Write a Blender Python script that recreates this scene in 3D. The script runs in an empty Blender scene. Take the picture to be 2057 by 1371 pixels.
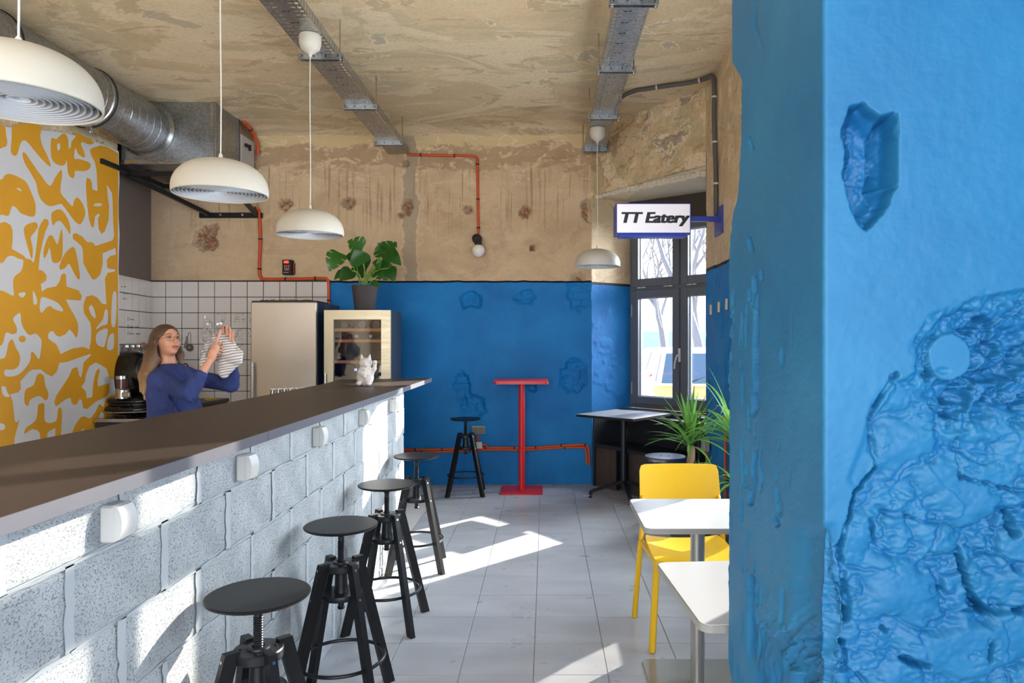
import bpy, bmesh, math, random
import numpy as np
from mathutils import Vector, Matrix, Euler
from mathutils.geometry import tessellate_polygon

random.seed(7); np.random.seed(7)
SC = bpy.context.scene
COL = SC.collection
PI = math.pi

# ------------------------------------------------------------------ camera, light, exposure
FPX, VX, VY, CAMZ = 1414.0, 1096.0, 685.5, 1.5
cam_d = bpy.data.cameras.new('camera')
cam = bpy.data.objects.new('camera', cam_d); COL.objects.link(cam)
cam_d.sensor_width = 36.0; cam_d.lens = 36.0*FPX/2057.0
cam_d.shift_x = -(VX-1028.5)/2057.0; cam_d.shift_y = 0.0
cam_d.clip_start = 0.05; cam_d.clip_end = 400
cam.location = (0, 0, CAMZ); cam.rotation_euler = (PI/2, 0, 0)
SC.camera = cam
SC.view_settings.view_transform = 'Standard'
SC.view_settings.look = 'None'
SC.view_settings.gamma = 1.0
SC.view_settings.use_curve_mapping = False
SC.view_settings.exposure = 0.72

wd = bpy.data.worlds.new('sky'); SC.world = wd; wd.use_nodes = True
nt = wd.node_tree; nt.nodes.clear()
wo = nt.nodes.new('ShaderNodeOutputWorld'); bg = nt.nodes.new('ShaderNodeBackground')
tc = nt.nodes.new('ShaderNodeTexCoord'); sx = nt.nodes.new('ShaderNodeSeparateXYZ')
cr = nt.nodes.new('ShaderNodeValToRGB')
nt.links.new(tc.outputs['Generated'], sx.inputs[0]); nt.links.new(sx.outputs['Z'], cr.inputs[0])
cr.color_ramp.elements[0].position = 0.0; cr.color_ramp.elements[0].color = (0.95, 0.97, 1.0, 1)
cr.color_ramp.elements[1].position = 0.7; cr.color_ramp.elements[1].color = (0.42, 0.62, 0.95, 1)
nt.links.new(cr.outputs[0], bg.inputs[0]); bg.inputs[1].default_value = 3.2
nt.links.new(bg.outputs[0], wo.inputs[0])

SUNV = Vector((1.0, 1.0, 0.58)).normalized()
sd = bpy.data.lights.new('sun', 'SUN'); sd.energy = 17.0; sd.angle = math.radians(0.6); sd.color = (1.0, 0.93, 0.82)
so = bpy.data.objects.new('sun', sd); COL.objects.link(so)
so.rotation_euler = SUNV.to_track_quat('Z', 'Y').to_euler(); so.location = (6, 12, 6)

def area(name, loc, direction, sx_, sy_, e, col):
    d = bpy.data.lights.new(name, 'AREA'); d.shape = 'RECTANGLE'; d.size = sx_; d.size_y = sy_; d.energy = e; d.color = col
    o = bpy.data.objects.new(name, d); COL.objects.link(o); o.location = loc
    o.rotation_euler = (-Vector(direction)).to_track_quat('Z', 'Y').to_euler()
    return o
# fill lamps added behind the camera; side window lamp stands for its daylight
area('back_opening_fill', (-1.6, -2.85, 1.7), (-0.15, 1, 0.25), 4.2, 2.6, 85, (0.88, 0.94, 1.0))  # added fill lamp in an invented opening behind the camera
area('rear_right_fill', (1.60, -1.3, 1.8), (-1, 0.5, 0.15), 1.5, 2.2, 34, (0.92, 0.95, 1.0))  # added fill lamp, set in a wall opening made for it
area('side_window_daylight', (1.85, 3.9, 1.85), (-1, 0, 0.35), 2.0, 2.2, 66, (0.80, 0.90, 1.0))

area('corner_window_fill', (3.1, 8.4, 3.1), (-1, -0.65, -0.55), 2.0, 2.2, 620, (0.80, 0.90, 1.0))  # unseen lamp added outside to brighten the far floor and corner

# ------------------------------------------------------------------ helpers
def PX(x, y, Y):
    "photograph point at depth Y"
    return Vector(((x-VX)*Y/FPX, Y, CAMZ-(y-VY)*Y/FPX))

class MB:
    def __init__(s): s.v = []; s.f = []
    def add(s, vs, fs):
        b = len(s.v); s.v += [tuple(v) for v in vs]; s.f += [tuple(i+b for i in f) for f in fs]; return s
    def box(s, c, d, rz=0, M=None, bev=0.0):
        x, y, z = d[0]/2, d[1]/2, d[2]/2
        if bev > 0:
            b = min(bev, x*.9, y*.9, z*.9); vs = []; 
            for sx_ in (-1, 1):
                for sy_ in (-1, 1):
                    for sz in (-1, 1):
                        vs += [(sx_*x, sy_*(y-b), sz*(z-b)), (sx_*(x-b), sy_*y, sz*(z-b)), (sx_*(x-b), sy_*(y-b), sz*z)]
            bm = bmesh.new()
            for v in vs: bm.verts.new(v)
            bmesh.ops.convex_hull(bm, input=bm.verts[:])
            bm.verts.ensure_lookup_table(); bm.verts.index_update()
            vs = [v.co.copy() for v in bm.verts]; fs = [[v.index for v in f.verts] for f in bm.faces]; bm.free()
        else:
            vs = [Vector((i*x, j*y, k*z)) for i in (-1, 1) for j in (-1, 1) for k in (-1, 1)]
            fs = [(0, 1, 3, 2), (4, 6, 7, 5), (0, 4, 5, 1), (2, 3, 7, 6), (0, 2, 6, 4), (1, 5, 7, 3)]
        R = M if M is not None else Matrix.Rotation(rz, 3, 'Z')
        return s.add([R @ v + Vector(c) for v in vs], fs)
    def bar(s, a, b, w, h, up=(0, 0, 1), bev=0):
        a = Vector(a); b = Vector(b); d = (b-a); L = d.length; d.normalize()
        sd_ = d.cross(Vector(up)); 
        if sd_.length < 1e-4: sd_ = d.cross(Vector((0, 1, 0)))
        sd_.normalize(); u = sd_.cross(d)
        M = Matrix((sd_, d, u)).transposed()
        return s.box((a+b)/2, (w, L, h), M=M, bev=bev)
    def tube(s, pts, r, n=10, cap=True, rs=None):
        pts = [Vector(p) for p in pts]; m = len(pts); rings = []; nrm = None
        for i, p in enumerate(pts):
            t = (pts[min(i+1, m-1)]-pts[max(i-1, 0)]); 
            if t.length < 1e-9: t = Vector((0, 0, 1))
            t.normalize()
            if nrm is None:
                nrm = t.orthogonal().normalized()
            else:
                nrm = nrm - t*nrm.dot(t); 
                if nrm.length < 1e-6: nrm = t.orthogonal()
                nrm.normalize()
            bn = t.cross(nrm); rr = rs[i] if rs else r
            rings.append([p + (nrm*math.cos(2*PI*k/n)+bn*math.sin(2*PI*k/n))*rr for k in range(n)])
        vs = [v for g in rings for v in g]; fs = []
        for i in range(m-1):
            for k in range(n):
                a = i*n+k; b = i*n+(k+1) % n; fs.append((a, b, b+n, a+n))
        if cap: fs += [tuple(range(n-1, -1, -1)), tuple(range((m-1)*n, m*n))]
        return s.add(vs, fs)
    def cyl(s, a, b, r, n=16, r2=None):
        return s.tube([a, b], r, n, rs=[r, r if r2 is None else r2])
    def lathe(s, c, prof, n=32, M=None, cap=False):
        c = Vector(c); vs = []; fs = []; m = len(prof)
        for (r, z) in prof:
            for k in range(n):
                v = Vector((r*math.cos(2*PI*k/n), r*math.sin(2*PI*k/n), z))
                vs.append((M @ v if M is not None else v)+c)
        for i in range(m-1):
            for k in range(n):
                a = i*n+k; b = i*n+(k+1) % n; fs.append((a, b, b+n, a+n))
        if cap: fs += [tuple(range(n-1, -1, -1)), tuple(range((m-1)*n, m*n))]
        return s.add(vs, fs)
    def torus(s, c, R, r, n=40, m=8, M=None):
        c = Vector(c); vs = []; fs = []
        for i in range(n):
            for j in range(m):
                a = 2*PI*i/n; b = 2*PI*j/m
                v = Vector(((R+r*math.cos(b))*math.cos(a), (R+r*math.cos(b))*math.sin(a), r*math.sin(b)))
                vs.append((M @ v if M is not None else v)+c)
        for i in range(n):
            for j in range(m):
                fs.append((i*m+j, ((i+1) % n)*m+j, ((i+1) % n)*m+(j+1) % m, i*m+(j+1) % m))
        return s.add(vs, fs)
    def sphere(s, c, r, n=16, m=10, sc=(1, 1, 1), M=None):
        prof = []
        c = Vector(c); vs = []; fs = []
        for j in range(m+1):
            b = -PI/2+PI*j/m
            for k in range(n):
                v = Vector((r*sc[0]*math.cos(b)*math.cos(2*PI*k/n), r*sc[1]*math.cos(b)*math.sin(2*PI*k/n), r*sc[2]*math.sin(b)))
                vs.append((M @ v if M is not None else v)+c)
        for i in range(m):
            for k in range(n):
                a = i*n+k; b = i*n+(k+1) % n; fs.append((a, b, b+n, a+n))
        return s.add(vs, fs)
    def prism(s, poly, z0, z1, M=None, T=(0, 0, 0)):
        "poly: list of 2-d points (ccw), extruded along local z"
        T = Vector(T); n = len(poly)
        vs = [Vector((p[0], p[1], z0)) for p in poly]+[Vector((p[0], p[1], z1)) for p in poly]
        tri = tessellate_polygon([[Vector((p[0], p[1], 0)) for p in poly]])
        fs = [tuple(t) for t in tri]+[tuple(i+n for i in reversed(t)) for t in tri]
        # orientation
        def area2(t): a, b, c = [poly[i] for i in t]; return (b[0]-a[0])*(c[1]-a[1])-(c[0]-a[0])*(b[1]-a[1])
        fs = []
        for t in tri:
            t = tuple(t)
            if area2(t) < 0: t = t[::-1]
            fs.append(t[::-1]); fs.append(tuple(i+n for i in t))
        A = sum(poly[i][0]*poly[(i+1) % n][1]-poly[(i+1) % n][0]*poly[i][1] for i in range(n))
        for i in range(n):
            j = (i+1) % n
            fs.append((i, j, j+n, i+n) if A > 0 else (i, i+n, j+n, j))
        if M is not None: vs = [M @ v for v in vs]
        return s.add([v+T for v in vs], fs)
    def mesh(s, name, smooth=35):
        me = bpy.data.meshes.new(name); me.from_pydata(s.v, [], s.f); me.update()
        if smooth:
            me.shade_smooth(); me.set_sharp_from_angle(angle=math.radians(smooth))
        return me
    def obj(s, name, mat, parent=None, smooth=35, **kw):
        return link(name, s.mesh(name, smooth), mat, parent, **kw)

def link(name, me, mat, parent=None, loc=None, label=None, cat=None, group=None, kind=None):
    o = bpy.data.objects.new(name, me); COL.objects.link(o)
    if mat is not None and me is not None and len(me.materials) == 0: me.materials.append(mat)
    if parent is not None:
        o.parent = parent
        o.matrix_parent_inverse = parent_world(parent).inverted()
    if loc is not None: o.location = loc
    return tag(o, label, cat, group, kind)

def parent_world(p):
    M = p.matrix_basis.copy()
    if p.parent is not None: M = parent_world(p.parent) @ p.matrix_parent_inverse @ M
    return M

def tag(o, label=None, cat=None, group=None, kind=None):
    if label: o['label'] = label
    if cat: o['category'] = cat
    if group: o['group'] = group
    if kind: o['kind'] = kind
    return o

def thing(name, label, cat, loc=(0, 0, 0), rz=0, group=None, kind=None):
    o = bpy.data.objects.new(name, None); COL.objects.link(o)
    o.empty_display_size = 0.1; o.location = loc; o.rotation_euler = (0, 0, rz)
    return tag(o, label, cat, group, kind)

def local(name, mb, mat, parent, smooth=35, **kw):
    "mesh given in the parent's own coordinates"
    o = mb.obj(name, mat, None, smooth, **kw); o.parent = parent; return o

def dup(root, loc, rz=0, label=None, group=None, scale=None):
    r = root.copy(); COL.objects.link(r); r.location = loc; r.rotation_euler = (0, 0, rz)
    if scale: r.scale = (scale,)*3
    if label: r['label'] = label
    if group: r['group'] = group
    def rec(src, dst):
        for ch in list(src.children):
            c = ch.copy(); COL.objects.link(c); c.parent = dst; rec(ch, c)
    rec(root, r)
    return r

def smooth_path(pts, k=6, closed=False):
    P = [Vector(p) for p in pts]; n = len(P); out = []
    rng = range(n) if closed else range(n-1)
    for i in rng:
        if closed: p0, p1, p2, p3 = P[(i-1) % n], P[i], P[(i+1) % n], P[(i+2) % n]
        else: p0, p1, p2, p3 = P[max(i-1, 0)], P[i], P[i+1], P[min(i+2, n-1)]
        for j in range(k):
            t = j/k
            out.append(0.5*((2*p1)+(-p0+p2)*t+(2*p0-5*p1+4*p2-p3)*t*t+(-p0+3*p1-3*p2+p3)*t**3))
    if not closed: out.append(P[-1])
    return out

def round_poly(w, d, r, k=5):
    out = []
    for cx, cy, a0 in ((w/2-r, d/2-r, 0), (-w/2+r, d/2-r, PI/2), (-w/2+r, -d/2+r, PI), (w/2-r, -d/2+r, 1.5*PI)):
        for i in range(k+1):
            a = a0+PI/2*i/k; out.append((cx+r*math.cos(a), cy+r*math.sin(a)))
    return out

# ---- numpy noise
def _hash(ix, iy, seed):
    h = (ix.astype(np.int64)*374761393+iy.astype(np.int64)*668265263+seed*1442695041) & 0x7fffffff
    h = ((h ^ (h >> 13))*1274126177) & 0x7fffffff
    h = (h ^ (h >> 16)) & 0xffffff
    return h/float(0xffffff)
def vnoise(x, y, seed=0):
    ix = np.floor(x); iy = np.floor(y); fx = x-ix; fy = y-iy
    fx = fx*fx*(3-2*fx); fy = fy*fy*(3-2*fy)
    a = _hash(ix, iy, seed); b = _hash(ix+1, iy, seed); c = _hash(ix, iy+1, seed); d = _hash(ix+1, iy+1, seed)
    return (a*(1-fx)+b*fx)*(1-fy)+(c*(1-fx)+d*fx)*fy
def fbm(x, y, seed=0, oct=4, g=0.5):
    s = 0; a = 1; t = 0
    for i in range(oct):
        s = s+a*vnoise(x*2**i, y*2**i, seed+i*17); t += a; a *= g
    return s/t
def voronoi(x, y, seed=0):
    ix = np.floor(x); iy = np.floor(y); f1 = np.full(x.shape, 9.0); f2 = np.full(x.shape, 9.0); cid = np.zeros(x.shape)
    for dx in (-1, 0, 1):
        for dy in (-1, 0, 1):
            cx = ix+dx; cy = iy+dy
            px = cx+0.15+0.7*_hash(cx, cy, seed); py = cy+0.15+0.7*_hash(cx, cy, seed+5)
            d = np.hypot(px-x, py-y); h = _hash(cx, cy, seed+9)
            nf1 = np.minimum(f1, d); f2 = np.where(d < f1, f1, np.minimum(f2, d)); cid = np.where(d < f1, h, cid); f1 = nf1
    return f1, f2, cid
def sstep(a, b, x):
    t = np.clip((x-a)/(b-a), 0, 1); return t*t*(3-2*t)
def in_poly(poly, x, y):
    "signed-ish distance (positive inside) to polygon"
    inside = np.zeros(x.shape, bool); dist = np.full(x.shape, 1e9); n = len(poly)
    for i in range(n):
        x1, y1 = poly[i]; x2, y2 = poly[(i+1) % n]
        if y1 != y2:
            c = ((y1 > y) != (y2 > y)) & (x < (x2-x1)*(y-y1)/(y2-y1)+x1); inside ^= c
        L2 = (x2-x1)**2+(y2-y1)**2+1e-12
        t = np.clip(((x-x1)*(x2-x1)+(y-y1)*(y2-y1))/L2, 0, 1)
        dist = np.minimum(dist, np.hypot(x-(x1+t*(x2-x1)), y-(y1+t*(y2-y1))))
    return np.where(inside, dist, -dist)
def line_dist(pl, x, y):
    dist = np.full(x.shape, 1e9)
    for (x1, y1), (x2, y2) in zip(pl[:-1], pl[1:]):
        L2 = (x2-x1)**2+(y2-y1)**2+1e-12
        t = np.clip(((x-x1)*(x2-x1)+(y-y1)*(y2-y1))/L2, 0, 1)
        dist = np.minimum(dist, np.hypot(x-(x1+t*(x2-x1)), y-(y1+t*(y2-y1))))
    return dist

def grid_mesh(name, P, attrs=None, flip=False):
    "P: (rows, cols, 3) array"
    R, C = P.shape[:2]
    idx = np.arange(R*C).reshape(R, C)
    q = np.stack([idx[:-1, :-1], idx[:-1, 1:], idx[1:, 1:], idx[1:, :-1]], -1).reshape(-1, 4)
    if flip: q = q[:, ::-1]
    me = bpy.data.meshes.new(name)
    me.vertices.add(R*C); me.vertices.foreach_set('co', P.reshape(-1).astype(np.float32))
    me.loops.add(q.size); me.loops.foreach_set('vertex_index', q.reshape(-1).astype(np.int32))
    me.polygons.add(len(q)); me.polygons.foreach_set('loop_start', np.arange(0, q.size, 4, dtype=np.int32))
    me.update(calc_edges=True)
    for k, a in (attrs or {}).items():
        at = me.attributes.new(k, 'FLOAT', 'POINT'); at.data.foreach_set('value', np.asarray(a, np.float32).reshape(-1))
    me.shade_smooth()
    return me

# ---- signed distance bodies -> one continuous mesh (surface nets)
class Field:
    def __init__(s, lo, hi, res):
        s.lo = np.array(lo, np.float32); s.res = res
        s.n = np.ceil((np.array(hi)-np.array(lo))/res).astype(int)+1
        s.d = np.full(tuple(s.n), 0.2, np.float32)
    def _sub(s, lo, hi, pad):
        a = np.maximum(((np.array(lo)-pad-s.lo)/s.res).astype(int), 0)
        b = np.minimum(((np.array(hi)+pad-s.lo)/s.res).astype(int)+2, s.n)
        if np.any(b <= a): return None
        ax = [s.lo[i]+s.res*np.arange(a[i], b[i], dtype=np.float32) for i in range(3)]
        X, Y, Z = np.meshgrid(*ax, indexing='ij', sparse=True)
        return (slice(a[0], b[0]), slice(a[1], b[1]), slice(a[2], b[2])), X, Y, Z
    def _mix(s, sl, d, k, sub):
        o = s.d[sl]
        if sub:
            h = np.clip(0.5-0.5*(o+d)/k, 0, 1); s.d[sl] = o*(1-h)+(-d)*h+k*h*(1-h)
        else:
            h = np.clip(0.5+0.5*(o-d)/k, 0, 1); s.d[sl] = o*(1-h)+d*h-k*h*(1-h)
    def cap(s, a, b, ra, rb=None, k=0.01, sub=False):
        rb = ra if rb is None else rb
        a = np.array(a, np.float32); b = np.array(b, np.float32); m = max(ra, rb)
        q = s._sub(np.minimum(a, b)-m, np.maximum(a, b)+m, k*1.5+s.res*3)
        if q is None: return
        sl, X, Y, Z = q; ab = b-a; L = float(ab @ ab)+1e-9
        t = np.clip(((X-a[0])*ab[0]+(Y-a[1])*ab[1]+(Z-a[2])*ab[2])/L, 0, 1)
        d = np.sqrt((X-a[0]-t*ab[0])**2+(Y-a[1]-t*ab[1])**2+(Z-a[2]-t*ab[2])**2)-(ra+(rb-ra)*t)
        s._mix(sl, d, k, sub)
    def ell(s, c, r, M=None, k=0.01, sub=False):
        c = np.array(c, np.float32); m = max(r)
        q = s._sub(c-m, c+m, k*1.5+s.res*3)
        if q is None: return
        sl, X, Y, Z = q; x, y, z = X-c[0], Y-c[1], Z-c[2]
        if M is not None:
            M = np.array(M, np.float32)      # columns = local axes
            x, y, z = (x*M[0, 0]+y*M[1, 0]+z*M[2, 0], x*M[0, 1]+y*M[1, 1]+z*M[2, 1], x*M[0, 2]+y*M[1, 2]+z*M[2, 2])
        k0 = np.sqrt((x/r[0])**2+(y/r[1])**2+(z/r[2])**2)
        k1 = np.sqrt((x/r[0]**2)**2+(y/r[1]**2)**2+(z/r[2]**2)**2)+1e-6
        s._mix(sl, k0*(k0-1)/k1, k, sub)
    def chain(s, pts, rs, k=0.01):
        for i in range(len(pts)-1): s.cap(pts[i], pts[i+1], rs[i], rs[i+1], k)
    def mesh(s, name, relax=2):
        d = s.d; ins = d < 0; n = d.shape
        c = np.zeros((n[0]-1, n[1]-1, n[2]-1), np.int8)
        for i in (0, 1):
            for j in (0, 1):
                for k in (0, 1):
                    c += ins[i:n[0]-1+i, j:n[1]-1+j, k:n[2]-1+k]
        act = np.argwhere((c > 0) & (c < 8)); 
        idx = np.full(c.shape, -1, np.int32); idx[act[:, 0], act[:, 1], act[:, 2]] = np.arange(len(act))
        acc = np.zeros((len(act), 3), np.float32); cnt = np.zeros(len(act), np.float32)
        cor = [(i, j, k) for i in (0, 1) for j in (0, 1) for k in (0, 1)]
        for a in cor:
            for ax in range(3):
                if a[ax] == 0:
                    b = list(a); b[ax] = 1
                    da = d[act[:, 0]+a[0], act[:, 1]+a[1], act[:, 2]+a[2]]; db = d[act[:, 0]+b[0], act[:, 1]+b[1], act[:, 2]+b[2]]
                    x = (da < 0) != (db < 0); t = np.where(x, da/(da-db+1e-12), 0)
                    p = np.tile(np.array(a, np.float32), (len(act), 1)); p[:, ax] += t
                    acc[x] += p[x]; cnt[x] += 1
        P = (act+acc/np.maximum(cnt, 1)[:, None])*s.res+s.lo
        faces = []
        for ax in range(3):
            u, v = (ax+1) % 3, (ax+2) % 3
            sl0 = [slice(None)]*3; sl1 = [slice(None)]*3; sl0[ax] = slice(0, -1); sl1[ax] = slice(1, None)
            for q in (u, v): sl0[q] = slice(1, -1); sl1[q] = slice(1, -1)
            A = ins[tuple(sl0)]; B = ins[tuple(sl1)]
            for flip, msk in ((False, A & ~B), (True, ~A & B)):
                e = np.argwhere(msk)
                if len(e) == 0: continue
                e[:, u] += 1; e[:, v] += 1
                def g(du, dv):
                    w = e.copy(); w[:, u] += du; w[:, v] += dv; return idx[w[:, 0], w[:, 1], w[:, 2]]
                f = np.stack([g(-1, -1), g(0, -1), g(0, 0), g(-1, 0)], 1)
                faces.append(f[:, ::-1] if flip else f)
        F = np.concatenate(faces); F = F[(F >= 0).all(1)]
        for _ in range(relax):
            S = np.zeros_like(P); C = np.zeros(len(P), np.float32)
            for a, b in ((0, 1), (1, 2), (2, 3), (3, 0)):
                np.add.at(S, F[:, a], P[F[:, b]]); np.add.at(C, F[:, a], 1)
                np.add.at(S, F[:, b], P[F[:, a]]); np.add.at(C, F[:, b], 1)
            P = 0.5*P+0.5*S/np.maximum(C, 1)[:, None]
        me = bpy.data.meshes.new(name)
        me.vertices.add(len(P)); me.vertices.foreach_set('co', P.reshape(-1).astype(np.float32))
        me.loops.add(F.size); me.loops.foreach_set('vertex_index', F.reshape(-1).astype(np.int32))
        me.polygons.add(len(F)); me.polygons.foreach_set('loop_start', np.arange(0, F.size, 4, dtype=np.int32))
        me.update(calc_edges=True); me.shade_smooth()
        return me

# ------------------------------------------------------------------ materials
def srgb(r, g, b):
    f = lambda c: (c/255/12.92) if c/255 <= 0.04045 else ((c/255+0.055)/1.055)**2.4
    return (f(r), f(g), f(b), 1)
class NT:
    def __init__(s, name):
        s.m = bpy.data.materials.new(name); s.m.use_nodes = True; s.t = s.m.node_tree; s.t.nodes.clear()
        s.out = s.n('ShaderNodeOutputMaterial'); s.p = s.n('ShaderNodeBsdfPrincipled'); s.l(s.p.outputs[0], s.out.inputs[0])
        s.tc = s.n('ShaderNodeTexCoord').outputs['Object']
    def n(s, t, **kw):
        nd = s.t.nodes.new(t)
        for k, v in kw.items(): setattr(nd, k, v)
        return nd
    def l(s, a, b): s.t.links.new(a, b)
    def mapv(s, scale=(1, 1, 1), rot=(0, 0, 0), src=None):
        m = s.n('ShaderNodeMapping'); m.inputs['Scale'].default_value = scale; m.inputs['Rotation'].default_value = rot
        s.l(src or s.tc, m.inputs[0]); return m.outputs[0]
    def noise(s, scale, detail=4, rough=0.5, dist=0.0, vec=None, out='Fac'):
        n = s.n('ShaderNodeTexNoise'); n.inputs['Scale'].default_value = scale; n.inputs['Detail'].default_value = detail
        n.inputs['Roughness'].default_value = rough; n.inputs['Distortion'].default_value = dist
        s.l(vec or s.tc, n.inputs['Vector']); return n.outputs[out]
    def vor(s, scale, feature='F1', vec=None, out='Distance'):
        n = s.n('ShaderNodeTexVoronoi'); n.feature = feature; n.inputs['Scale'].default_value = scale
        s.l(vec or s.tc, n.inputs['Vector']); return n.outputs[out]
    def ramp(s, fac, stops):
        r = s.n('ShaderNodeValToRGB'); e = r.color_ramp.elements
        while len(e) < len(stops): e.new(0.5)
        for i, (p, c) in enumerate(stops):
            e[i].position = p; e[i].color = c if hasattr(c, '__len__') else (c, c, c, 1)
        s.l(fac, r.inputs[0]); return r.outputs[0]
    def math(s, op, a, b=None, clamp=False):
        m = s.n('ShaderNodeMath'); m.operation = op; m.use_clamp = clamp
        for i, x in enumerate((a, b)):
            if x is None: continue
            if isinstance(x, (int, float)): m.inputs[i].default_value = x
            else: s.l(x, m.inputs[i])
        return m.outputs[0]
    def mix(s, fac, a, b):
        m = s.n('ShaderNodeMix'); m.data_type = 'RGBA'
        for i, x in ((0, fac), (6, a), (7, b)):
            if isinstance(x, (int, float)): m.inputs[i].default_value = x
            elif isinstance(x, tuple): m.inputs[i].default_value = x
            else: s.l(x, m.inputs[i])
        return m.outputs[2]
    def attr(s, name):
        a = s.n('ShaderNodeAttribute'); a.attribute_name = name; return a.outputs['Fac']
    def sep(s, src=None):
        x = s.n('ShaderNodeSeparateXYZ'); s.l(src or s.tc, x.inputs[0]); return x.outputs
    def col(s, c):
        if isinstance(c, tuple): s.p.inputs['Base Color'].default_value = c
        else: s.l(c, s.p.inputs['Base Color'])
    def rough(s, r):
        if isinstance(r, (int, float)): s.p.inputs['Roughness'].default_value = r
        else: s.l(r, s.p.inputs['Roughness'])
    def bump(s, h, strength=0.3, dist=0.01):
        b = s.n('ShaderNodeBump'); b.inputs['Strength'].default_value = strength; b.inputs['Distance'].default_value = dist
        s.l(h, b.inputs['Height']); s.l(b.outputs[0], s.p.inputs['Normal'])

def simple(name, c, rough=0.5, metal=0.0, var=0.06, scale=8, bump=0.0, bscale=60, emit=None, es=0, spec=None):
    t = NT(name)
    n = t.noise(scale, 3); a = tuple(min(1, x*(1+var)) for x in c[:3])+(1,); b = tuple(x*(1-var) for x in c[:3])+(1,)
    t.col(t.mix(n, b, a)); t.rough(rough); t.p.inputs['Metallic'].default_value = metal
    if bump: t.bump(t.noise(bscale, 3), bump, 0.004)
    if emit: t.p.inputs['Emission Color'].default_value = emit; t.p.inputs['Emission Strength'].default_value = es
    if spec is not None: t.p.inputs['Specular IOR Level'].default_value = spec
    return t.m

def glass_mat(name, tint=(1, 1, 1, 1), gloss=0.1, rough=0.02, fres=0.6):
    t = NT(name); t.t.nodes.remove(t.p)
    tr = t.n('ShaderNodeBsdfTransparent'); tr.inputs[0].default_value = tint
    gl = t.n('ShaderNodeBsdfGlossy'); gl.inputs['Roughness'].default_value = rough
    lw = t.n('ShaderNodeLayerWeight'); lw.inputs[0].default_value = 0.35
    f = t.math('ADD', t.math('MULTIPLY', lw.outputs['Fresnel'], fres), gloss*0.4, True)
    mx = t.n('ShaderNodeMixShader'); t.l(f, mx.inputs[0]); t.l(tr.outputs[0], mx.inputs[1]); t.l(gl.outputs[0], mx.inputs[2])
    t.l(mx.outputs[0], t.out.inputs[0]); return t.m

M = {}
# plaster colours shared by ceiling and walls
def plaster_color(t, sc=1.0, flakes=1.0):
    v = t.mapv((sc*0.62, sc*1.0, sc*1.3))
    c = t.ramp(t.noise(1.3, 5, 0.6, 0.8, v), [(0.35, srgb(196, 166, 126)), (0.5, srgb(214, 186, 146)), (0.65, srgb(200, 184, 144))])
    g = t.ramp(t.noise(1.9, 7, 0.62, 1.5, t.mapv((sc*0.5, sc*1.25, sc*1.4), (0.2, 0.4, 0.4))), [(0.50, 0.0), (0.58, 1.0)])
    c = t.mix(t.math('MULTIPLY', g, 0.7*flakes), c, srgb(182, 166, 130))
    p = t.noise(1.7, 8, 0.60, 1.4, t.mapv((sc*0.55, sc*1.0, sc*1.3), (0.1, 0.0, 0.5)))
    c = t.mix(t.math('MULTIPLY', t.ramp(p, [(0.51, 0.0), (0.535, 1.0)]), 0.6*flakes), c, srgb(238, 216, 180))
    br = t.noise(2.3, 9, 0.68, 2.0, t.mapv((sc*0.6, sc*1.2, sc*1.1), (1.2, 0.3, 0.2)))
    c = t.mix(t.math('MULTIPLY', t.ramp(br, [(0.575, 0.0), (0.595, 1.0)]), 0.6*flakes), c, srgb(158, 128, 94))
    li = t.noise(1.5, 6, 0.6, 1.0, t.mapv((sc, sc*1.5, sc*1.5), (0.7, 1.3, 0.1)))
    c = t.mix(t.math('MULTIPLY', t.ramp(li, [(0.63, 0.0), (0.645, 1.0)]), 0.7*flakes), c, srgb(160, 146, 134))
    rim = t.ramp(t.math('ABSOLUTE', t.math('SUBTRACT', li, 0.625)), [(0.0, 1.0), (0.012, 0.0)])
    c = t.mix(t.math('MULTIPLY', rim, 0.85*flakes), c, srgb(244, 228, 196))
    rim = t.ramp(t.math('ABSOLUTE', t.math('SUBTRACT', br, 0.572)), [(0.0, 1.0), (0.008, 0.0)])
    c = t.mix(t.math('MULTIPLY', rim, 0.65*flakes), c, srgb(244, 226, 192))
    fine = t.noise(38, 6, 0.72)
    c = t.mix(t.math('MULTIPLY', t.ramp(fine, [(0.36, 1.0), (0.5, 0.0)]), 0.3), c, srgb(128, 102, 74))
    return c, fine, p

def blue_color(t):
    n = t.noise(2.2, 5, 0.6, 0.5)
    c = t.ramp(n, [(0.3, srgb(6, 104, 172)), (0.7, srgb(16, 126, 196))])
    sp = t.ramp(t.noise(60, 4, 0.7), [(0.70, 0.0), (0.76, 1.0)])
    return t.mix(t.math('MULTIPLY', sp, 0.5), c, srgb(4, 60, 104))

def plaster_mat():
    t = NT('bare_plaster'); c, fine, e = plaster_color(t)
    t.col(c); t.rough(0.9); h = t.math('ADD', t.math('MULTIPLY', e, 2.0), fine); t.bump(h, 0.5, 0.012); return t.m
M['plaster'] = plaster_mat()

def ceil_mat():
    t = NT('flaking_ceiling'); c, fine, e = plaster_color(t, 0.9)
    c = t.mix(0.25, c, srgb(246, 222, 180))
    t.col(c); t.rough(0.9); t.bump(t.math('ADD', t.math('MULTIPLY', e, 2.0), fine), 0.5, 0.012); return t.m
M['ceiling'] = ceil_mat()

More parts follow.
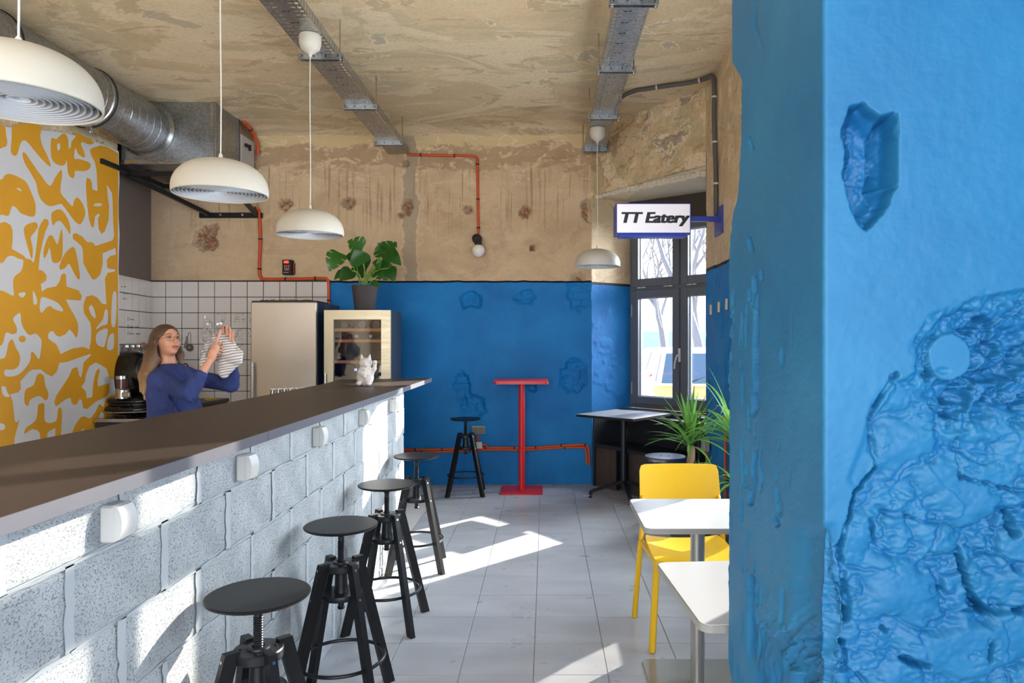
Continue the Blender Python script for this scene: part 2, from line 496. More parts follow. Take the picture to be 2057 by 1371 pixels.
def far_wall_mat():
    t = NT('plaster_over_blue_paint'); c, fine, e = plaster_color(t, 1.0)
    s = t.sep(); z = s[2]
    flat = t.ramp(t.noise(1.8, 6, 0.66, 0.6), [(0.3, srgb(182, 152, 122)), (0.5, srgb(206, 178, 144)), (0.7, srgb(194, 164, 132))])
    sp = t.noise(7, 7, 0.7, 0.8)
    flat = t.mix(t.math('MULTIPLY', t.ramp(sp, [(0.57, 0.0), (0.60, 1.0)]), 0.3), flat, srgb(214, 192, 160))
    flat = t.mix(t.math('MULTIPLY', t.ramp(t.noise(4, 7, 0.7, 0.8, t.mapv((1, 1, 1), (0, 1, 0))), [(0.60, 0.0), (0.66, 1.0)]), 0.35), flat, srgb(156, 134, 112))
    c = t.mix(0.80, c, flat)
    wz = t.math('ADD', z, t.math('MULTIPLY', t.math('SUBTRACT', t.noise(3.2, 7, 0.72, 0.5, t.mapv((0.8, 1, 1.6))), 0.5), 0.55))
    band = t.ramp(t.math('SUBTRACT', wz, 2.9), [(0.42, 0.0), (0.435, 1.0)])
    c = t.mix(t.math('MULTIPLY', band, 0.6), c, srgb(160, 132, 100))
    crn = t.ramp(t.math('SUBTRACT', wz, 2.9), [(0.64, 0.0), (0.655, 1.0)])
    c = t.mix(t.math('MULTIPLY', crn, 0.85), c, srgb(212, 188, 140))
    fl = t.ramp(t.noise(6, 9, 0.75, 1.2, t.mapv((0.7, 1, 1.5))), [(0.565, 0.0), (0.575, 1.0)])
    fz = t.ramp(t.math('SUBTRACT', z, 2.9), [(0.15, 0.0), (0.30, 1.0)])
    c = t.mix(t.math('MULTIPLY', t.math('MULTIPLY', fl, fz), 0.7), c, srgb(224, 202, 166))
    dr = t.ramp(t.noise(1.0, 3, 0.6, 0.1, t.mapv((34, 1, 0.8))), [(0.58, 0.0), (0.66, 1.0)])
    dz = t.ramp(t.math('SUBTRACT', wz, 2.6), [(0.0, 0.0), (0.35, 1.0), (0.68, 1.0), (0.74, 0.0)])
    c = t.mix(t.math('MULTIPLY', t.math('MULTIPLY', dr, dz), 0.6), c, srgb(140, 112, 84))
    sw_ = t.math('SUBTRACT', t.noise(3.0, 6, 0.7), 0.5)
    seam = t.math('ABSOLUTE', t.math('ADD', t.math('ADD', s[0], 1.43), t.math('MULTIPLY', sw_, 0.30)))
    c = t.mix(t.math('MULTIPLY', t.ramp(seam, [(0.06, 1.0), (0.066, 0.0)]), 0.7), c, srgb(160, 146, 126))
    c = t.mix(t.math('MULTIPLY', t.ramp(t.math('ABSOLUTE', t.math('SUBTRACT', seam, 0.075)), [(0.0, 1.0), (0.014, 0.0)]), 0.5), c, srgb(222, 200, 166))
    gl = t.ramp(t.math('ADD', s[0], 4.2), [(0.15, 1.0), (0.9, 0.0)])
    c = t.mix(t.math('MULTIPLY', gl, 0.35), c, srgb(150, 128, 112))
    chip = t.attr('chip')
    brick = t.ramp(t.noise(15, 4), [(0.46, srgb(158, 134, 108)), (0.50, srgb(108, 84, 66)), (0.56, srgb(164, 92, 60)), (0.66, srgb(172, 148, 120))])
    c = t.mix(t.math('MULTIPLY', t.ramp(chip, [(0.1, 0.0), (0.4, 1.0)]), 0.35), c, srgb(132, 106, 82))
    c = t.mix(t.ramp(chip, [(0.85, 0.0), (0.98, 0.9)]), c, brick)
    b = blue_color(t)
    wz2 = t.math('ADD', z, t.math('MULTIPLY', t.math('SUBTRACT', t.noise(7, 3), 0.5), 0.02))
    isb = t.math('LESS_THAN', wz2, 2.118); isl = t.math('LESS_THAN', wz2, 2.138)
    c = t.mix(isl, c, srgb(28, 26, 32)); c = t.mix(isb, c, b)
    t.col(c); t.rough(t.mix(isb, (0.9, 0.9, 0.9, 1), (0.55, 0.55, 0.55, 1))); t.p.inputs['Specular IOR Level'].default_value = 0.25
    t.bump(t.math('ADD', e, fine), 0.3, 0.008); return t.m
M['far_wall'] = far_wall_mat()

def blue_mat(name='blue_paint', lift=0.0):
    t = NT(name); t.col(blue_color(t)); t.rough(0.48)
    t.bump(t.math('ADD', t.noise(22, 5, 0.65), t.math('MULTIPLY', t.noise(140, 3), 0.3)), 0.35, 0.006); return t.m
M['blue'] = blue_mat()
def pillar_mat():
    t = NT('thick_blue_paint'); c = t.ramp(t.noise(3.0, 4, 0.6), [(0.3, srgb(26, 98, 142)), (0.7, srgb(38, 114, 156))])
    ch = t.attr('chip'); c = t.mix(t.ramp(ch, [(0.3, 0.0), (0.9, 0.55)]), c, srgb(6, 84, 140))
    bare = t.ramp(t.noise(30, 6, 0.75, 0.6), [(0.66, 0.0), (0.69, 1.0)])
    c = t.mix(t.math('MULTIPLY', t.math('MULTIPLY', bare, ch), 0.5), c, srgb(90, 88, 96))
    t.col(c); t.rough(0.5); t.p.inputs['Specular IOR Level'].default_value = 0.35
    t.bump(t.math('ADD', t.noise(35, 5, 0.6), t.math('MULTIPLY', t.noise(160, 3), 0.35)), 0.14, 0.004); return t.m
M['pillar'] = pillar_mat()

def block_mat():
    t = NT('concrete_block'); oi = t.n('ShaderNodeObjectInfo')
    n = t.noise(6, 4); c = t.ramp(n, [(0.3, srgb(158, 164, 166)), (0.7, srgb(188, 192, 192))])
    c = t.mix(t.math('MULTIPLY', oi.outputs['Random'], 0.25), c, srgb(168, 172, 172))
    vv = t.mapv((1, 1, 1.6))
    pit = t.ramp(t.noise(170, 5, 0.75, 0.3, vv), [(0.385, 1.0), (0.44, 0.0)])
    c = t.mix(t.math('MULTIPLY', pit, 0.7), c, srgb(104, 104, 102))
    t.col(c); t.rough(0.92)
    h = t.math('SUBTRACT', t.math('MULTIPLY', t.noise(40, 4), 0.4), pit); t.bump(h, 0.7, 0.006); return t.m
M['block'] = block_mat()
M['mortar'] = simple('smeared_mortar', srgb(178, 183, 185), 0.9, var=0.05, bump=0.4, bscale=25)

def tile_floor_mat():
    t = NT('grey_floor_tile'); oi = t.n('ShaderNodeObjectInfo')
    geo = t.n('ShaderNodeNewGeometry'); pos = geo.outputs['Position']
    v = t.mapv((1.2, 3.2, 1), (0, 0, 0.25), pos)
    c = t.ramp(t.noise(1.6, 4, 0.5, 0.4, v), [(0.3, srgb(166, 168, 172)), (0.7, srgb(190, 191, 194))])
    c = t.mix(t.math('MULTIPLY', oi.outputs['Random'], 0.22), c, srgb(178, 182, 188))
    t.col(c); t.rough(t.ramp(t.noise(5, 4, 0.6, 0.0, pos), [(0.3, 0.26), (0.7, 0.36)]))
    t.bump(t.noise(9, 3, 0.5, 0.3, v), 0.04, 0.01); return t.m
M['floor'] = tile_floor_mat()
M['grout'] = simple('floor_grout', srgb(186, 186, 184), 0.9)
M['white_tile'] = simple('white_glazed_tile', srgb(214, 206, 200), 0.16, var=0.03)
M['dark_grout'] = simple('dark_tile_grout', srgb(48, 44, 44), 0.8)
M['worktop'] = simple('dark_worktop', srgb(58, 48, 43), 0.45, var=0.04, scale=30, bump=0.05, bscale=200, spec=0.3)
M['worktop_edge'] = simple('worktop_edge', srgb(96, 95, 102), 0.38)
M['black'] = simple('black_stained_wood', srgb(25, 24, 25), 0.4, var=0.15, bump=0.06, bscale=90, spec=0.3)
M['black_metal'] = simple('black_metal', srgb(30, 31, 34), 0.35, metal=0.3)
M['black_ply'] = simple('black_painted_board', srgb(34, 36, 42), 0.5, var=0.15)
M['matte_black'] = simple('matte_black', srgb(20, 20, 22), 0.6)
M['white_enamel'] = simple('cream_lamp_enamel', srgb(196, 189, 174), 0.5, var=0.02)
M['white_plastic'] = simple('white_plastic', srgb(206, 204, 198), 0.4, var=0.02)
M['louvre'] = simple('white_louvre', srgb(206, 208, 212), 0.5, var=0.01)
M['laminate'] = simple('white_laminate', srgb(200, 203, 207), 0.24, var=0.02)
M['grey_edge'] = simple('grey_table_edge', srgb(150, 148, 142), 0.45)
M['steel_paint'] = simple('brushed_grey_metal', srgb(164, 162, 156), 0.3, metal=0.6)
M['yellow'] = simple('yellow_plastic', srgb(222, 174, 4), 0.42, var=0.03)
M['red'] = simple('red_powder_coat', srgb(206, 28, 34), 0.35, var=0.04)
M['orange'] = simple('orange_conduit', srgb(198, 78, 30), 0.5, var=0.08)
M['grey_tube'] = simple('grey_conduit', srgb(86, 84, 80), 0.5)
M['grey_box'] = simple('grey_socket', srgb(168, 166, 160), 0.5)
M['blue_metal'] = simple('royal_blue_metal', srgb(48, 66, 158), 0.4)
M['sign_face'] = simple('white_acrylic', srgb(226, 220, 224), 0.4, emit=srgb(226, 220, 226), es=0.12)
M['ink'] = simple('black_ink', srgb(26, 26, 32), 0.6, var=0.02)
M['pen'] = simple('marker_pen', srgb(44, 40, 40), 0.6, var=0.02)
M['window_frame'] = simple('anthracite_window_frame', srgb(92, 98, 108), 0.42, var=0.04)
M['frame_edge'] = simple('grey_window_gasket', srgb(150, 158, 170), 0.5)
M['glass'] = glass_mat('window_glass')
M['clear'] = glass_mat('clear_plastic', (0.93, 0.93, 0.94, 1), 0.06, 0.3)
M['jar_glass'] = glass_mat('jar_glass', (0.9, 0.92, 0.9, 1), 0.3, 0.05)
M['dark_glass'] = glass_mat('tinted_cooler_glass', (0.80, 0.80, 0.84, 1), 0.10, 0.03)
M['porcelain'] = simple('white_porcelain', srgb(206, 198, 192), 0.25, var=0.02)
M['pot'] = simple('charcoal_plant_pot', srgb(70, 64, 64), 0.8, bump=0.2)
M['soil'] = simple('potting_soil', srgb(52, 38, 28), 0.95, bump=0.6)
M['terracotta'] = simple('dark_clay_pot', srgb(120, 74, 52), 0.8, bump=0.2)
M['stem'] = simple('green_stem', srgb(120, 150, 60), 0.5)
M['skin'] = simple('skin', srgb(204, 144, 116), 0.5, var=0.04)
M['lips'] = simple('lips', srgb(176, 92, 86), 0.45)
M['eye'] = simple('eye_white', srgb(176, 162, 152), 0.4, var=0.0)
M['iris'] = simple('iris', srgb(44, 38, 36), 0.3)
M['brow'] = simple('eyebrow', srgb(104, 72, 50), 0.7)
M['trousers'] = simple('dark_trousers', srgb(40, 42, 54), 0.9)
M['shoe'] = simple('white_shoe', srgb(210, 208, 204), 0.7)
M['brass'] = simple('thin_gold_wire', srgb(150, 120, 90), 0.3, metal=0.9)
M['oak'] = simple('orange_wood_shelf', srgb(226, 150, 90), 0.5, emit=None)
M['cooler_inside'] = simple('cooler_interior', srgb(30, 34, 46), 0.5)
M['tail_red'] = simple('red_lamp_glass', srgb(190, 40, 46), 0.3)
M['car_white'] = simple('white_car_paint', srgb(232, 234, 238), 0.25)
M['car_yellow'] = simple('yellow_car_paint', srgb(190, 138, 40), 0.3)
M['car_glass'] = simple('car_glass', srgb(60, 78, 96), 0.12)
M['tyre'] = simple('tyre', srgb(36, 36, 38), 0.8)
M['street'] = simple('pale_street', srgb(186, 184, 180), 0.9, scale=2)
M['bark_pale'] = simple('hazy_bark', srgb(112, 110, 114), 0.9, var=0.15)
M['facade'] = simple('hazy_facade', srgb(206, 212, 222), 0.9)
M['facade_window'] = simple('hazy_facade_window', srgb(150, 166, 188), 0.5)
M['bulb'] = simple('opal_glass', srgb(232, 226, 214), 0.2, var=0.01)
M['bottle'] = simple('dark_bottle', srgb(28, 40, 34), 0.15)
M['led_red'] = simple('red_led', (1, 0.05, 0.03, 1), 0.4, emit=(1, 0.04, 0.02, 1), es=4)
M['led_blue'] = simple('blue_led', (0.3, 0.5, 1, 1), 0.4, emit=(0.3, 0.5, 1, 1), es=4)
M['mural_white'] = simple('mural_white', srgb(206, 204, 204), 0.7, var=0.03, bump=0.1)
M['mural_yellow'] = simple('mural_yellow', srgb(214, 152, 24), 0.6, var=0.05, bump=0.1)
M['wood_peg'] = simple('pale_wood_peg', srgb(206, 190, 160), 0.7)
M['dark_board'] = simple('weathered_dark_board', srgb(66, 56, 50), 0.8, var=0.25, scale=5, bump=0.4)

def steel(name, c, rough, stretch, metal=1.0):
    t = NT(name); v = t.mapv(stretch); n = t.noise(3, 4, 0.6, 0, v)
    a = tuple(x*0.9 for x in c[:3])+(1,); t.col(t.mix(n, a, c)); t.p.inputs['Metallic'].default_value = metal
    t.rough(t.ramp(n, [(0.3, rough*0.8), (0.7, rough*1.2)])); t.bump(n, 0.04, 0.002); return t.m
M['fridge_steel'] = steel('brushed_fridge_steel', srgb(196, 186, 174), 0.36, (60, 60, 2), 0.85)
M['cooler_steel'] = steel('brushed_cooler_steel', srgb(182, 170, 144), 0.38, (2, 60, 60), 0.85)
M['steel'] = steel('plain_steel', srgb(190, 190, 190), 0.25, (4, 4, 30))
def galv():
    t = NT('galvanised_sheet'); v1 = t.vor(70, out='Color'); n = t.noise(6, 4)
    bw = t.n('ShaderNodeRGBToBW'); t.l(v1, bw.inputs[0])
    c = t.ramp(bw.outputs[0], [(0.2, srgb(144, 147, 149)), (0.8, srgb(168, 170, 171))]); t.col(c)
    t.p.inputs['Metallic'].default_value = 0.9; t.rough(t.ramp(n, [(0.3, 0.24), (0.7, 0.4)])); return t.m
M['galv'] = galv()
def checker_plate():
    t = NT('tread_plate'); s = t.mapv((1, 1, 1), (0, 0, 0.78)); w1 = t.n('ShaderNodeTexWave'); w1.inputs['Scale'].default_value = 22
    t.l(s, w1.inputs[0]); w2 = t.n('ShaderNodeTexWave'); w2.inputs['Scale'].default_value = 22; w2.bands_direction = 'Y'; t.l(s, w2.inputs[0])
    h = t.math('MULTIPLY', w1.outputs['Fac'], w2.outputs['Fac']); t.col(t.ramp(h, [(0.2, srgb(70, 74, 82)), (0.6, srgb(190, 196, 204))]))
    t.p.inputs['Metallic'].default_value = 0.8; t.rough(0.32); t.bump(h, 0.8, 0.004); return t.m
M['tread'] = checker_plate()
def leaf_mat(name, a, b, rough=0.4, tr=0.3):
    t = NT(name); n = t.noise(3, 3); oi = t.n('ShaderNodeObjectInfo'); t.col(t.mix(t.math('MULTIPLY', t.math('ADD', n, oi.outputs['Random']), 0.6), a, b)); t.rough(rough)
    tb = t.n('ShaderNodeBsdfTranslucent'); tb.inputs[0].default_value = tuple(min(1, x*1.6) for x in b[:3])+(1,)
    mx = t.n('ShaderNodeMixShader'); mx.inputs[0].default_value = tr
    t.l(t.p.outputs[0], mx.inputs[1]); t.l(tb.outputs[0], mx.inputs[2]); t.l(mx.outputs[0], t.out.inputs[0]); return t.m
M['monstera'] = leaf_mat('monstera_leaf', srgb(14, 52, 16), srgb(50, 104, 30), 0.35, 0.18)
M['yucca'] = leaf_mat('yucca_leaf', srgb(48, 106, 44), srgb(110, 158, 70), 0.35, 0.3)
M['bark'] = simple('ringed_bark', srgb(142, 112, 88), 0.9, var=0.2, scale=14, bump=0.6, bscale=30)
def sweater():
    t = NT('blue_sweater'); c = t.ramp(t.noise(5, 3), [(0.3, srgb(36, 48, 98)), (0.7, srgb(50, 66, 124))]); t.col(c); t.rough(0.9)
    t.bump(t.noise(11, 4, 0.55, 1.6, t.mapv((1, 1, 0.6), (0, 0.5, 0))), 0.9, 0.035); return t.m
M['sweater'] = sweater()
def hair():
    t = NT('dark_blonde_hair'); s = t.sep(); n = t.noise(2.0, 4, 0.6, 0.3, t.mapv((70, 70, 4)))
    g = t.ramp(t.math('SUBTRACT', s[2], 1.1), [(0.05, srgb(190, 152, 104)), (0.20, srgb(138, 100, 64)), (0.36, srgb(70, 48, 32))])
    t.col(t.mix(t.math('MULTIPLY', n, 0.6), g, srgb(96, 68, 44))); t.rough(0.45); t.bump(n, 0.7, 0.01); return t.m
M['hair'] = hair()
def towel():
    t = NT('striped_towel'); w = t.n('ShaderNodeTexWave'); w.bands_direction = 'Z'; w.inputs['Scale'].default_value = 17; w.inputs['Distortion'].default_value = 3.5
    w.inputs['Detail Scale'].default_value = 0.6
    t.l(t.mapv((1, 1, 1), (0, 0.18, 0)), w.inputs[0])
    t.col(t.ramp(w.outputs['Fac'], [(0.16, srgb(136, 128, 126)), (0.40, srgb(214, 208, 203))])); t.rough(0.9); t.bump(t.noise(30, 3), 0.3, 0.01); return t.m
M['towel'] = towel()
# ================================================================== STRUCTURE
YF = 7.4          # far wall
ZC = 3.7          # ceiling
# floor: grout bed + tiles
bed = MB().box((-0.9, 2.2, -0.056), (7.2, 10.6, 0.1)).obj('floor', M['grout'], kind='structure')
tile_me = MB().box((0, 0, -0.005), (0.3318, 0.3292, 0.010), bev=0.0012).mesh('floor_tile', 0); tile_me.materials.append(M['floor'])
for i in range(-2, 6):
    for j in range(-6, 13):
        x = -0.39+0.3355*i+0.1677; y = 3.17+0.333*j+0.1665
        if y < 1.25 or (i < -1 and y < 5.3) and False: continue
        if x > 1.39: continue
        o = link('floor_tile', tile_me, None, bed, loc=(x, y, random.uniform(-0.0006, 0.0004)))
        o.matrix_parent_inverse = Matrix(); 
# ceiling
xs = np.linspace(-4.6, 2.2, 300); ys = np.linspace(-3.0, 7.46, 400)
Xg, Yg = np.meshgrid(xs, ys)
cove = np.clip((Yg-7.12)/0.3, 0, 1.1)
z = ZC - 0.10*cove**2 + 0.018*(fbm(Xg*1.3, Yg*1.3, 3, 3)-0.5)
flk = fbm(Xg*2.2, Yg*2.6, 11, 5); z += 0.004*sstep(0.5, 0.53, flk)
me = grid_mesh('ceiling', np.stack([Xg, Yg, z], -1), flip=True)
ceil = link('ceiling', me, M['ceiling'], kind='structure')
MB().box((-1.2, 2.2, ZC+0.14), (7.2, 10.8, 0.16)).obj('ceiling_slab', M['plaster'], ceil, kind='structure')

def rough_crater(U, V, cu, cv, ru, rv, d, seed):
    ang = np.arctan2(V-cv, U-cu)
    wob = 0.55+0.9*fbm(np.cos(ang)*1.6+5+seed, np.sin(ang)*1.6+5, seed, 3)
    r = np.hypot((U-cu)/ru, (V-cv)/rv)/wob
    m = 1-sstep(0.62, 1.0, r+0.25*(fbm(U*30, V*30, seed+7, 3)-0.5))
    n = fbm(U*38, V*38, seed+3, 4)
    return m, m*d*(0.45+1.1*n)

# far wall
us = np.linspace(-4.32, 0.485, 520); vs = np.linspace(-0.02, 3.74, 400)
U, V = np.meshgrid(us, vs)
dep = 0.010*(fbm(U*1.6, V*1.6, 5, 3)-0.5)+0.0025*fbm(U*14, V*14, 6, 3); chip = np.zeros(U.shape)
for i, (x, y, rx, ry, d) in enumerate([(412, 478, 30, 32, .05), (572, 411, 17, 14, .03), (697, 408, 17, 13, .03), (818, 416, 13, 18, .04), (806, 432, 9, 9, .03),
        (940, 420, 13, 10, .025), (1056, 425, 15, 16, .035), (1181, 422, 14, 30, .05), (1069, 498, 6.5, 7, .10), (816, 328, 8, 8, .03),
        (1190, 352, 34, 15, .012), (1110, 302, 62, 18, .012), (947, 601, 27, 21, .03), (1055, 596, 20, 18, .02), (1163, 592, 28, 48, .02),
        (1150, 756, 32, 38, .035), (927, 775, 20, 36, .03), (950, 818, 26, 28, .03), (1066, 776, 14, 12, .025), (1060, 372, 60, 8, .004), (1125, 410, 26, 28, .004)]):
    d = d*(0.85 if y > 575 else 0.9)
    p = PX(x, y, YF); m, dd = rough_crater(U, V, p.x, p.z, rx*YF/FPX, ry*YF/FPX, d, 40+i)
    dep += dd
    if (rx, ry) != (34, 15) and rx != 62 and d > .01: chip = np.maximum(chip, m)
# bricks showing in the deeper patches
bx = (np.floor(V/0.075) % 2)*0.12+U; jn = np.minimum(np.abs((V/0.075) % 1-0.5)*2, 1); jb = np.abs((bx/0.25) % 1-0.5)*2
dep += chip*0.010*(1-np.minimum(sstep(0.0, 0.35, 1-jn), sstep(0, 0.12, 1-jb)))
zt = np.where(V > 3.45, (V-3.45)**2*1.6, 0); yy = YF+dep-zt
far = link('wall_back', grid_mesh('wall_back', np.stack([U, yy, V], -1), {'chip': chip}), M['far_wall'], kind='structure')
MB().box((-1.9, YF+0.29, 1.9), (5.0, 0.3, 3.9)).obj('wall_core', M['plaster'], far, kind='structure')

# kitchen side wall, turned a little, and the pier with the mural
KA = Vector((-4.15, 7.42, 0)); KB = Vector((-3.97, 6.28, 0)); kd = (KB-KA).normalized(); kn = Vector((-kd.y, kd.x, 0))
if kn.x < 0: kn = -kn
def kpt(s, z, off=0): return KA+kd*s+kn*off+Vector((0, 0, z))
kmb = MB(); L = (KB-KA).length
kmb.add([kpt(0, 0), kpt(L, 0), kpt(L, 3.75), kpt(0, 3.75), kpt(0, 0, -.3), kpt(L, 0, -.3), kpt(L, 3.75, -.3), kpt(0, 3.75, -.3)], [(0, 1, 2, 3), (7, 6, 5, 4), (0, 4, 5, 1), (3, 2, 6, 7), (0, 3, 7, 4), (1, 5, 6, 2)])
kw = kmb.obj('wall_left', simple('grey_brown_paint', srgb(112, 100, 92), 0.85, bump=0.2), kind='structure')
us = np.linspace(-3.0, 6.41, 320); vs = np.linspace(0, 3.74, 130); U, V = np.meshgrid(us, vs)
xx = -3.90+0.012*(fbm(U*1.5, V*1.5, 21, 3)-0.5)*sstep(3.0, 3.4, V)+np.where(V > 3.35, (V-3.35)**2*0.1, 0)
pier = link('wall_left', grid_mesh('wall_left', np.stack([xx, U, V], -1), flip=False), M['plaster'], kind='structure')
MB().box((-4.12, 1.705, 1.87), (0.42, 9.41, 3.74)).obj('wall_core', M['plaster'], pier, kind='structure')

# right wall x = 1.39 with the side window, header and sill
XR = 1.39
def wall_piece(name, x0, x1, y0, y1, z0, z1, mat):
    return MB().box(((x0+x1)/2, (y0+y1)/2, (z0+z1)/2), (x1-x0, y1-y0, z1-z0)).obj(name, mat, kind='structure')
def rw_mat():
    t = NT('right_wall_paint'); c, fine, e = plaster_color(t, 1.3); z = t.sep()[2]
    c = t.mix(0.5, c, srgb(206, 180, 146))
    b = blue_color(t); isb = t.math('LESS_THAN', z, 2.10); c = t.mix(t.math('LESS_THAN', z, 2.128), c, srgb(40, 34, 40)); c = t.mix(isb, c, b)
    t.col(c); t.rough(0.7); t.bump(t.math('ADD', t.noise(12, 5), fine), 0.5, 0.012); return t.m
M['rw'] = rw_mat()
us = np.linspace(4.985, 6.10, 130); vs = np.linspace(0, 3.74, 260); U, V = np.meshgrid(us, vs)
xx = XR-0.014*(fbm(U*2, V*2, 31, 3)-0.5)+0.012*sstep(.55, .7, fbm(U*7, V*5, 33, 4))
xx += 0.03*np.exp(-((U-5.35)**2+(V-3.13)**2)/0.0006)
rw = link('wall_right', grid_mesh('wall_right', np.stack([xx, U, V], -1), flip=False), M['rw'], kind='structure')
MB().box((1.62, 5.54, 1.87), (0.42, 1.10, 3.74)).obj('wall_core', M['rw'], rw, kind='structure')
wall_piece('wall_right', XR, 1.79, 2.85, 4.985, 3.0, 3.74, M['rw'])
wall_piece('wall_right', XR, 1.79, 2.85, 4.985, -0.02, 0.60, M['blue'])
wall_piece('wall_right', XR, 1.79, -0.5, 2.85, -0.02, 3.74, M['blue'])
wall_piece('wall_right', XR, 1.79, -3.0, -2.1, -0.02, 3.74, M['blue'])
wall_piece('wall_right', XR, 1.79, -2.1, -0.5, -0.02, 0.65, M['blue'])  # opening above this piece is made up to hold the rear fill lamp
wall_piece('wall_right', XR, 1.79, -2.1, -0.5, 2.95, 3.74, M['rw'])
# back of the room: low wall, header and piers round an opening added for fill light
wall_piece('wall_front', -4.3, -3.6, -3.12, -2.98, -0.02, 3.74, M['plaster'])
wall_piece('wall_front', 1.1, 1.8, -3.12, -2.98, -0.02, 3.74, M['plaster'])
wall_piece('wall_front', -3.6, 1.1, -3.12, -2.98, 3.0, 3.74, M['plaster'])
wall_piece('wall_front', -3.6, 1.1, -3.12, -2.98, -0.02, 0.35, M['plaster'])

# diagonal header over the corner window and its two reveals
def slab_between(name, a, b, z0, z1, th, mat, side=1, seed=0, rough=0.012, attr_blue=False):
    a = Vector((a[0], a[1], 0)); b = Vector((b[0], b[1], 0)); d = (b-a); L = d.length; d.normalize(); n = Vector((d.y, -d.x, 0))*side
    nu = max(3, int(L/0.012)); nv = max(3, int((z1-z0)/0.014))
    s = np.linspace(0, L, nu); t = np.linspace(z0, z1, nv); S, T = np.meshgrid(s, t)
    off = rough*(fbm(S*3+seed, T*3, seed, 4)-0.5)+rough*0.8*sstep(.58, .63, fbm(S*4+seed, T*6, seed+8, 5))
    off = off*np.minimum(1, np.minimum(S, L-S)/0.03)
    P = np.stack([a.x+d.x*S+n.x*off, a.y+d.y*S+n.y*off, T], -1)
    o = link(name, grid_mesh(name, P, flip=(side < 0)), mat, kind='structure')
    q = -n*th
    m = MB(); c = [a-n*0.012, b-n*0.012, b+q, a+q]
    m.add([v+Vector((0, 0, z0)) for v in c]+[v+Vector((0, 0, z1)) for v in c], [(0, 1, 2, 3), (7, 6, 5, 4), (0, 4, 5, 1), (1, 5, 6, 2), (2, 6, 7, 3), (3, 7, 4, 0)])
    m.obj('wall_core', mat, o, kind='structure'); return o
NL0 = (0.476, 7.40); NL1 = (0.95, 7.75); NR0 = (1.39, 6.10); NR1 = (1.883, 6.817)
slab_between('wall_corner', NL0, NR0, 3.03, 3.74, 0.45, M['plaster'], 1, 3, 0.03)
slab_between('wall_corner', NL0, (0.97, 7.765), 0.0, 3.2, 0.3, M['rw'], 1, 5, 0.008)
slab_between('wall_corner', NR1, NR0, 0.0, 3.2, 0.35, M['rw'], 1, 6, 0.008)
# ragged edge of plaster hanging under the header, dark board behind it
hb = MB(); a = Vector((0.95, 7.75, 0)); d = Vector((.7071, -.7071, 0)); nn = Vector((.7071, .7071, 0))
hb.bar(a+d*-0.1+Vector((0, 0, 2.92))-nn*0.02, a+d*1.45+Vector((0, 0, 2.92))-nn*0.02, 0.06, 0.36)
hb.obj('lintel_board', M['dark_board'], kind='structure')
lt = MB()
for k in range(26):
    t0 = k/26; p = Vector((NL0[0]*(1-t0)+NR0[0]*t0+.055, NL0[1]*(1-t0)+NR0[1]*t0+.055, 3.05-0.06*t0-0.012*abs(math.sin(k*1.7))))
    lt.box(p, (0.08, 0.09, 0.05+0.02*random.random()), rz=0.95+random.random()*.1, bev=0.018)
lt.v = [] or lt.v
lt.obj('plaster_lip', simple('pale_plaster_lip', srgb(206, 194, 172), 0.9, bump=0.6), ceil, kind='structure')
# soffit of the niche
sf = MB().add([(0.50, 7.43, 3.06), (1.42, 6.12, 3.0), (2.0, 6.85, 2.98), (0.98, 7.92, 3.02), (0.50, 7.43, 3.09), (1.42, 6.12, 3.03), (2.0, 6.85, 3.1), (0.98, 7.92, 3.1)],
    [(3, 2, 1, 0), (4, 5, 6, 7), (0, 1, 5, 4), (1, 2, 6, 5), (2, 3, 7, 6), (3, 0, 4, 7)])
sf.obj('niche_soffit', simple('niche_plaster', srgb(196, 184, 162), 0.9, bump=0.6, bscale=12), kind='structure')
# outside lower wall under the corner window
MB().bar(a+d*-0.15+Vector((0, 0, 0.36))+nn*0.12, a+d*1.5+Vector((0, 0, 0.36))+nn*0.12, 0.3, 0.76).obj('wall_corner', M['plaster'], kind='structure')

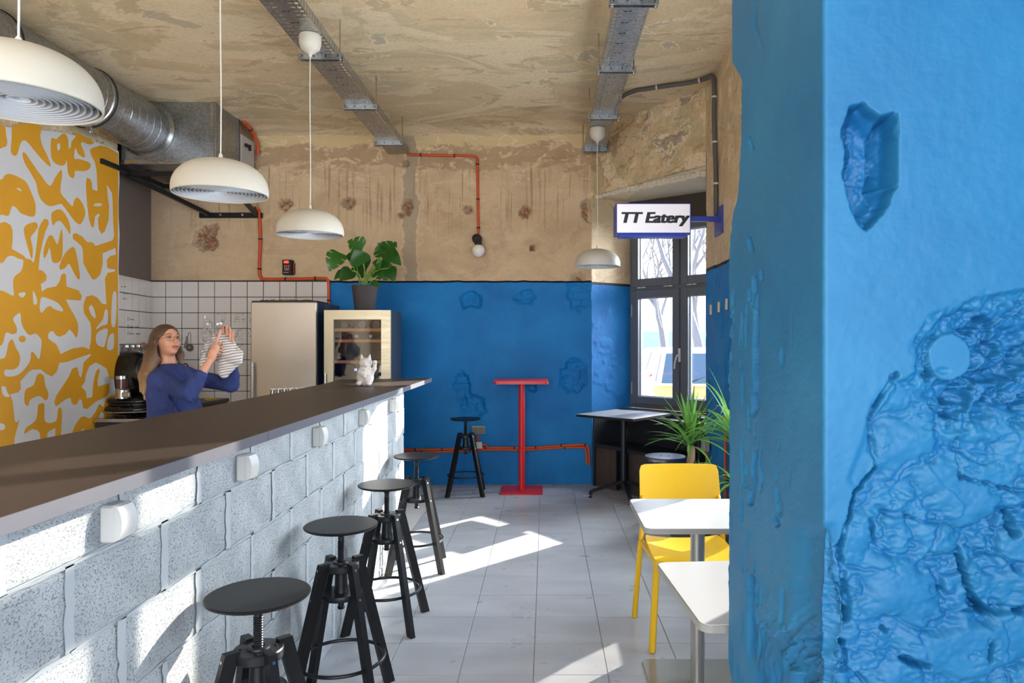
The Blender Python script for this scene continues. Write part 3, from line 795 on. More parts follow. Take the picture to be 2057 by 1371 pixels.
# ------------------------------------------------------------------ windows
def frame_bar(mb, o, d, n, u0, u1, z0, z1, dep, off=0.0):
    c = o+d*((u0+u1)/2)+n*off+Vector((0, 0, (z0+z1)/2)); Mx = Matrix((d, n, Vector((0, 0, 1)))).transposed()
    mb.box(c, (abs(u1-u0), dep, abs(z1-z0)), M=Mx, bev=0.004)
def rect_frame(o, d, n, u0, u1, z0, z1, w, dep, off=0.0, wb=None):
    mb = MB(); wb = wb or w
    frame_bar(mb, o, d, n, u0, u0+w, z0, z1, dep, off); frame_bar(mb, o, d, n, u1-w, u1, z0, z1, dep, off)
    frame_bar(mb, o, d, n, u0+w, u1-w, z0, z0+wb, dep, off); frame_bar(mb, o, d, n, u0+w, u1-w, z1-w, z1, dep, off); return mb
def build_window(name, o, d, n, W, z0, zt, z1, sashes, fw=0.05, sw=0.065, transom_h=0.07, sill=0.10, mull=0.02, handle_at=None, upper=True):
    "n points into the room; sashes: list of (u0,u1)"
    rt = thing(name, None, None, loc=o); tag(rt, kind='structure')
    rect_frame(o, d, n, 0, W, z0, z1, fw, 0.07, 0, wb=fw).obj('window_frame', M['window_frame'], rt)
    m = MB(); frame_bar(m, o, d, n, fw, W-fw, zt-transom_h/2, zt+transom_h/2, 0.07); m.obj('transom', M['window_frame'], rt)
    for k in range(len(sashes)-1):
        u = (sashes[k][1]+sashes[k+1][0])/2
        m = MB(); frame_bar(m, o, d, n, u-mull/2-0.01, u+mull/2+0.01, z0+fw, z1-fw, 0.066); m.obj('mullion', M['window_frame'], rt)
    for (u0, u1) in sashes:
        for (a0, a1, lower) in ((z0+fw, zt-transom_h/2+0.012, 1), (zt+transom_h/2-0.012, z1-fw, 0)):
            s = rect_frame(o, d, n, u0, u1, a0, a1, sw, 0.06, 0.025).obj('sash', M['window_frame'], rt)
            g = rect_frame(o, d, n, u0+sw, u1-sw, a0+sw, a1-sw, 0.008, 0.03, 0.0).obj('glazing_bead', M['frame_edge'], s)
            m = MB(); frame_bar(m, o, d, n, u0+sw-.004, u1-sw+.004, a0+sw-.004, a1-sw+.004, 0.006, -0.01); m.obj('pane', M['glass'], s)
    # little white vents on the transom, hinges
    for (u0, u1) in sashes:
        for f in (0.22, 0.78):
            m = MB()
            for e in (-0.03, 0.03): frame_bar(m, o, d, n, u0+(u1-u0)*f+e-0.026, u0+(u1-u0)*f+e+0.026, zt+0.004, zt+0.016, 0.012, 0.06)
            m.obj('vent_slot', M['white_plastic'], rt)
    for zz in (z0+0.15, zt-0.3):
        m = MB(); frame_bar(m, o, d, n, 0.035, 0.05, zz, zz+0.13, 0.02, 0.055); m.obj('hinge', M['frame_edge'], rt)
    if handle_at is not None:
        u, zz = handle_at; p = o+d*u+n*0.06
        m = MB(); frame_bar(m, o, d, n, u-0.014, u+0.014, zz-0.07, zz+0.07, 0.014, 0.062)
        h = m.obj('handle_plate', M['white_plastic'], rt)
        m = MB(); q = p+Vector((0, 0, zz)); m.tube(smooth_path([q+n*0.0, q+n*0.035, q+n*0.045-d*0.01+Vector((0, 0, -0.02)), q+n*0.045-d*0.03+Vector((0, 0, -0.09)), q+n*0.045-d*0.035+Vector((0, 0, -0.14))], 4), 0.009, 10)
        m.obj('lever', M['white_plastic'], h)
    return rt
W1o = Vector((0.95, 7.75, 0)); dW = Vector((.7071, -.7071, 0)); nW = Vector((-.7071, -.7071, 0))
build_window('window_1', W1o, dW, nW, 1.33, 0.78, 2.07, 2.78, [(0.04, 0.655), (0.675, 1.29)], fw=0.045, sw=0.085, transom_h=0.06, handle_at=(0.665, 1.36))
W2o = Vector((1.62, 4.985, 0)); d2 = Vector((0, -1, 0)); n2 = Vector((-1, 0, 0))
build_window('window_2', W2o, d2, n2, 2.13, 0.60, 2.45, 3.0, [(0.05, 0.585), (0.635, 2.08)], fw=0.05, sw=0.045, transom_h=0.09)

# ================================================================== PILLAR (thick blue painted pier close on the right)
YP, XPS, YE = 1.2, 0.474, 1.815
def chip_edge(z):
    ypx = VY-(z-CAMZ)*FPX/1.8
    k = [(-900, 1471), (140, 1471), (152, 1478), (168, 1486), (200, 1491), (300, 1489), (380, 1485), (410, 1481), (430, 1472), (470, 1468), (560, 1464), (640, 1466), (760, 1463), (900, 1466), (1100, 1464), (2500, 1463)]
    xe = np.interp(ypx, [a for a, b in k], [b for a, b in k]) + 1.6*(fbm(ypx/14., ypx*0+3, 5, 3)-0.5)*2
    return XPS*FPX/(xe-VX)
zs = np.concatenate([np.linspace(-0.01, 0.86, 24)[:-1], np.linspace(0.86, 2.14, 560), np.linspace(2.14, 3.72, 24)[1:]])
ys_ = np.linspace(0, 1, 150)          # along the side, far -> near
r0 = 0.008; arc = np.linspace(0, PI/2, 9)[1:-1]
xs_ = np.concatenate([np.linspace(XPS+r0, 0.93, 210), np.linspace(0.93, XR+0.02, 16)[1:]])
side_n = len(ys_); cols = side_n+len(arc)+len(xs_)
Zg = np.repeat(zs[:, None], cols, 1); ye = chip_edge(zs)
Pp = np.zeros((len(zs), cols, 3)); Nn = np.zeros((len(zs), cols, 3))
yb = ye[:, None]+(YP+r0-ye[:, None])*ys_[None, :]
Pp[:, :side_n, 0] = XPS; Pp[:, :side_n, 1] = yb; Nn[:, :side_n, 0] = -1
for i, a in enumerate(arc):
    c = side_n+i; Pp[:, c, 0] = XPS+r0-r0*math.cos(a); Pp[:, c, 1] = YP+r0-r0*math.sin(a); Nn[:, c, 0] = -math.cos(a); Nn[:, c, 1] = -math.sin(a)
c0 = side_n+len(arc); Pp[:, c0:, 0] = xs_[None, :]; Pp[:, c0:, 1] = YP; Nn[:, c0:, 1] = -1
Pp[:, :, 2] = Zg
# pixel coordinates of every vertex, used to lay out the wear in wall units
ux = VX+Pp[:, :, 0]*FPX/Pp[:, :, 1]; uy = VY-(Zg-CAMZ)*FPX/Pp[:, :, 1]
hh = np.zeros(ux.shape); chp = np.zeros(ux.shape)
hh += 0.0030*(fbm(Pp[:, :, 0]*9+Pp[:, :, 1]*9, Zg*9, 71, 4)-0.5)+0.0012*(fbm(ux/16, uy/16, 72, 3)-0.5)
fr = ux > 1640
# lens shaped hole
cr_poly = [(1705, 215), (1735, 206), (1762, 226), (1772, 232), (1800, 226), (1806, 250), (1804, 370), (1785, 420), (1760, 445), (1745, 463), (1722, 448), (1705, 400), (1692, 350), (1696, 300), (1690, 262)]
wx = ux+10*(fbm(ux/22, uy/22, 80, 3)-0.5); wy = uy+10*(fbm(ux/22, uy/22, 81, 3)-0.5)
dd = in_poly(cr_poly, wx, wy); m = sstep(-1, 6, dd)
f1, f2, cid = voronoi(ux/46+0.3, uy/70, 83)
hh -= m*(0.018+0.030*sstep(0, 34, dd)+0.020*cid+0.016*fbm(ux/18, uy/18, 84, 4)); chp = np.maximum(chp, m)
dr_ = in_poly([(1772, 240), (1806, 228), (1806, 365), (1768, 372)], ux, uy); hh -= 0.016*sstep(-2, 5, dr_)
ho = np.hypot(ux-1709, uy-333); hh -= 0.02*(1-sstep(3, 6, ho))
# fallen render exposing painted rubble, lower right
rz_poly = [(2100, 572), (2020, 585), (1950, 604), (1905, 628), (1868, 660), (1848, 700), (1838, 745), (1800, 760), (1782, 800), (1750, 850), (1742, 905), (1764, 930), (1740, 955), (1722, 985), (1708, 1030), (1693, 1080), (1650, 1120), (1612, 1062), (1606, 1180), (1624, 1240), (1626, 1371), (1630, 1900), (2900, 1900), (2900, 572)]
wx = ux+26*(fbm(ux/40, uy/40, 90, 4)-0.5); wy = uy+26*(fbm(ux/40, uy/40, 91, 4)-0.5)
dz = in_poly(rz_poly, wx, wy)*fr; m = sstep(0, 9, dz)*fr
wsx = ux+46*(fbm(ux/60, uy/60, 95, 3)-0.5); wsy = uy+46*(fbm(ux/60, uy/60, 96, 3)-0.5)
f1, f2, cid = voronoi(wsx/150+0.37, wsy/105+0.15, 97)
joint = (1-sstep(0.01, 0.11, f2-f1+0.08*(fbm(ux/18, uy/18, 141, 3)-0.5)))*sstep(0.40, 0.58, fbm(ux/120, uy/90, 140, 3))
low = sstep(850, 1050, uy)*0.6+sstep(1850, 1950, ux)*0.4
rdg = (1-np.abs(2*fbm(ux/150+3, uy/100, 161, 5, 0.5)-1))**7; hh -= m*0.013*rdg*(0.4+low); chp = np.maximum(chp, m*rdg*0.7)
hh -= m*(0.003+0.005*joint*(0.5+low)+0.0035*cid+0.015*(fbm(ux/90, uy/60, 98, 5, 0.5)-0.5))
hh -= m*0.012*sstep(0.62, 0.70, fbm(ux/40+9, uy/22, 99, 5))*(0.35+joint)
chp = np.maximum(chp, m*np.clip(0.25+joint, 0, 1)*0.9)
# bowl of the big upper crater with a round flat cap in it
e = np.hypot((ux-2010)/190, (uy-735)/150); bowl = (1-sstep(0.6, 1.0, e+0.3*(fbm(ux/30, uy/30, 101, 4)-0.5)))*fr
hh -= bowl*(0.012+0.046*np.abs(fbm(ux/75, uy/50, 102, 5)-0.5)*2+0.022*sstep(.5, .62, fbm(ux/36, uy/26, 103, 4))); chp = np.maximum(chp, bowl*0.8)
capd = np.hypot((ux-1914)/46, (uy-717)/50)+0.10*(fbm(ux/10, uy/10, 104, 3)-0.5)
cm = (1-sstep(0.92, 1.0, capd))*fr; hh = hh*(1-cm)+cm*(-0.008); chp = chp*(1-cm)
cm2 = (1-sstep(0.1, 0.3, np.hypot((ux-1900)/60, (uy-745)/30)))*cm; hh -= cm2*0.004
# cracks and cavities
for pl, w, dpt in (([(1800, 752), (1770, 800), (1748, 840), (1758, 900), (1762, 940), (1745, 965), (1722, 990), (1712, 1030), (1697, 1075), (1692, 1110), (1700, 1160), (1706, 1200)], 8, .013),
                   ([(1700, 1180), (1712, 1215), (1708, 1250)], 11, .03), ([(1930, 880), (1935, 960), (2057, 990)], 5, .012), ([(1935, 1110), (1945, 1160), (1960, 1200), (2000, 1235)], 8, .02),
                   ([(1960, 1215), (1990, 1235), (2060, 1228)], 10, .022), ([(2036, 1040), (2050, 1075)], 12, .03), ([(1640, 1190), (1700, 1175)], 4, .008), ([(1820, 1327), (1870, 1345)], 9, .02), ([(1680, 1290), (1700, 1300)], 8, .018),
                   ([(2000, 1300), (1995, 1330)], 7, .015), ([(1780, 1268), (1790, 1272)], 5, .02)):
    d_ = line_dist(pl, ux+8*(fbm(ux/12, uy/12, 110, 3)-0.5), uy+8*(fbm(ux/12, uy/12, 111, 3)-0.5))
    k = (1-sstep(w*0.35, w, d_))*fr; k = k*(0.35+0.9*sstep(.3, .65, fbm(ux/26, uy/26, 151, 3))); hh -= k*dpt*1.3; chp = np.maximum(chp, k)
hh -= 0.004*(1-sstep(10, 26, np.abs(in_poly([(1742, 850), (1790, 800), (1800, 870), (1770, 930)], ux, uy)*0+line_dist([(1770, 820), (1750, 900), (1725, 960)], ux, uy))))*fr
# scrapes on the side face
sd_m = ux < 1640
for pl, w, dpt in (([(1516, 560), (1520, 620), (1518, 700), (1517, 760), (1514, 830)], 8, .010), ([(1518, 700), (1520, 740), (1516, 820)], 7, .010), ([(1508, 1160), (1506, 1240), (1512, 1330), (1530, 1371), (1560, 1500)], 9, .014),
                   ([(1556, 1040), (1560, 1052)], 7, .008), ([(1504, 480), (1511, 505)], 5, .008), ([(1530, 545), (1532, 560)], 5, .006), ([(1526, 0), (1512, 90)], 3, .004), ([(1505, 280), (1512, 300)], 4, .006),
                   ([(1516, 910), (1514, 970), (1508, 1010)], 7, .008), ([(1500, 640), (1498, 700)], 3, .004), ([(1532, 950), (1528, 985)], 4, .005)):
    d_ = line_dist(pl, ux+5*(fbm(ux/9, uy/16, 120, 3)-0.5), uy)
    k = (1-sstep(w*0.3, w, d_))*sd_m; hh -= k*dpt; chp = np.maximum(chp, k)
lowc = sstep(1200, 1300, uy)*sstep(1500, 1530, ux)*sd_m; hh -= lowc*0.014*sstep(.45, .62, fbm(ux/16+uy/40, uy/34, 130, 5)); chp = np.maximum(chp, lowc*.6)
brk = sstep(1045, 1080, uy)*(1-sstep(22, 60, np.abs(ux-1640))); hh -= brk*(0.010+0.012*fbm(ux/20, uy/26, 133, 4)); chp = np.maximum(chp, brk*0.4)
hh -= 0.006*sstep(.62, .7, fbm(ux/10, uy/60, 131, 4))*sd_m*sstep(500, 620, uy)*(1-sstep(1560, 1600, ux))
hh *= (ux < 2900); Pp += Nn*hh[:, :, None]
pil = link('pillar', grid_mesh('pillar', Pp, {'chip': chp}, flip=False), M['pillar'], kind='structure')
MB().box(((XPS+0.12+XR)/2, (YP+0.13+1.70)/2, 1.85), (XR-XPS-0.12, 1.70-YP-0.13, 3.7)).obj('pillar_core', M['blue'], pil, kind='structure')

# ================================================================== BAR
XW = -1.05
bar = thing('bar_counter', 'long bar front of bare grey concrete blocks running from the foreground to the red table', 'bar front', (XW-0.1, 3.2, 0))
MB().box((XW-0.105, 3.03, 0.577), (0.20, 4.37, 1.153)).obj('mortar_bed', M['mortar'], bar)
blk = []
for v in range(4):
    b = MB().box((0, 0, 0), (0.03, 0.375, 0.183), bev=0.006)
    b.v = [(x+random.uniform(-.0015, .0015), y+random.uniform(-.003, .003), z_+random.uniform(-.003, .003)) for x, y, z_ in b.v]
    m_ = b.mesh('concrete_block', 30); m_.materials.append(M['block']); blk.append(m_)
half = []
for zc in range(7):
    z0 = 0.0 if zc == 0 else 0.045+0.1925*(zc-1); z1 = min(0.045+0.1925*zc, 1.153)
    if zc == 0: continue
    zmid = (z0+z1)/2-0.002; zs_ = 1.0
    joints = 3.87 if zc % 2 == 1 else 3.675
    if zc == 5: pass
    js = [joints+0.3865*k for k in range(-9, 6)]
    for k in range(len(js)-1):
        a_, b_ = js[k], js[k+1]; a_ = max(a_, 0.85); b_ = min(b_, 5.225)
        if b_-a_ < 0.08: continue
        o = link('concrete_block', random.choice(blk), None, bar); o.matrix_parent_inverse = Matrix()
        o.location = (XW-0.015+random.uniform(-.0015, .0015)-(XW-0.1), (a_+b_)/2-3.2, zmid)
        o.scale = (1, (b_-a_-0.006)/0.375, (z1-z0-0.0095)/0.183)
o = MB().box((XW-0.02, 3.04, 1.082), (0.032, 4.36, 0.14)).obj('top_course', M['block'], bar) if False else None
MB().box((XW-0.018, 3.04, 0.022), (0.03, 4.36, 0.04)).obj('base_course', M['block'], bar)
MB().box((XW-0.105, 5.225, 0.577), (0.18, 0.012, 1.15)).obj('end_render', M['mortar'], bar)
bs = MB()   # thin mortar smears wiped over the joints
rnd_ = random.Random(5)
def smear(y0_, y1_, za, zb, horiz):
    n = 9; L_ = []; R__ = []
    for k in range(n+1):
        t_ = k/n
        if horiz: L_.append((y0_+(y1_-y0_)*t_, za+rnd_.uniform(-.003, .003))); R__.append((y0_+(y1_-y0_)*t_, zb+rnd_.uniform(-.003, .003)))
        else: L_.append((y0_+rnd_.uniform(-.005, .005), za+(zb-za)*t_)); R__.append((y1_+rnd_.uniform(-.005, .005), za+(zb-za)*t_))
    vs = [(XW+0.0022, a, b) for a, b in L_]+[(XW+0.0022, a, b) for a, b in R__]
    bs.add(vs, [(k, k+1, n+2+k, n+1+k) if not horiz else (k, n+1+k, n+2+k, k+1) for k in range(n)])
for zc in range(1, 7):
    z0 = 0.045+0.1925*(zc-1); z1 = min(0.045+0.1925*zc, 1.153); j0 = 3.87 if zc % 2 == 1 else 3.675
    for k in range(-9, 6):
        y = j0+0.3865*k
        if 0.9 < y < 5.2: w_ = rnd_.uniform(.022, .036); smear(y-w_*.5, y+w_*.5, z0, z1, False)
        if 0.9 < y < 5.0 and zc > 1: smear(y, min(y+0.39, 5.22), z0-rnd_.uniform(.002, .005), z0+rnd_.uniform(.001, .003), True)
sm_ = bs.obj('mortar_smear', M['mortar'], bar); sm_['kind'] = 'stuff'
# worktop in three boards
wt = thing('worktop', 'dark brown worktop lying along the top of the block bar', 'worktop', (-1.3, 3.3, 1.156))
ZT = 1.19
def top_board(poly):
    m = MB(); m.prism(poly, 1.156, ZT-0.0012); o = m.obj('worktop_board', M['worktop_edge'], wt)
    c = Vector((sum(p[0] for p in poly)/len(poly), sum(p[1] for p in poly)/len(poly)))
    q = [(c[0]+(p[0]-c[0])*0.9985, c[1]+(p[1]-c[1])*0.999) for p in poly]
    m = MB(); m.prism(q, ZT-0.0012, ZT); m.obj('laminate_surface', M['worktop'], o)
top_board([(-1.60, 0.5), (-0.962, 0.5), (-0.962, 2.438), (-1.61, 2.438)])
top_board([(-1.61, 2.441), (-0.962, 2.441), (-0.962, 4.578), (-1.62, 4.578)])
top_board([(-1.62, 4.581), (-0.962, 4.581), (-0.975, 6.03), (-1.67, 5.70), (-1.62, 5.05)])
MB().box((-1.45, 5.55, 0.578), (0.06, 0.3, 1.155)).obj('end_support', M['matte_black'], wt)
MB().box((-1.43, 2.4, 1.125), (0.32, 3.6, 0.06)).obj('underframe', M['matte_black'], wt)
# sockets under the worktop
def socket(y, z, lab):
    t = thing('wall_socket', lab, 'socket', (XW, y, z), group='sockets on the bar front')
    local('socket_box', MB().box((0.016, 0, 0), (0.034, 0.066, 0.088), bev=0.005), M['white_plastic'], t)
    pr = [(0.033, -0.042), (0.046, -0.036), (0.052, -0.015), (0.053, 0.006), (0.049, 0.026), (0.042, 0.040), (0.033, 0.044)]
    m = MB(); Mx = Matrix(((1, 0, 0), (0, 0, -1), (0, 1, 0)))
    m.prism(pr, -0.031, 0.031, M=Mx); local('hinged_lid', m, M['white_plastic'], t, 24)
    local('lid_tab', MB().box((0.05, 0.018, -0.044), (0.012, 0.02, 0.006), bev=0.002), M['grey_box'], t)
for y, z_, lab in ((1.688, 1.069, 'white socket box nearest the camera on the block bar'), (2.42, 1.07, 'second socket box from the camera, under the worktop edge'),
                (3.2, 1.07, 'middle one of the five socket boxes on the bar front'), (3.98, 1.072, 'fourth socket box, half in sunlight below the porcelain cat'),
                (4.75, 1.072, 'farthest socket box at the sunlit end of the bar')): socket(y, z_, lab)

# ================================================================== BAR STOOLS
def make_stool(name, loc, rz, seatz, lab):
    t = thing(name, lab, 'stool', loc, rz, 'black adjustable bar stools')
    s = MB(); s.lathe((0, 0, 0), [(0, seatz-0.014), (0.138, seatz-0.014), (0.148, seatz-0.009), (0.151, seatz-0.003), (0.147, seatz), (0, seatz)], 48); local('seat', s, M['black'], t, 20)
    s = MB(); s.cyl((0, 0, 0.40), (0, 0, seatz-0.014), 0.0125, 16)
    zz = 0.585
    while zz < seatz-0.07: s.torus((0, 0, zz), 0.0125, 0.0026, 18, 5); zz += 0.0075
    s.lathe((0, 0, 0), [(0.0125, seatz-0.05), (0.016, seatz-0.045), (0.016, seatz-0.014)], 18); local('screw_spindle', s, M['black_metal'], t)
    s = MB(); s.lathe((0, 0, 0), [(0.0, 0.552), (0.070, 0.552), (0.073, 0.556), (0.073, 0.578), (0.070, 0.582), (0.035, 0.583), (0.033, 0.588), (0.018, 0.588)], 32); 
    for k in range(4):
        a_ = k*PI/2+0.35; s.cyl((0.05*math.cos(a_), 0.05*math.sin(a_), 0.58), (0.05*math.cos(a_), 0.05*math.sin(a_), 0.587), 0.005, 8)
    local('upper_collar', s, M['black_metal'], t)
    s = MB(); s.lathe((0, 0, 0), [(0.0, 0.44), (0.082, 0.44), (0.084, 0.444), (0.084, 0.458), (0.082, 0.462), (0.0, 0.462)], 32)
    s.cyl((0, 0, 0.395), (0, 0, 0.44), 0.010, 12); s.lathe((0, 0, 0), [(0, .388), (.014, .39), (.016, .396), (.012, .402)], 14); local('lower_collar', s, M['black_metal'], t)
    s = MB(); s.lathe((0, 0, 0), [(0.030, 0.462), (0.027, 0.48), (0.024, 0.552)], 20); local('sleeve', s, M['black_metal'], t)
    for k in range(4):
        a_ = PI/4+k*PI/2; c, sn = math.cos(a_), math.sin(a_); s = MB()
        top = Vector((0.080*c, 0.080*sn, 0.590)); bot = Vector((0.240*c, 0.240*sn, 0.0))
        d_ = (bot-top).normalized(); tang = Vector((-sn, c, 0)); rad = tang.cross(d_).normalized()
        if rad.dot(Vector((c, sn, 0))) < 0: rad = -rad
        w, h = 0.0125, 0.021; vs = []
        for p, zc in ((top, 0.592), (bot, 0.0)):
            for i, j in ((-1, -1), (1, -1), (1, 1), (-1, 1)):
                q = p+tang*w*i+rad*h*j; q = q+d_*((zc-q.z)/d_.z); vs.append(q)
        s.add(vs, [(0, 1, 2, 3), (7, 6, 5, 4), (0, 4, 5, 1), (1, 5, 6, 2), (2, 6, 7, 3), (3, 7, 4, 0)])
        lg = local('leg', s, M['black'], t, 0)
        for zb in (0.565, 0.452):
            f = (0.590-zb)/0.59; p = top.lerp(bot, f)+rad*0.019; b = MB(); b.cyl(p, p+rad*0.004, 0.005, 10)
            b2 = local('bolt', b, M['steel'], lg)
    s = MB(); s.torus((0, 0, 0.185), 0.176, 0.0075, 56, 10); local('foot_ring', s, M['black_metal'], t)
    return t
st = make_stool('bar_stool', (-0.862, 2.112, 0), 0.0, 0.745, 'black bar stool nearest the camera, only its upper part in view')
make_stool('bar_stool', (-0.851, 2.93, 0), 0.05, 0.74, 'second black bar stool from the camera beside the block bar')
make_stool('bar_stool', (-0.846, 3.75, 0), -0.04, 0.742, 'third black bar stool from the camera, footring over the sun patch')
make_stool('bar_stool', (-0.86, 4.69, 0), 0.12, 0.742, 'fourth black bar stool, at the sunlit end of the block bar')
make_stool('bar_stool', (-0.79, 6.95, 0), 0.08, 0.742, 'black bar stool standing alone against the blue wall')

# ================================================================== RED TABLE
t = thing('high_table', 'tall red bar table with square top and square base plate', 'table', (-0.24, 7.08, 0))
local('tabletop', MB().prism(round_poly(0.53, 0.52, 0.03), 1.085, 1.115), M['red'], t)
local('column', MB().cyl((0, 0, 0.012), (0, 0, 1.085), 0.031, 28), M['red'], t)
local('base_plate', MB().prism(round_poly(0.42, 0.40, 0.015), 0.0, 0.012), M['red'], t)
local('mounting_plate', MB().prism(round_poly(0.2, 0.2, 0.01), 1.077, 1.085), M['red'], t)

# ================================================================== WHITE TABLES, YELLOW CHAIR
def bistro(loc, rz, w, d, lab, zt=0.75):
    t = thing('bistro_table', lab, 'table', loc, rz, 'white bistro tables')
    top = local('tabletop', MB().prism(round_poly(w, d, 0.035), zt-0.022, zt-0.002), M['grey_edge'], t)
    local('laminate_surface', MB().prism(round_poly(w-0.006, d-0.006, 0.032), zt-0.002, zt), M['laminate'], top)
    local('column', MB().cyl((0, 0, 0.01), (0, 0, zt-0.024), 0.031, 28), M['steel_paint'], t)
    local('mounting_plate', MB().prism(round_poly(.22, .22, .02), zt-0.03, zt-0.022), M['steel_paint'], t)
    local('base_plate', MB().prism(round_poly(0.43, 0.43, 0.02), 0.0, 0.010), M['steel_paint'], t)
bistro((0.667, 3.09, 0), 0, 0.54, 0.54, 'white square bistro table in front of the yellow chair')
bistro((0.665, 2.16, 0), 0.07, 0.54, 0.54, 'nearest white bistro table, right side hidden by the blue pillar', 0.745)

ch = thing('yellow_chair', 'bright yellow plastic chair behind the white tables', 'chair', (0.735, 3.6, 0))
# seat shell
m = MB(); nu, nv = 14, 14; vs = []; 
for j in range(nv+1):
    for i in range(nu+1):
        u = -1+2*i/nu; v = -1+2*j/nv; w_ = 0.215-0.012*(v*0.5+.5)
        z_ = 0.448-0.022*math.exp(-((u*1.1)**2+((v-0.1)*1.0)**2)*1.4)+0.010*max(0, -v-0.6)*-2.5+0.010*abs(u)**4
        vs.append((u*w_*(1-0.05*abs(v)**4), -0.205+0.41*(v*.5+.5)+(-0.012)*(1-u*u)*(v < -0.9), z_))
n1 = (nu+1)*(nv+1); vs2 = [(x, y, z_-0.018) for x, y, z_ in vs]
fs = []
for j in range(nv):
    for i in range(nu):
        a_ = j*(nu+1)+i; fs.append((a_, a_+1, a_+nu+2, a_+nu+1)); fs.append((a_+n1, a_+nu+1+n1, a_+nu+2+n1, a_+1+n1))
bd = [i for i in range(nu+1)]+[(j+1)*(nu+1)-1 for j in range(1, nv+1)]+[n1-1-i for i in range(1, nu+1)]+[j*(nu+1) for j in range(nv-1, 0, -1)]
for k in range(len(bd)):
    p, q = bd[k], bd[(k+1) % len(bd)]; fs.append((p, p+n1, q+n1, q))
m.add(vs, fs[:0]); m.v = vs+vs2; m.f = fs; local('seat', m, M['yellow'], ch, 50)
# backrest
m = MB(); vs = []; 
for j in range(9):
    for i in range(15):
        u = -1+2*i/14; v = j/8; z_ = 0.565+0.255*v; y = 0.215+0.075*v+0.028*(1-u*u); w_ = 0.222-0.006*v
        rr = 0.0
        if abs(u) == 1 and v == 1: rr = 0.012
        vs.append((u*(w_-rr*0.7), y, z_-rr*0.5))
n1 = len(vs); vs2 = [(x, y+0.012, z_) for x, y, z_ in vs]; fs = []
for j in range(8):
    for i in range(14):
        a_ = j*15+i; fs.append((a_, a_+1, a_+16, a_+15)); fs.append((a_+n1, a_+15+n1, a_+16+n1, a_+1+n1))
bd = list(range(15))+[(j+1)*15-1 for j in range(1, 9)]+[n1-1-i for i in range(1, 15)]+[j*15 for j in range(7, 0, -1)]
for k in range(len(bd)):
    p, q = bd[k], bd[(k+1) % len(bd)]; fs.append((p, p+n1, q+n1, q))
m.v = vs+vs2; m.f = fs; local('backrest', m, M['yellow'], ch, 50)
for s_ in (-1, 1):
    m = MB(); P1 = [Vector((s_*0.252, 0.235, 0.0)), Vector((s_*0.222, 0.195, 0.43)), Vector((s_*0.210, 0.205, 0.52)), Vector((s_*0.208, 0.225, 0.60)), Vector((s_*0.208, 0.245, 0.66))]
    for q in range(len(P1)-1): m.bar(P1[q]-(P1[q+1]-P1[q])*0.02*(q > 0), P1[q+1], 0.026-0.002*q, 0.036-0.002*q, up=(0, 1, 0), bev=0.006)
    local('leg', m, M['yellow'], ch, 40)
    m = MB(); m.bar(Vector((s_*0.222, -0.205, 0)), Vector((s_*0.195, -0.178, 0.435)), 0.030, 0.034, up=(0, 1, 0), bev=0.006); local('leg', m, M['yellow'], ch, 40)
    m = MB(); m.bar(Vector((s_*0.198, -0.19, 0.420)), Vector((s_*0.215, 0.2, 0.425)), 0.022, 0.03, bev=0.005); local('side_rail', m, M['yellow'], ch, 40)
m = MB(); m.bar(Vector((-0.2, -0.185, 0.420)), Vector((0.2, -0.185, 0.420)), 0.022, 0.03, bev=0.005); local('front_rail', m, M['yellow'], ch, 40)
# ================================================================== KITCHEN WALL TILES
pitch_x, pitch_z = 0.1708, 0.1640
tm = MB().box((0, -0.004, 0), (0.1640, 0.008, 0.1575), bev=0.0018).mesh('wall_tile', 0); tm.materials.append(M['white_tile'])
back = MB().box((-3.22, YF-0.008, 1.06), (1.86, 0.03, 2.13)).obj('tile_bed', M['dark_grout'], far)
x0 = PX(303, 0, YF).x
for i in range(11):
    for j in range(9):
        if i >= 8 and j >= 3: continue
        o = link('wall_tile', tm, None, far); o.matrix_parent_inverse = Matrix()
        o.location = (x0+pitch_x*(i+0.5), YF-0.023+random.uniform(-.0005, .0005), 2.128-pitch_z*(j+0.5))
        o.rotation_euler = (random.uniform(-.004, .004), 0, random.uniform(-.004, .004))
ang = math.atan2(kd.y, kd.x)
m = MB(); c = kpt(0.55, 1.06, 0.006); m.box(c, (1.1, 0.02, 2.13), rz=ang); m.obj('tile_bed', M['dark_grout'], kw)
for i in range(6):
    for j in range(9):
        o = link('wall_tile', tm, None, kw); o.matrix_parent_inverse = Matrix()
        p = kpt(0.045+pitch_x*(i+0.5), 2.128-pitch_z*(j+0.5), 0.018); o.location = p; o.rotation_euler = (random.uniform(-.004, .004), 0, ang+PI if kn.dot(Vector((math.sin(ang), -math.cos(ang), 0))) < 0 else ang)
MB().box((-3.2, YF-0.012, 2.134), (1.9, 0.032, 0.010)).obj('tile_edge_trim', M['dark_grout'], far)

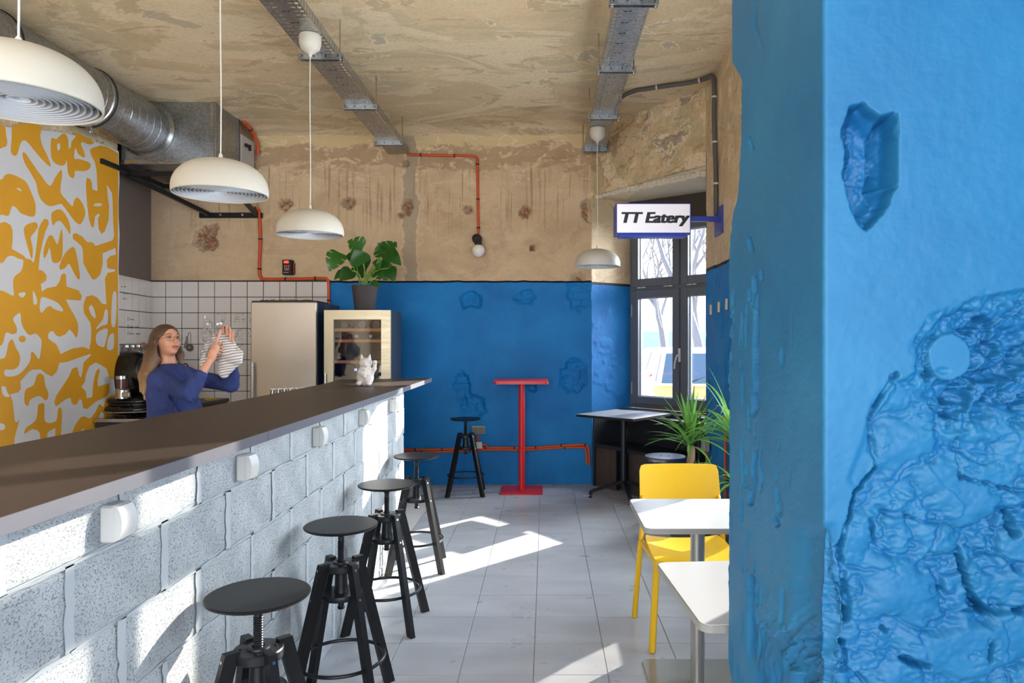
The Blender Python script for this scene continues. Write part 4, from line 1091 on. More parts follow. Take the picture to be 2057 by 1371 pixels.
# handwriting on the tiles (marker pen lines, too small to read)
def scrawl(rt, p, ex, w, h, seed, nrm):
    rnd = random.Random(seed); pts = []; x = 0.0
    m = MB(); words = rnd.randint(1, 3); 
    for k in range(words):
        L = w/words*rnd.uniform(.6, .95); n = max(4, int(L/0.006)); seg = []
        for i in range(n):
            seg.append(p+ex*(x+L*i/n+rnd.uniform(-.001, .001))+Vector((0, 0, h*(rnd.choice((-.5, .1, .5, -.2, 0.9 if rnd.random() < .2 else .3)))))+nrm*0.0006)
        if len(seg) > 2: m.tube(smooth_path(seg, 2), 0.0015, 4)
        x += w/words
    return m
notes = [(432, 632, 50, [("Prilivani", .5)]), ]
noteA = thing('pen_note', 'black marker shopping list written on the tiles left of the fridge', 'handwriting', PX(466, 670, YF-0.03))
def lines(rt, x0_, y0_, w_, n, dy, seed, Y=YF-0.0318, ex=Vector((1, 0, 0)), nrm=Vector((0, -1, 0))):
    for k in range(n):
        rnd = random.Random(seed+k); p = PX(x0_+rnd.uniform(0, 4), y0_+dy*k, Y)
        scrawl(rt, p, ex, (w_*rnd.uniform(.6, 1))*Y/FPX, 0.010, seed+k, nrm).obj('pen_line', M['pen'], rt)
def pbox(rt, x, y, Y=YF-0.0318, ex=Vector((1, 0, 0)), nrm=Vector((0, -1, 0)), w=0.018, h=0.022):
    p = PX(x, y, Y)+nrm*0.0006; up = Vector((0, 0, 1)); MB().tube([p, p+ex*w, p+ex*w-up*h, p-up*h, p], 0.0013, 4).obj('tick_box', M['pen'], rt)
lines(noteA, 434, 631, 16, 1, 5, 10); pbox(noteA, 451, 628.5); lines(noteA, 444, 636, 12, 4, 4.6, 12)
lines(noteA, 466, 631, 18, 1, 5, 20); pbox(noteA, 486, 628.5); lines(noteA, 467, 636, 27, 3, 4.6, 22)
lines(noteA, 472, 663, 18, 4, 6, 30); lines(noteA, 474, 693, 14, 3, 5.4, 40); lines(noteA, 487, 716, 8, 1, 5, 47)
lines(noteA, 498.5, 631, 3, 4, 4.6, 50); lines(noteA, 499, 663, 3, 3, 6, 56)
noteB = thing('pen_note', 'marker notes with tick boxes on the side wall tiles above the jars', 'handwriting', kpt(0.5, 1.7, 0.03))
def klines(s0, z, w_, seed, box=False):
    p = kpt(s0, z, 0.0268); ex = -kd
    if box: MB().tube([p, p+ex*.03, p+ex*.03+Vector((0, 0, -.032)), p+Vector((0, 0, -.032)), p], 0.0012, 4).obj('tick_box', M['pen'], noteB); p = p+ex*0.05+Vector((0, 0, -.02))
    scrawl(noteB, p, ex, w_, 0.013, seed, kn).obj('pen_line', M['pen'], noteB)
klines(0.80, 2.02, 0.12, 60); klines(0.76, 1.955, 0.10, 61); klines(0.76, 1.905, 0.10, 62)
klines(0.66, 1.735, 0.12, 63, True); klines(0.66, 1.66, 0.25, 64, True); klines(0.66, 1.595, 0.3, 65, True)

# ================================================================== MURAL on the pier
XM = -3.90
def wp(x, y, off=0.003):
    Y = -XM*FPX/(VX-x); return Vector((XM+off, Y, CAMZ+(VY-y)*Y/FPX))
def wall_shape(px, off, th, closed_smooth=True):
    P2 = [Vector((x, y, 0)) for x, y in px]
    Q = smooth_path(P2, 3, closed=True) if closed_smooth else P2
    W = [wp(q.x, q.y) for q in Q]; poly = [(w.y, w.z) for w in W]
    Mx = Matrix(((0, 0, 1), (1, 0, 0), (0, 1, 0)))
    m = MB(); m.prism(poly, XM+off, XM+off+th, M=Mx); return m
mur = thing('mural', 'painted mural of loose yellow letter-like blobs on a white ground', 'mural', (XM, 5.2, 2.0))
top = [(-40, 247), (0, 254), (60, 259), (120, 266), (160, 274), (190, 285), (215, 294), (236, 304)]
edge = [(236.5+1.2*math.sin(k*1.9), y) for k, y in enumerate(range(330, 1000, 35))]
wall_shape(top+edge+[(236, 1010), (-40, 1100)], 0.006, 0.006, False).obj('white_ground', M['mural_white'], mur)
S = 0.18235
def A(l): return [(x*S, 240+y*S) for x, y in l]
def B(l): return [(x*S, 450+y*S) for x, y in l]
def Cc(l): return [(x*S, 660+y*S) for x, y in l]
def el(x, y, rx, ry, n=10): return [(x+rx*math.cos(2*PI*k/n), y+ry*math.sin(2*PI*k/n)) for k in range(n)]
mass = A([(975, 345), (985, 320), (1090, 285), (1160, 300), (1288, 372), (1288, 640), (1286, 905), (1284, 1100), (1282, 1371)])
mass += B([(1282, 400), (1284, 700), (1286, 1000), (1286, 1371)])+Cc([(1288, 400), (1288, 520), (1265, 525), (1225, 558), (1190, 540), (1160, 440), (1100, 400), (1040, 370), (970, 410), (930, 500), (915, 590), (880, 640), (930, 690), (940, 765),
    (1000, 750), (1010, 600), (1040, 470), (1070, 435), (1085, 460), (1060, 560), (1060, 635), (1190, 600), (1185, 690), (1160, 745), (1040, 800), (940, 885), (900, 870), (885, 790), (860, 770), (830, 830), (800, 840), (775, 820), (755, 755),
    (700, 780), (600, 855), (580, 810), (600, 740), (740, 530), (780, 440), (835, 420), (855, 510), (870, 538), (885, 500), (905, 370), (985, 292), (975, 277), (830, 325), (720, 365), (635, 375), (610, 470), (555, 525), (480, 490), (430, 445), (340, 450),
    (300, 470), (205, 580), (210, 660), (180, 700), (85, 725), (100, 745), (120, 800), (145, 1020), (170, 1030), (195, 1000), (145, 1190), (135, 1290), (0, 1330), (-150, 1360), (-150, 200)])
mass += B([(-150, 1000), (-150, 300), (-150, 0)])+A([(-60, 1150), (0, 1135), (35, 1125), (95, 1160), (118, 1210), (120, 1320)])+B([(112, 272), (240, 345), (262, 375), (320, 390), (355, 425), (372, 330), (395, 150), (405, 60)])
mass += A([(430, 1150), (470, 1092), (515, 1105), (520, 1150), (480, 1235)])+B([(450, 200), (420, 350), (405, 500), (450, 512), (495, 560), (490, 620), (430, 660), (443, 740), (500, 705), (600, 685), (640, 630), (660, 555), (690, 540), (710, 560),
    (715, 685), (850, 730), (885, 790), (870, 840), (710, 830), (740, 900), (800, 1000), (840, 1090), (845, 1150), (835, 1235), (818, 1248), (790, 1200), (750, 1155), (700, 1215), (640, 1240), (600, 1225), (570, 1180), (535, 1180), (510, 1215), (515, 1260), (570, 1300)])
mass += Cc([(600, 165), (635, 235), (650, 280), (720, 245), (780, 218), (900, 198), (968, 226), (985, 130), (990, 20)])+B([(980, 1090), (910, 980), (900, 900), (930, 800), (1000, 780), (1060, 810), (1110, 878), (1156, 880), (1145, 700), (1138, 600), (1170, 535),
    (1250, 522), (1255, 497), (1200, 495), (1165, 480), (1162, 390), (1200, 350), (1262, 335), (1255, 262), (1115, 320), (1115, 440), (1090, 550), (1040, 605), (1005, 608), (960, 540), (900, 430), (898, 290), (880, 240), (785, 160), (785, 110), (820, 98), (890, 135), (940, 195), (1005, 200), (1035, 240), (1225, 178), (1242, 130)])
mass += A([(1230, 1100), (1225, 900), (1215, 805), (1160, 712), (1170, 850), (1186, 960), (1180, 1110), (1135, 1235), (1100, 1257), (1070, 1200), (1062, 1090), (1086, 1050), (1068, 1036), (1030, 1065), (1018, 1188), (990, 1180), (965, 1100), (945, 950), (933, 800), (930, 690), (940, 642), (978, 655), (995, 690), (1000, 768), (1058, 788), (1048, 560), (1030, 470), (990, 400)])
wall_shape(mass, 0.0115, 0.0015, False).obj('yellow_shape', M['mural_yellow'], mur)
for l in (A([(-60, 60), (35, 85), (45, 160), (60, 240), (50, 290), (0, 312), (-60, 320)]),
          A([(140, 60), (420, 60), (425, 180), (450, 290), (500, 390), (540, 505), (505, 498), (400, 390), (290, 255), (240, 230), (205, 270), (175, 370), (145, 400), (100, 355), (110, 220)]),
          A([(550, 205), (600, 215), (630, 190), (680, 155), (720, 180), (735, 240), (742, 320), (765, 300), (772, 240), (815, 190), (815, 150), (850, 150), (910, 190), (1020, 250), (970, 275), (900, 250), (875, 260), (885, 300), (910, 350), (918, 415), (880, 405), (840, 370), (820, 320), (805, 340), (802, 430), (860, 435), (975, 480), (965, 545), (900, 570), (812, 565), (805, 620), (780, 645), (735, 600), (722, 480), (716, 448), (700, 490), (655, 508), (590, 480), (550, 420), (540, 300)]),
          A([(230, 370), (262, 370), (310, 440), (430, 610), (530, 730), (590, 640), (652, 555), (668, 600), (655, 700), (650, 800), (700, 870), (780, 955), (800, 890), (830, 860), (870, 890), (915, 980), (920, 1050), (880, 1140), (850, 1150), (790, 1100), (680, 950), (640, 930), (530, 955), (440, 890), (400, 800), (380, 700), (320, 590), (250, 470)]),
          A([(-60, 690), (0, 660), (40, 610), (100, 600), (200, 640), (270, 690), (320, 790), (370, 920), (370, 1040), (330, 1070), (210, 1030), (160, 970), (110, 960), (80, 1050), (40, 1057), (0, 1045), (-60, 1040)]),
          A([(245, 1240), (265, 1165), (370, 1130), (397, 1175), (370, 1230), (322, 1290), (325, 1340), (342, 1420), (340, 1500), (332, 1532), (318, 1500), (285, 1400)]),
          A([(548, 1045), (590, 1000), (650, 990), (700, 1040), (740, 1120), (757, 1200), (752, 1262), (720, 1210), (650, 1120), (600, 1125), (565, 1165)]),
          B([(460, 330), (470, 250), (520, 132), (565, 135), (608, 220), (632, 170), (655, 62), (672, 110), (670, 330), (640, 410), (590, 427), (555, 400), (530, 262), (500, 330), (470, 375)]),
          B([(640, 450), (700, 320), (785, 250), (820, 310), (850, 470), (862, 560), (850, 612), (800, 540), (745, 435), (700, 480), (650, 502)]),
          Cc([(250, 740), (268, 665), (350, 620), (385, 520), (420, 490), (465, 520), (480, 620), (515, 710), (505, 770), (480, 787), (420, 740), (350, 760), (310, 790), (290, 848), (255, 822)]),
          Cc([(250, 1155), (270, 1090), (380, 1000), (400, 850), (430, 825), (470, 835), (480, 1022), (600, 1015), (620, 890), (650, 868), (665, 920), (660, 1080), (640, 1300), (585, 1300), (592, 1105), (560, 1108), (500, 1160), (520, 1300), (440, 1300), (420, 1150), (370, 1110), (320, 1112)]),
          Cc([(785, 1160), (800, 1080), (870, 980), (920, 965), (975, 985), (1030, 920), (1080, 830), (1122, 862), (1150, 780), (1210, 735), (1286, 750), (1286, 960), (1240, 1030), (1150, 1010), (1110, 900), (1060, 1010), (1015, 1150), (940, 1160), (900, 1095), (860, 1160)])):
    wall_shape(l, 0.0115, 0.0015).obj('yellow_shape', M['mural_yellow'], mur)
for l in (A(el(628, 300, 16, 40)), A([(165, 755), (200, 760), (215, 787), (190, 780)]), A([(1015, 945), (1030, 925), (1090, 922), (1105, 940), (1085, 952), (1040, 955)]),
          B([(-150, 430), (0, 430), (60, 360), (120, 350), (180, 380), (235, 400), (215, 510), (130, 590), (125, 700), (130, 780), (100, 780), (0, 730), (-150, 700)]),
          B([(183, 765), (255, 750), (250, 790), (215, 808)]), B([(345, 735), (380, 800), (390, 860), (370, 888), (350, 865)]),
          B([(445, 803), (540, 830), (620, 870), (672, 935), (665, 962), (580, 935), (530, 900), (480, 930), (440, 977), (418, 930), (425, 860)]),
          B([(125, 1040), (200, 978), (213, 1080), (240, 1150), (300, 1220), (370, 1205), (420, 1250), (438, 1310), (415, 1475), (390, 1462), (345, 1408), (320, 1422), (305, 1520), (180, 1658), (42, 1672), (35, 1605), (130, 1600), (190, 1550), (200, 1440), (160, 1370), (120, 1272), (80, 1292), (60, 1370), (40, 1450), (0, 1482), (-150, 1482), (-150, 1400), (0, 1330), (45, 1197), (110, 1212), (165, 1190), (160, 1120)]),
          Cc([(0, 635), (40, 640), (60, 700), (85, 742), (60, 752), (20, 735), (0, 680)]), Cc([(-30, 1045), (20, 1050), (35, 1080), (20, 1110), (-30, 1110)]),
          B([(968, 905), (1000, 897), (1035, 1000), (1027, 1035), (990, 1000), (965, 940)]), B([(1140, 950), (1168, 955), (1167, 1090), (1100, 1120), (1042, 1157), (1060, 1120), (1115, 1050)]),
          B([(1225, 775), (1267, 775), (1255, 1105), (1210, 1090)]), B([(1053, 1200), (1168, 1150), (1140, 1320), (1120, 1352), (1048, 1315)]), Cc([(1190, 75), (1237, 55), (1232, 215), (1168, 228), (1168, 150)]),
          Cc(el(1218, 892, 30, 56))):
    wall_shape(l, 0.0128, 0.0012).obj('white_shape', M['mural_white'], mur)
wall_shape(Cc(el(225, 112, 39, 37)), 0.0138, 0.001).obj('yellow_shape', M['mural_yellow'], mur)

# ================================================================== AIR DUCT, PLENUM BOX, BRACKETS
DX, DZ, DR = -3.662, 3.448, 0.228
du = thing('air_duct', 'round spiral-seam steel ventilation duct running under the ceiling', 'duct', (DX, 2.5, DZ))
MR = Matrix(((1, 0, 0), (0, 0, 1), (0, -1, 0)))    # local z -> +y
def ring_y(mb, y, R, r): mb.torus((DX, y, DZ), R, r, 48, 6, M=MR)
MB().lathe((DX, 0, DZ), [(DR, -2.5), (DR, 6.47)], 64, M=MR).obj('duct_wall', M['galv'], du)
y = 5.3
sp = MB(); pts = []
for k in range(int(7.6/0.11*24)):
    a_ = 2*PI*k/24; pts.append((DX+(DR+0.001)*math.cos(a_), 6.4-0.11*k/24, DZ+(DR+0.001)*math.sin(a_)))
sp.tube(pts, 0.0026, 5); sp.obj('spiral_seam', M['galv'], du)
for yy_ in (3.55, 4.62, 5.63):
    q = MB(); q.lathe((DX, 0, DZ), [(DR, yy_-0.035), (DR+0.010, yy_-0.03), (DR+0.010, yy_+0.03), (DR, yy_+0.035)], 64, M=MR); q.obj('joint_collar', M['galv'], du)
    q = MB(); ring_y(q, yy_+0.002, DR+0.012, 0.007); q.obj('rubber_seal', M['matte_black'], du)
    q = MB(); q.box((DX+0.02, yy_, DZ-DR-0.025), (0.05, 0.05, 0.04), bev=0.004); q.cyl((DX+0.02, yy_, DZ-DR-0.06), (DX+0.02, yy_, DZ-DR), 0.006); q.obj('clamp', M['steel'], du)
pb = thing('ventilation_box', 'large galvanised ventilation box hung under the ceiling at the end of the duct', 'ventilation unit', (-3.46, 6.9, 3.13))
X0, X1 = -3.90, -3.04
MB().box(((X0+X1)/2, 6.71, 3.413), (X1-X0, 0.48, 0.565)).obj('plenum', M['galv'], pb)
MB().box(((X0+X1)/2, 7.14, 3.40), (X1-X0-.004, 0.375, 0.53)).obj('fan_casing', simple('brownish_metal', srgb(150, 138, 128), 0.35, metal=0.7), pb)
for yy_ in (6.475, 6.94, 6.965): 
    q = MB(); q.box((X1+0.006, yy_, 3.413), (0.014, 0.018, 0.57)); q.box(((X0+X1)/2, yy_, 3.135), (X1-X0+.014, 0.018, 0.014)); q.obj('flange', M['galv'], pb)
q = MB(); q.box((X1-0.02, 6.465, 3.413), (0.035, 0.012, 0.55)); q.box(((X0+X1)/2, 6.465, 3.15), (X1-X0, 0.012, 0.03)); q.obj('corner_profile', M['steel'], pb)
q = MB(); q.box((X1+0.008, 6.953, 3.413), (0.012, 0.012, 0.55)); q.obj('gasket', M['matte_black'], pb)
q = MB(); q.box((X1+0.012, 7.14, 3.38), (0.02, 0.30, 0.36), bev=0.004); pn = q.obj('access_panel', simple('light_grey_panel', srgb(172, 168, 162), 0.45), pb)
q = MB(); q.box((X1+0.035, 7.08, 3.47), (0.03, 0.06, 0.03), bev=0.004); q.box((X1+0.045, 7.13, 3.46), (0.025, 0.02, 0.06), bev=0.004); q.obj('latch', M['matte_black'], pn)
ring = MB(); ring.lathe((DX, 0, DZ), [(DR, 6.42), (DR+0.012, 6.44), (DR+0.03, 6.455), (DR+0.03, 6.467), (DR, 6.467)], 64, M=MR); ring.obj('spigot', M['galv'], pb)
# black steel bracket frame
br = thing('bracket_frame', 'black steel bracket frame carrying the ventilation box', 'bracket', (-3.45, 7.36, 2.85))
def ang_bar(a, b, w=0.045, nm='bracket_bar', par=None): 
    m_ = MB(); m_.bar(a, b, w, w, bev=0.003); return m_.obj(nm, M['black_metal'], par or br, 0)
ang_bar((-3.885, 6.14, 3.075), (-3.885, 7.38, 3.075)); ang_bar((-3.02, 6.20, 3.075), (-3.02, 7.38, 3.075))
ang_bar((-3.86, 6.56, 3.06), (-3.04, 6.56, 3.06)); ang_bar((-3.86, 7.1, 3.06), (-3.04, 7.1, 3.06))
ang_bar((-3.885, 6.55, 3.05), (-3.52, 7.34, 2.83), 0.04, 'strut'); ang_bar((-3.02, 6.55, 3.05), (-3.02, 7.34, 2.83), 0.04, 'strut')
wpz = MB(); wpz.box(((403+528)/2*0+(-693+-568)/2*YF/FPX, YF-0.015, 2.822), (0.66, 0.03, 0.055), bev=0.003); wpl = wpz.obj('wall_plate', M['black_metal'], br, 0)
for xb in (-3.55, -3.4, -3.17, -3.02): MB().cyl((xb, YF-0.045, 2.822), (xb, YF-0.025, 2.822), 0.012, 8).obj('bolt', M['steel'], wpl)
ang_bar((-3.6, YF-0.03, 3.06), (-3.0, YF-0.03, 3.06), 0.04)

# ================================================================== CABLE TRAYS (perforated channel, real holes)
def perforated(mb, x0_, x1_, y0_, y1_, z_, cols_, pitch, hole, flat=True, wallx=None):
    "row of square cells, each with an octagonal or slot hole"
    n = int((y1_-y0_)/pitch); cw = (x1_-x0_)/len(cols_)
    for j in range(n):
        ya = y0_+j*pitch; yb = ya+pitch
        for i, typ in enumerate(cols_):
            xa = x0_+i*cw; xb = xa+cw; cx_, cy_ = (xa+xb)/2, (ya+yb)/2
            def T(u, v): return (u, v, z_) if wallx is None else (wallx, v, u)
            if typ == 0 or (typ == 3 and j % 3): mb.add([T(xa, ya), T(xb, ya), T(xb, yb), T(xa, yb)], [(0, 1, 2, 3)]); continue
            hx, hy = (cw*0.34, pitch*0.30) if typ == 1 else (cw*0.36, pitch*0.10)
            o_ = [(xa, ya), (cx_, ya), (xb, ya), (xb, cy_), (xb, yb), (cx_, yb), (xa, yb), (xa, cy_)]
            r7 = 0.72 if typ == 1 else 1.0
            h_ = [(cx_-hx*r7, cy_-hy*r7), (cx_, cy_-hy), (cx_+hx*r7, cy_-hy*r7), (cx_+hx, cy_), (cx_+hx*r7, cy_+hy*r7), (cx_, cy_+hy), (cx_-hx*r7, cy_+hy*r7), (cx_-hx, cy_)]
            mb.add([T(*p) for p in o_+h_], [(k, (k+1) % 8, 8+(k+1) % 8, 8+k) for k in range(8)])
def tray(name, lab, x0_, x1_, z_, holders, cols_, right_rods, both):
    t = thing(name, lab, 'cable tray', ((x0_+x1_)/2, 4, z_))
    m = MB(); perforated(m, x0_, x1_, 0.4, YF-0.02, z_, cols_, 0.05, 0)
    m.obj('tray_base', M['galv'], t, 0)
    for sx_ in (x0_, x1_):
        m = MB(); perforated(m, z_, z_+0.06, 0.4, YF-0.02, 0, [2], 0.05, 0, wallx=sx_); m.obj('tray_side', M['galv'], t, 0)
    for Yh in holders:
        m = MB(); a_, b_ = x0_-0.035, x1_+0.035
        m.box(((a_+b_)/2, Yh, z_-0.004), (b_-a_, 0.045, 0.004)); m.box(((a_+b_)/2, Yh-0.024, z_-0.018), (b_-a_, 0.004, 0.036)); m.box(((a_+b_)/2, Yh+0.024, z_-0.018), (b_-a_, 0.004, 0.036))
        m.box(((a_+b_)/2, Yh-0.018, z_-0.036), (b_-a_, 0.012, 0.004)); 
        h = m.obj('support_channel', M['galv'], t, 0)
        for k in range(4): MB().box((a_+(b_-a_)*(0.08+0.28*k), Yh-0.0265, z_-0.016), (0.006, 0.002, 0.018)).obj('slot', M['matte_black'], h, 0)
        for xr in ((x1_+0.02,) if not both else (x0_-0.02, x1_+0.02)):
            r_ = MB(); r_.cyl((xr, Yh, z_-0.045), (xr, Yh, ZC+0.0), 0.005, 8); r_.cyl((xr, Yh, z_-0.05), (xr, Yh, z_-0.04), 0.009, 6); r_.obj('threaded_rod', M['steel'], t)
    m = MB(); 
    for k, xo in enumerate((0.3, 0.42, 0.55)):
        pts = [(x0_+(x1_-x0_)*xo+0.01*math.sin(y_*2+k), y_, z_+0.016) for y_ in np.linspace(0.5, 7.2, 30)]; m.tube(pts, 0.008, 6)
    m.obj('cables', M['matte_black'], t)
    return t
tray('cable_tray', 'long perforated cable tray over the bar, left of the two', -1.645, -1.425, 3.457, (2.9, 3.85, 4.81, 5.84, 6.9), [2, 2, 3, 3, 2, 1], True, False)
tray('cable_tray', 'perforated cable tray on the right, ending above the small far lamp', 0.40, 0.61, 3.457, (3.1, 4.03, 5.03, 6.1, 7.13), [1, 2, 3, 3, 3, 2, 1], True, True)

# ================================================================== PENDANT LAMPS
def make_lamp(loc, zc, lab):
    "loc = centre of the rim"
    t = thing('pendant_lamp', lab, 'lamp', loc, 0, 'cream dome pendant lamps')
    R = 0.2075; H = 0.165
    out = [(R-0.004, 0.000), (R, 0.004), (R+0.001, 0.022), (R-0.002, 0.050), (R-0.016, 0.085), (R-0.045, 0.118), (R-0.085, 0.142), (R-0.135, 0.157), (0.03, H), (0.0, H+0.001)]
    inn = [(0.0, H-0.004), (0.03, H-0.004), (R-0.137, 0.153), (R-0.087, 0.138), (R-0.048, 0.114), (R-0.020, 0.082), (R-0.006, 0.050), (R-0.004, 0.022), (R-0.005, 0.002), (R-0.004, 0.0)]
    Q = [Vector((a, 0, b)) for a, b in out]; Q = smooth_path(Q, 4); 
    m = MB(); m.lathe((0, 0, 0), [(max(q.x, 0), q.z) for q in Q]+inn, 64); local('lamp_shade', m, M['white_enamel'], t, 60)
    m = MB()
    for k in range(11):
        r = 0.195-0.0165*k; z0_ = 0.006+0.0006*k
        m.lathe((0, 0, 0), [(r, z0_), (r-0.004, z0_+0.024), (r-0.0055, z0_+0.024), (r-0.0015, z0_), (r, z0_)], 56)
    for k in range(3):
        a_ = k*2*PI/3; m.bar((0.01*math.cos(a_), 0.01*math.sin(a_), 0.03), (0.197*math.cos(a_), 0.197*math.sin(a_), 0.03), 0.003, 0.01)
    local('louvre_rings', m, M['louvre'], t, 50)
    m = MB(); m.lathe((0, 0, 0), [(0, 0.034), (0.192, 0.034)], 48); local('diffuser', m, M['louvre'], t)
    m = MB(); m.lathe((0, 0, 0), [(0.010, H-0.002), (0.009, H+0.02), (0.004, H+0.028), (0.0, H+0.028)], 16); local('cord_grip', m, M['white_plastic'], t)
    top_ = zc-loc[2]
    m = MB(); m.tube([(0.002*math.sin(k*.8), 0, H+0.02+(top_-0.12-H-0.02)*k/8) for k in range(9)], 0.0032, 8); local('cord', m, M['white_plastic'], t)
    m = MB(); pr = [(0.0, -0.14), (0.010, -0.138), (0.012, -0.122), (0.032, -0.112), (0.058, -0.088), (0.068, -0.055), (0.070, -0.01), (0.066, 0.0), (0, 0)]
    m.lathe((0, 0, top_), pr, 32); local('canopy', m, M['white_enamel'], t, 60)
for x, Y_, z_, zc_, lab in ((-1.505, 2.01, 2.178, 3.455, 'nearest cream pendant lamp, cut by the left edge of the photo'), (-1.505, 3.26, 2.178, 3.455, 'second cream pendant lamp, hanging before the ventilation box'),
                       (-1.505, 4.50, 2.178, 3.455, 'third cream pendant lamp, above the bar near the fridge'), (0.475, 6.46, 2.185, 3.455, 'smallest cream pendant lamp, left of the lit sign')):
    make_lamp((x, Y_, z_), zc_, lab)

# ================================================================== WALL LAMP, CONDUITS, BOXES
def conduit(name, pts, r, lab, cat='conduit', mat='orange', clip_every=0.33, n=3, corr=True, nrm=(0, 1, 0), clipmat='matte_black'):
    t = thing(name, lab, cat, pts[0]); P = smooth_path(pts, 8)
    m = MB(); 
    m.tube(P, r, 12); m.obj('tube', M[mat], t)
    acc = 0; last = P[0]; nxt = clip_every*0.4
    for i in range(1, len(P)-1):
        acc += (P[i]-P[i-1]).length
        if acc > nxt:
            nxt += clip_every; d_ = (P[i+1]-P[i-1]).normalized(); q = d_.to_track_quat('Z', 'Y').to_matrix()
            c_ = MB(); c_.lathe(P[i], [(r+0.001, -0.007), (r+0.004, -0.007), (r+0.004, 0.007), (r+0.001, 0.007)], 12, M=q); c_.bar(P[i], P[i]+Vector(nrm)*(r+0.004), 0.02, 0.012); c_.obj('clip', M[clipmat], t)
def wl(x, y, off=0.02): p = PX(x, y, YF-off); return p
conduit('orange_conduit', [wl(818, 310), wl(880, 312), wl(940, 313), wl(952, 314), wl(958, 318), wl(959, 330), wl(960, 400), wl(961, 470)], 0.014, 'orange conduit dropping from the left cable tray to the globe lamp')
conduit('orange_conduit', [Vector((-3.05, 7.2, 2.90)), wl(506, 418, .1), wl(517, 420, .05), wl(521, 430), wl(523, 480), wl(521, 540), wl(524, 556), wl(534, 560.5), wl(600, 560), wl(648, 559), wl(657, 562), wl(660, 572), wl(660, 640), wl(660, 700)], 0.017, 'orange conduit from the ventilation box down to the tiles and fridge')
conduit('orange_conduit', [Vector((-3.0, 7.0, 3.68)), Vector((-3.0, 7.2, 3.64)), Vector((-2.99, 7.3, 3.55)), Vector((-3.0, 7.33, 3.45))], 0.017, 'short orange conduit curling behind the ventilation box at the ceiling')
conduit('orange_conduit', [wl(805, 903), wl(900, 902), wl(985, 899), wl(1060, 899), wl(1120, 895), wl(1172, 893), wl(1180, 896), wl(1183, 905), wl(1184, 934)], 0.012, 'upper one of the paired orange conduits low on the blue wall', clip_every=0.26)
conduit('orange_conduit', [wl(805, 907.5, .016), wl(900, 906.5, .016), wl(985, 903, .016), wl(1060, 903, .016), wl(1120, 899, .016), wl(1170, 898, .016), wl(1176, 902, .016), wl(1178, 912, .016), wl(1178.5, 930, .016)], 0.012, 'lower one of the paired orange conduits low on the blue wall', clip_every=0.5)
t = thing('wall_lamp', 'white opal globe lamp on the bare plaster wall', 'lamp', wl(960, 485, 0))
MX = Matrix(((1, 0, 0), (0, 0, -1), (0, 1, 0)))
MB().lathe(wl(959, 481, 0.0), [(0, 0.10), (0.02, 0.10), (0.048, 0.085), (0.052, 0.02), (0.05, 0.0)], 28, M=MX).obj('backplate', M['matte_black'], t)
q = MB(); q.lathe(wl(961, 490, 0.10), [(0.030, -0.016), (0.038, -0.016), (0.038, 0.012), (0.02, 0.014), (0.018, 0.05), (0.0, 0.05)], 24); q.obj('lamp_holder', M['matte_black'], t)
MB().sphere(wl(961, 503, 0.10), 0.068, 28, 18).obj('globe', M['bulb'], t)
# little black controller with red digits
t = thing('controller', 'small black controller with red digits above the tiles', 'controller', wl(578, 552, 0.0))
c_ = wl(579, 537, 0.04); MB().box(c_, (0.098, 0.085, 0.155), bev=0.006).obj('controller_box', M['matte_black'], t)
def flat_text(name, body, loc, size, mat, parent, rot=(PI/2, 0, 0), ext=0.0005, shear=0, offset=0, sx_=1.0, align='CENTER'):
    cu = bpy.data.curves.new(name, 'FONT'); cu.body = body; cu.size = size; cu.extrude = ext; cu.shear = shear; cu.offset = offset; cu.align_x = align; cu.align_y = 'CENTER'; cu.space_character = 1.0 if offset == 0 else 1.06
    o = bpy.data.objects.new(name, cu); 
    dg = bpy.context.evaluated_depsgraph_get(); COL.objects.link(o); bpy.context.view_layer.update()
    me_ = bpy.data.meshes.new_from_object(o.evaluated_get(bpy.context.evaluated_depsgraph_get())); bpy.data.objects.remove(o)
    ob = bpy.data.objects.new(name, me_); COL.objects.link(ob); me_.materials.clear(); me_.materials.append(mat)
    ob.location = loc; ob.rotation_euler = rot; ob.scale = (sx_, 1, 1)
    ob.parent = parent; ob.matrix_parent_inverse = parent_world(parent).inverted(); return ob
fy = c_.y-0.0435
flat_text('digits', '888', (c_.x-0.005, fy, c_.z+0.052), 0.034, M['led_red'], t)
q = MB()
for i in range(3):
    for j in range(2): q.box((c_.x-0.02+0.02*i, fy, c_.z+0.012-0.022*j), (0.006, 0.001, 0.006))
q.obj('indicator_lights', M['led_red'], t, 0)
q = MB(); q.box((c_.x, fy, c_.z-0.028), (0.04, 0.001, 0.008)); q.box((c_.x-.01, fy, c_.z-0.056), (0.05, 0.001, 0.005)); q.obj('label_strip', M['grey_box'], t, 0)
MB().box((c_.x+0.056, c_.y+0.015, c_.z-0.01), (0.012, 0.05, 0.12), bev=.003).obj('side_terminal', simple('dark_red_plastic', srgb(120, 30, 26), 0.5), t)
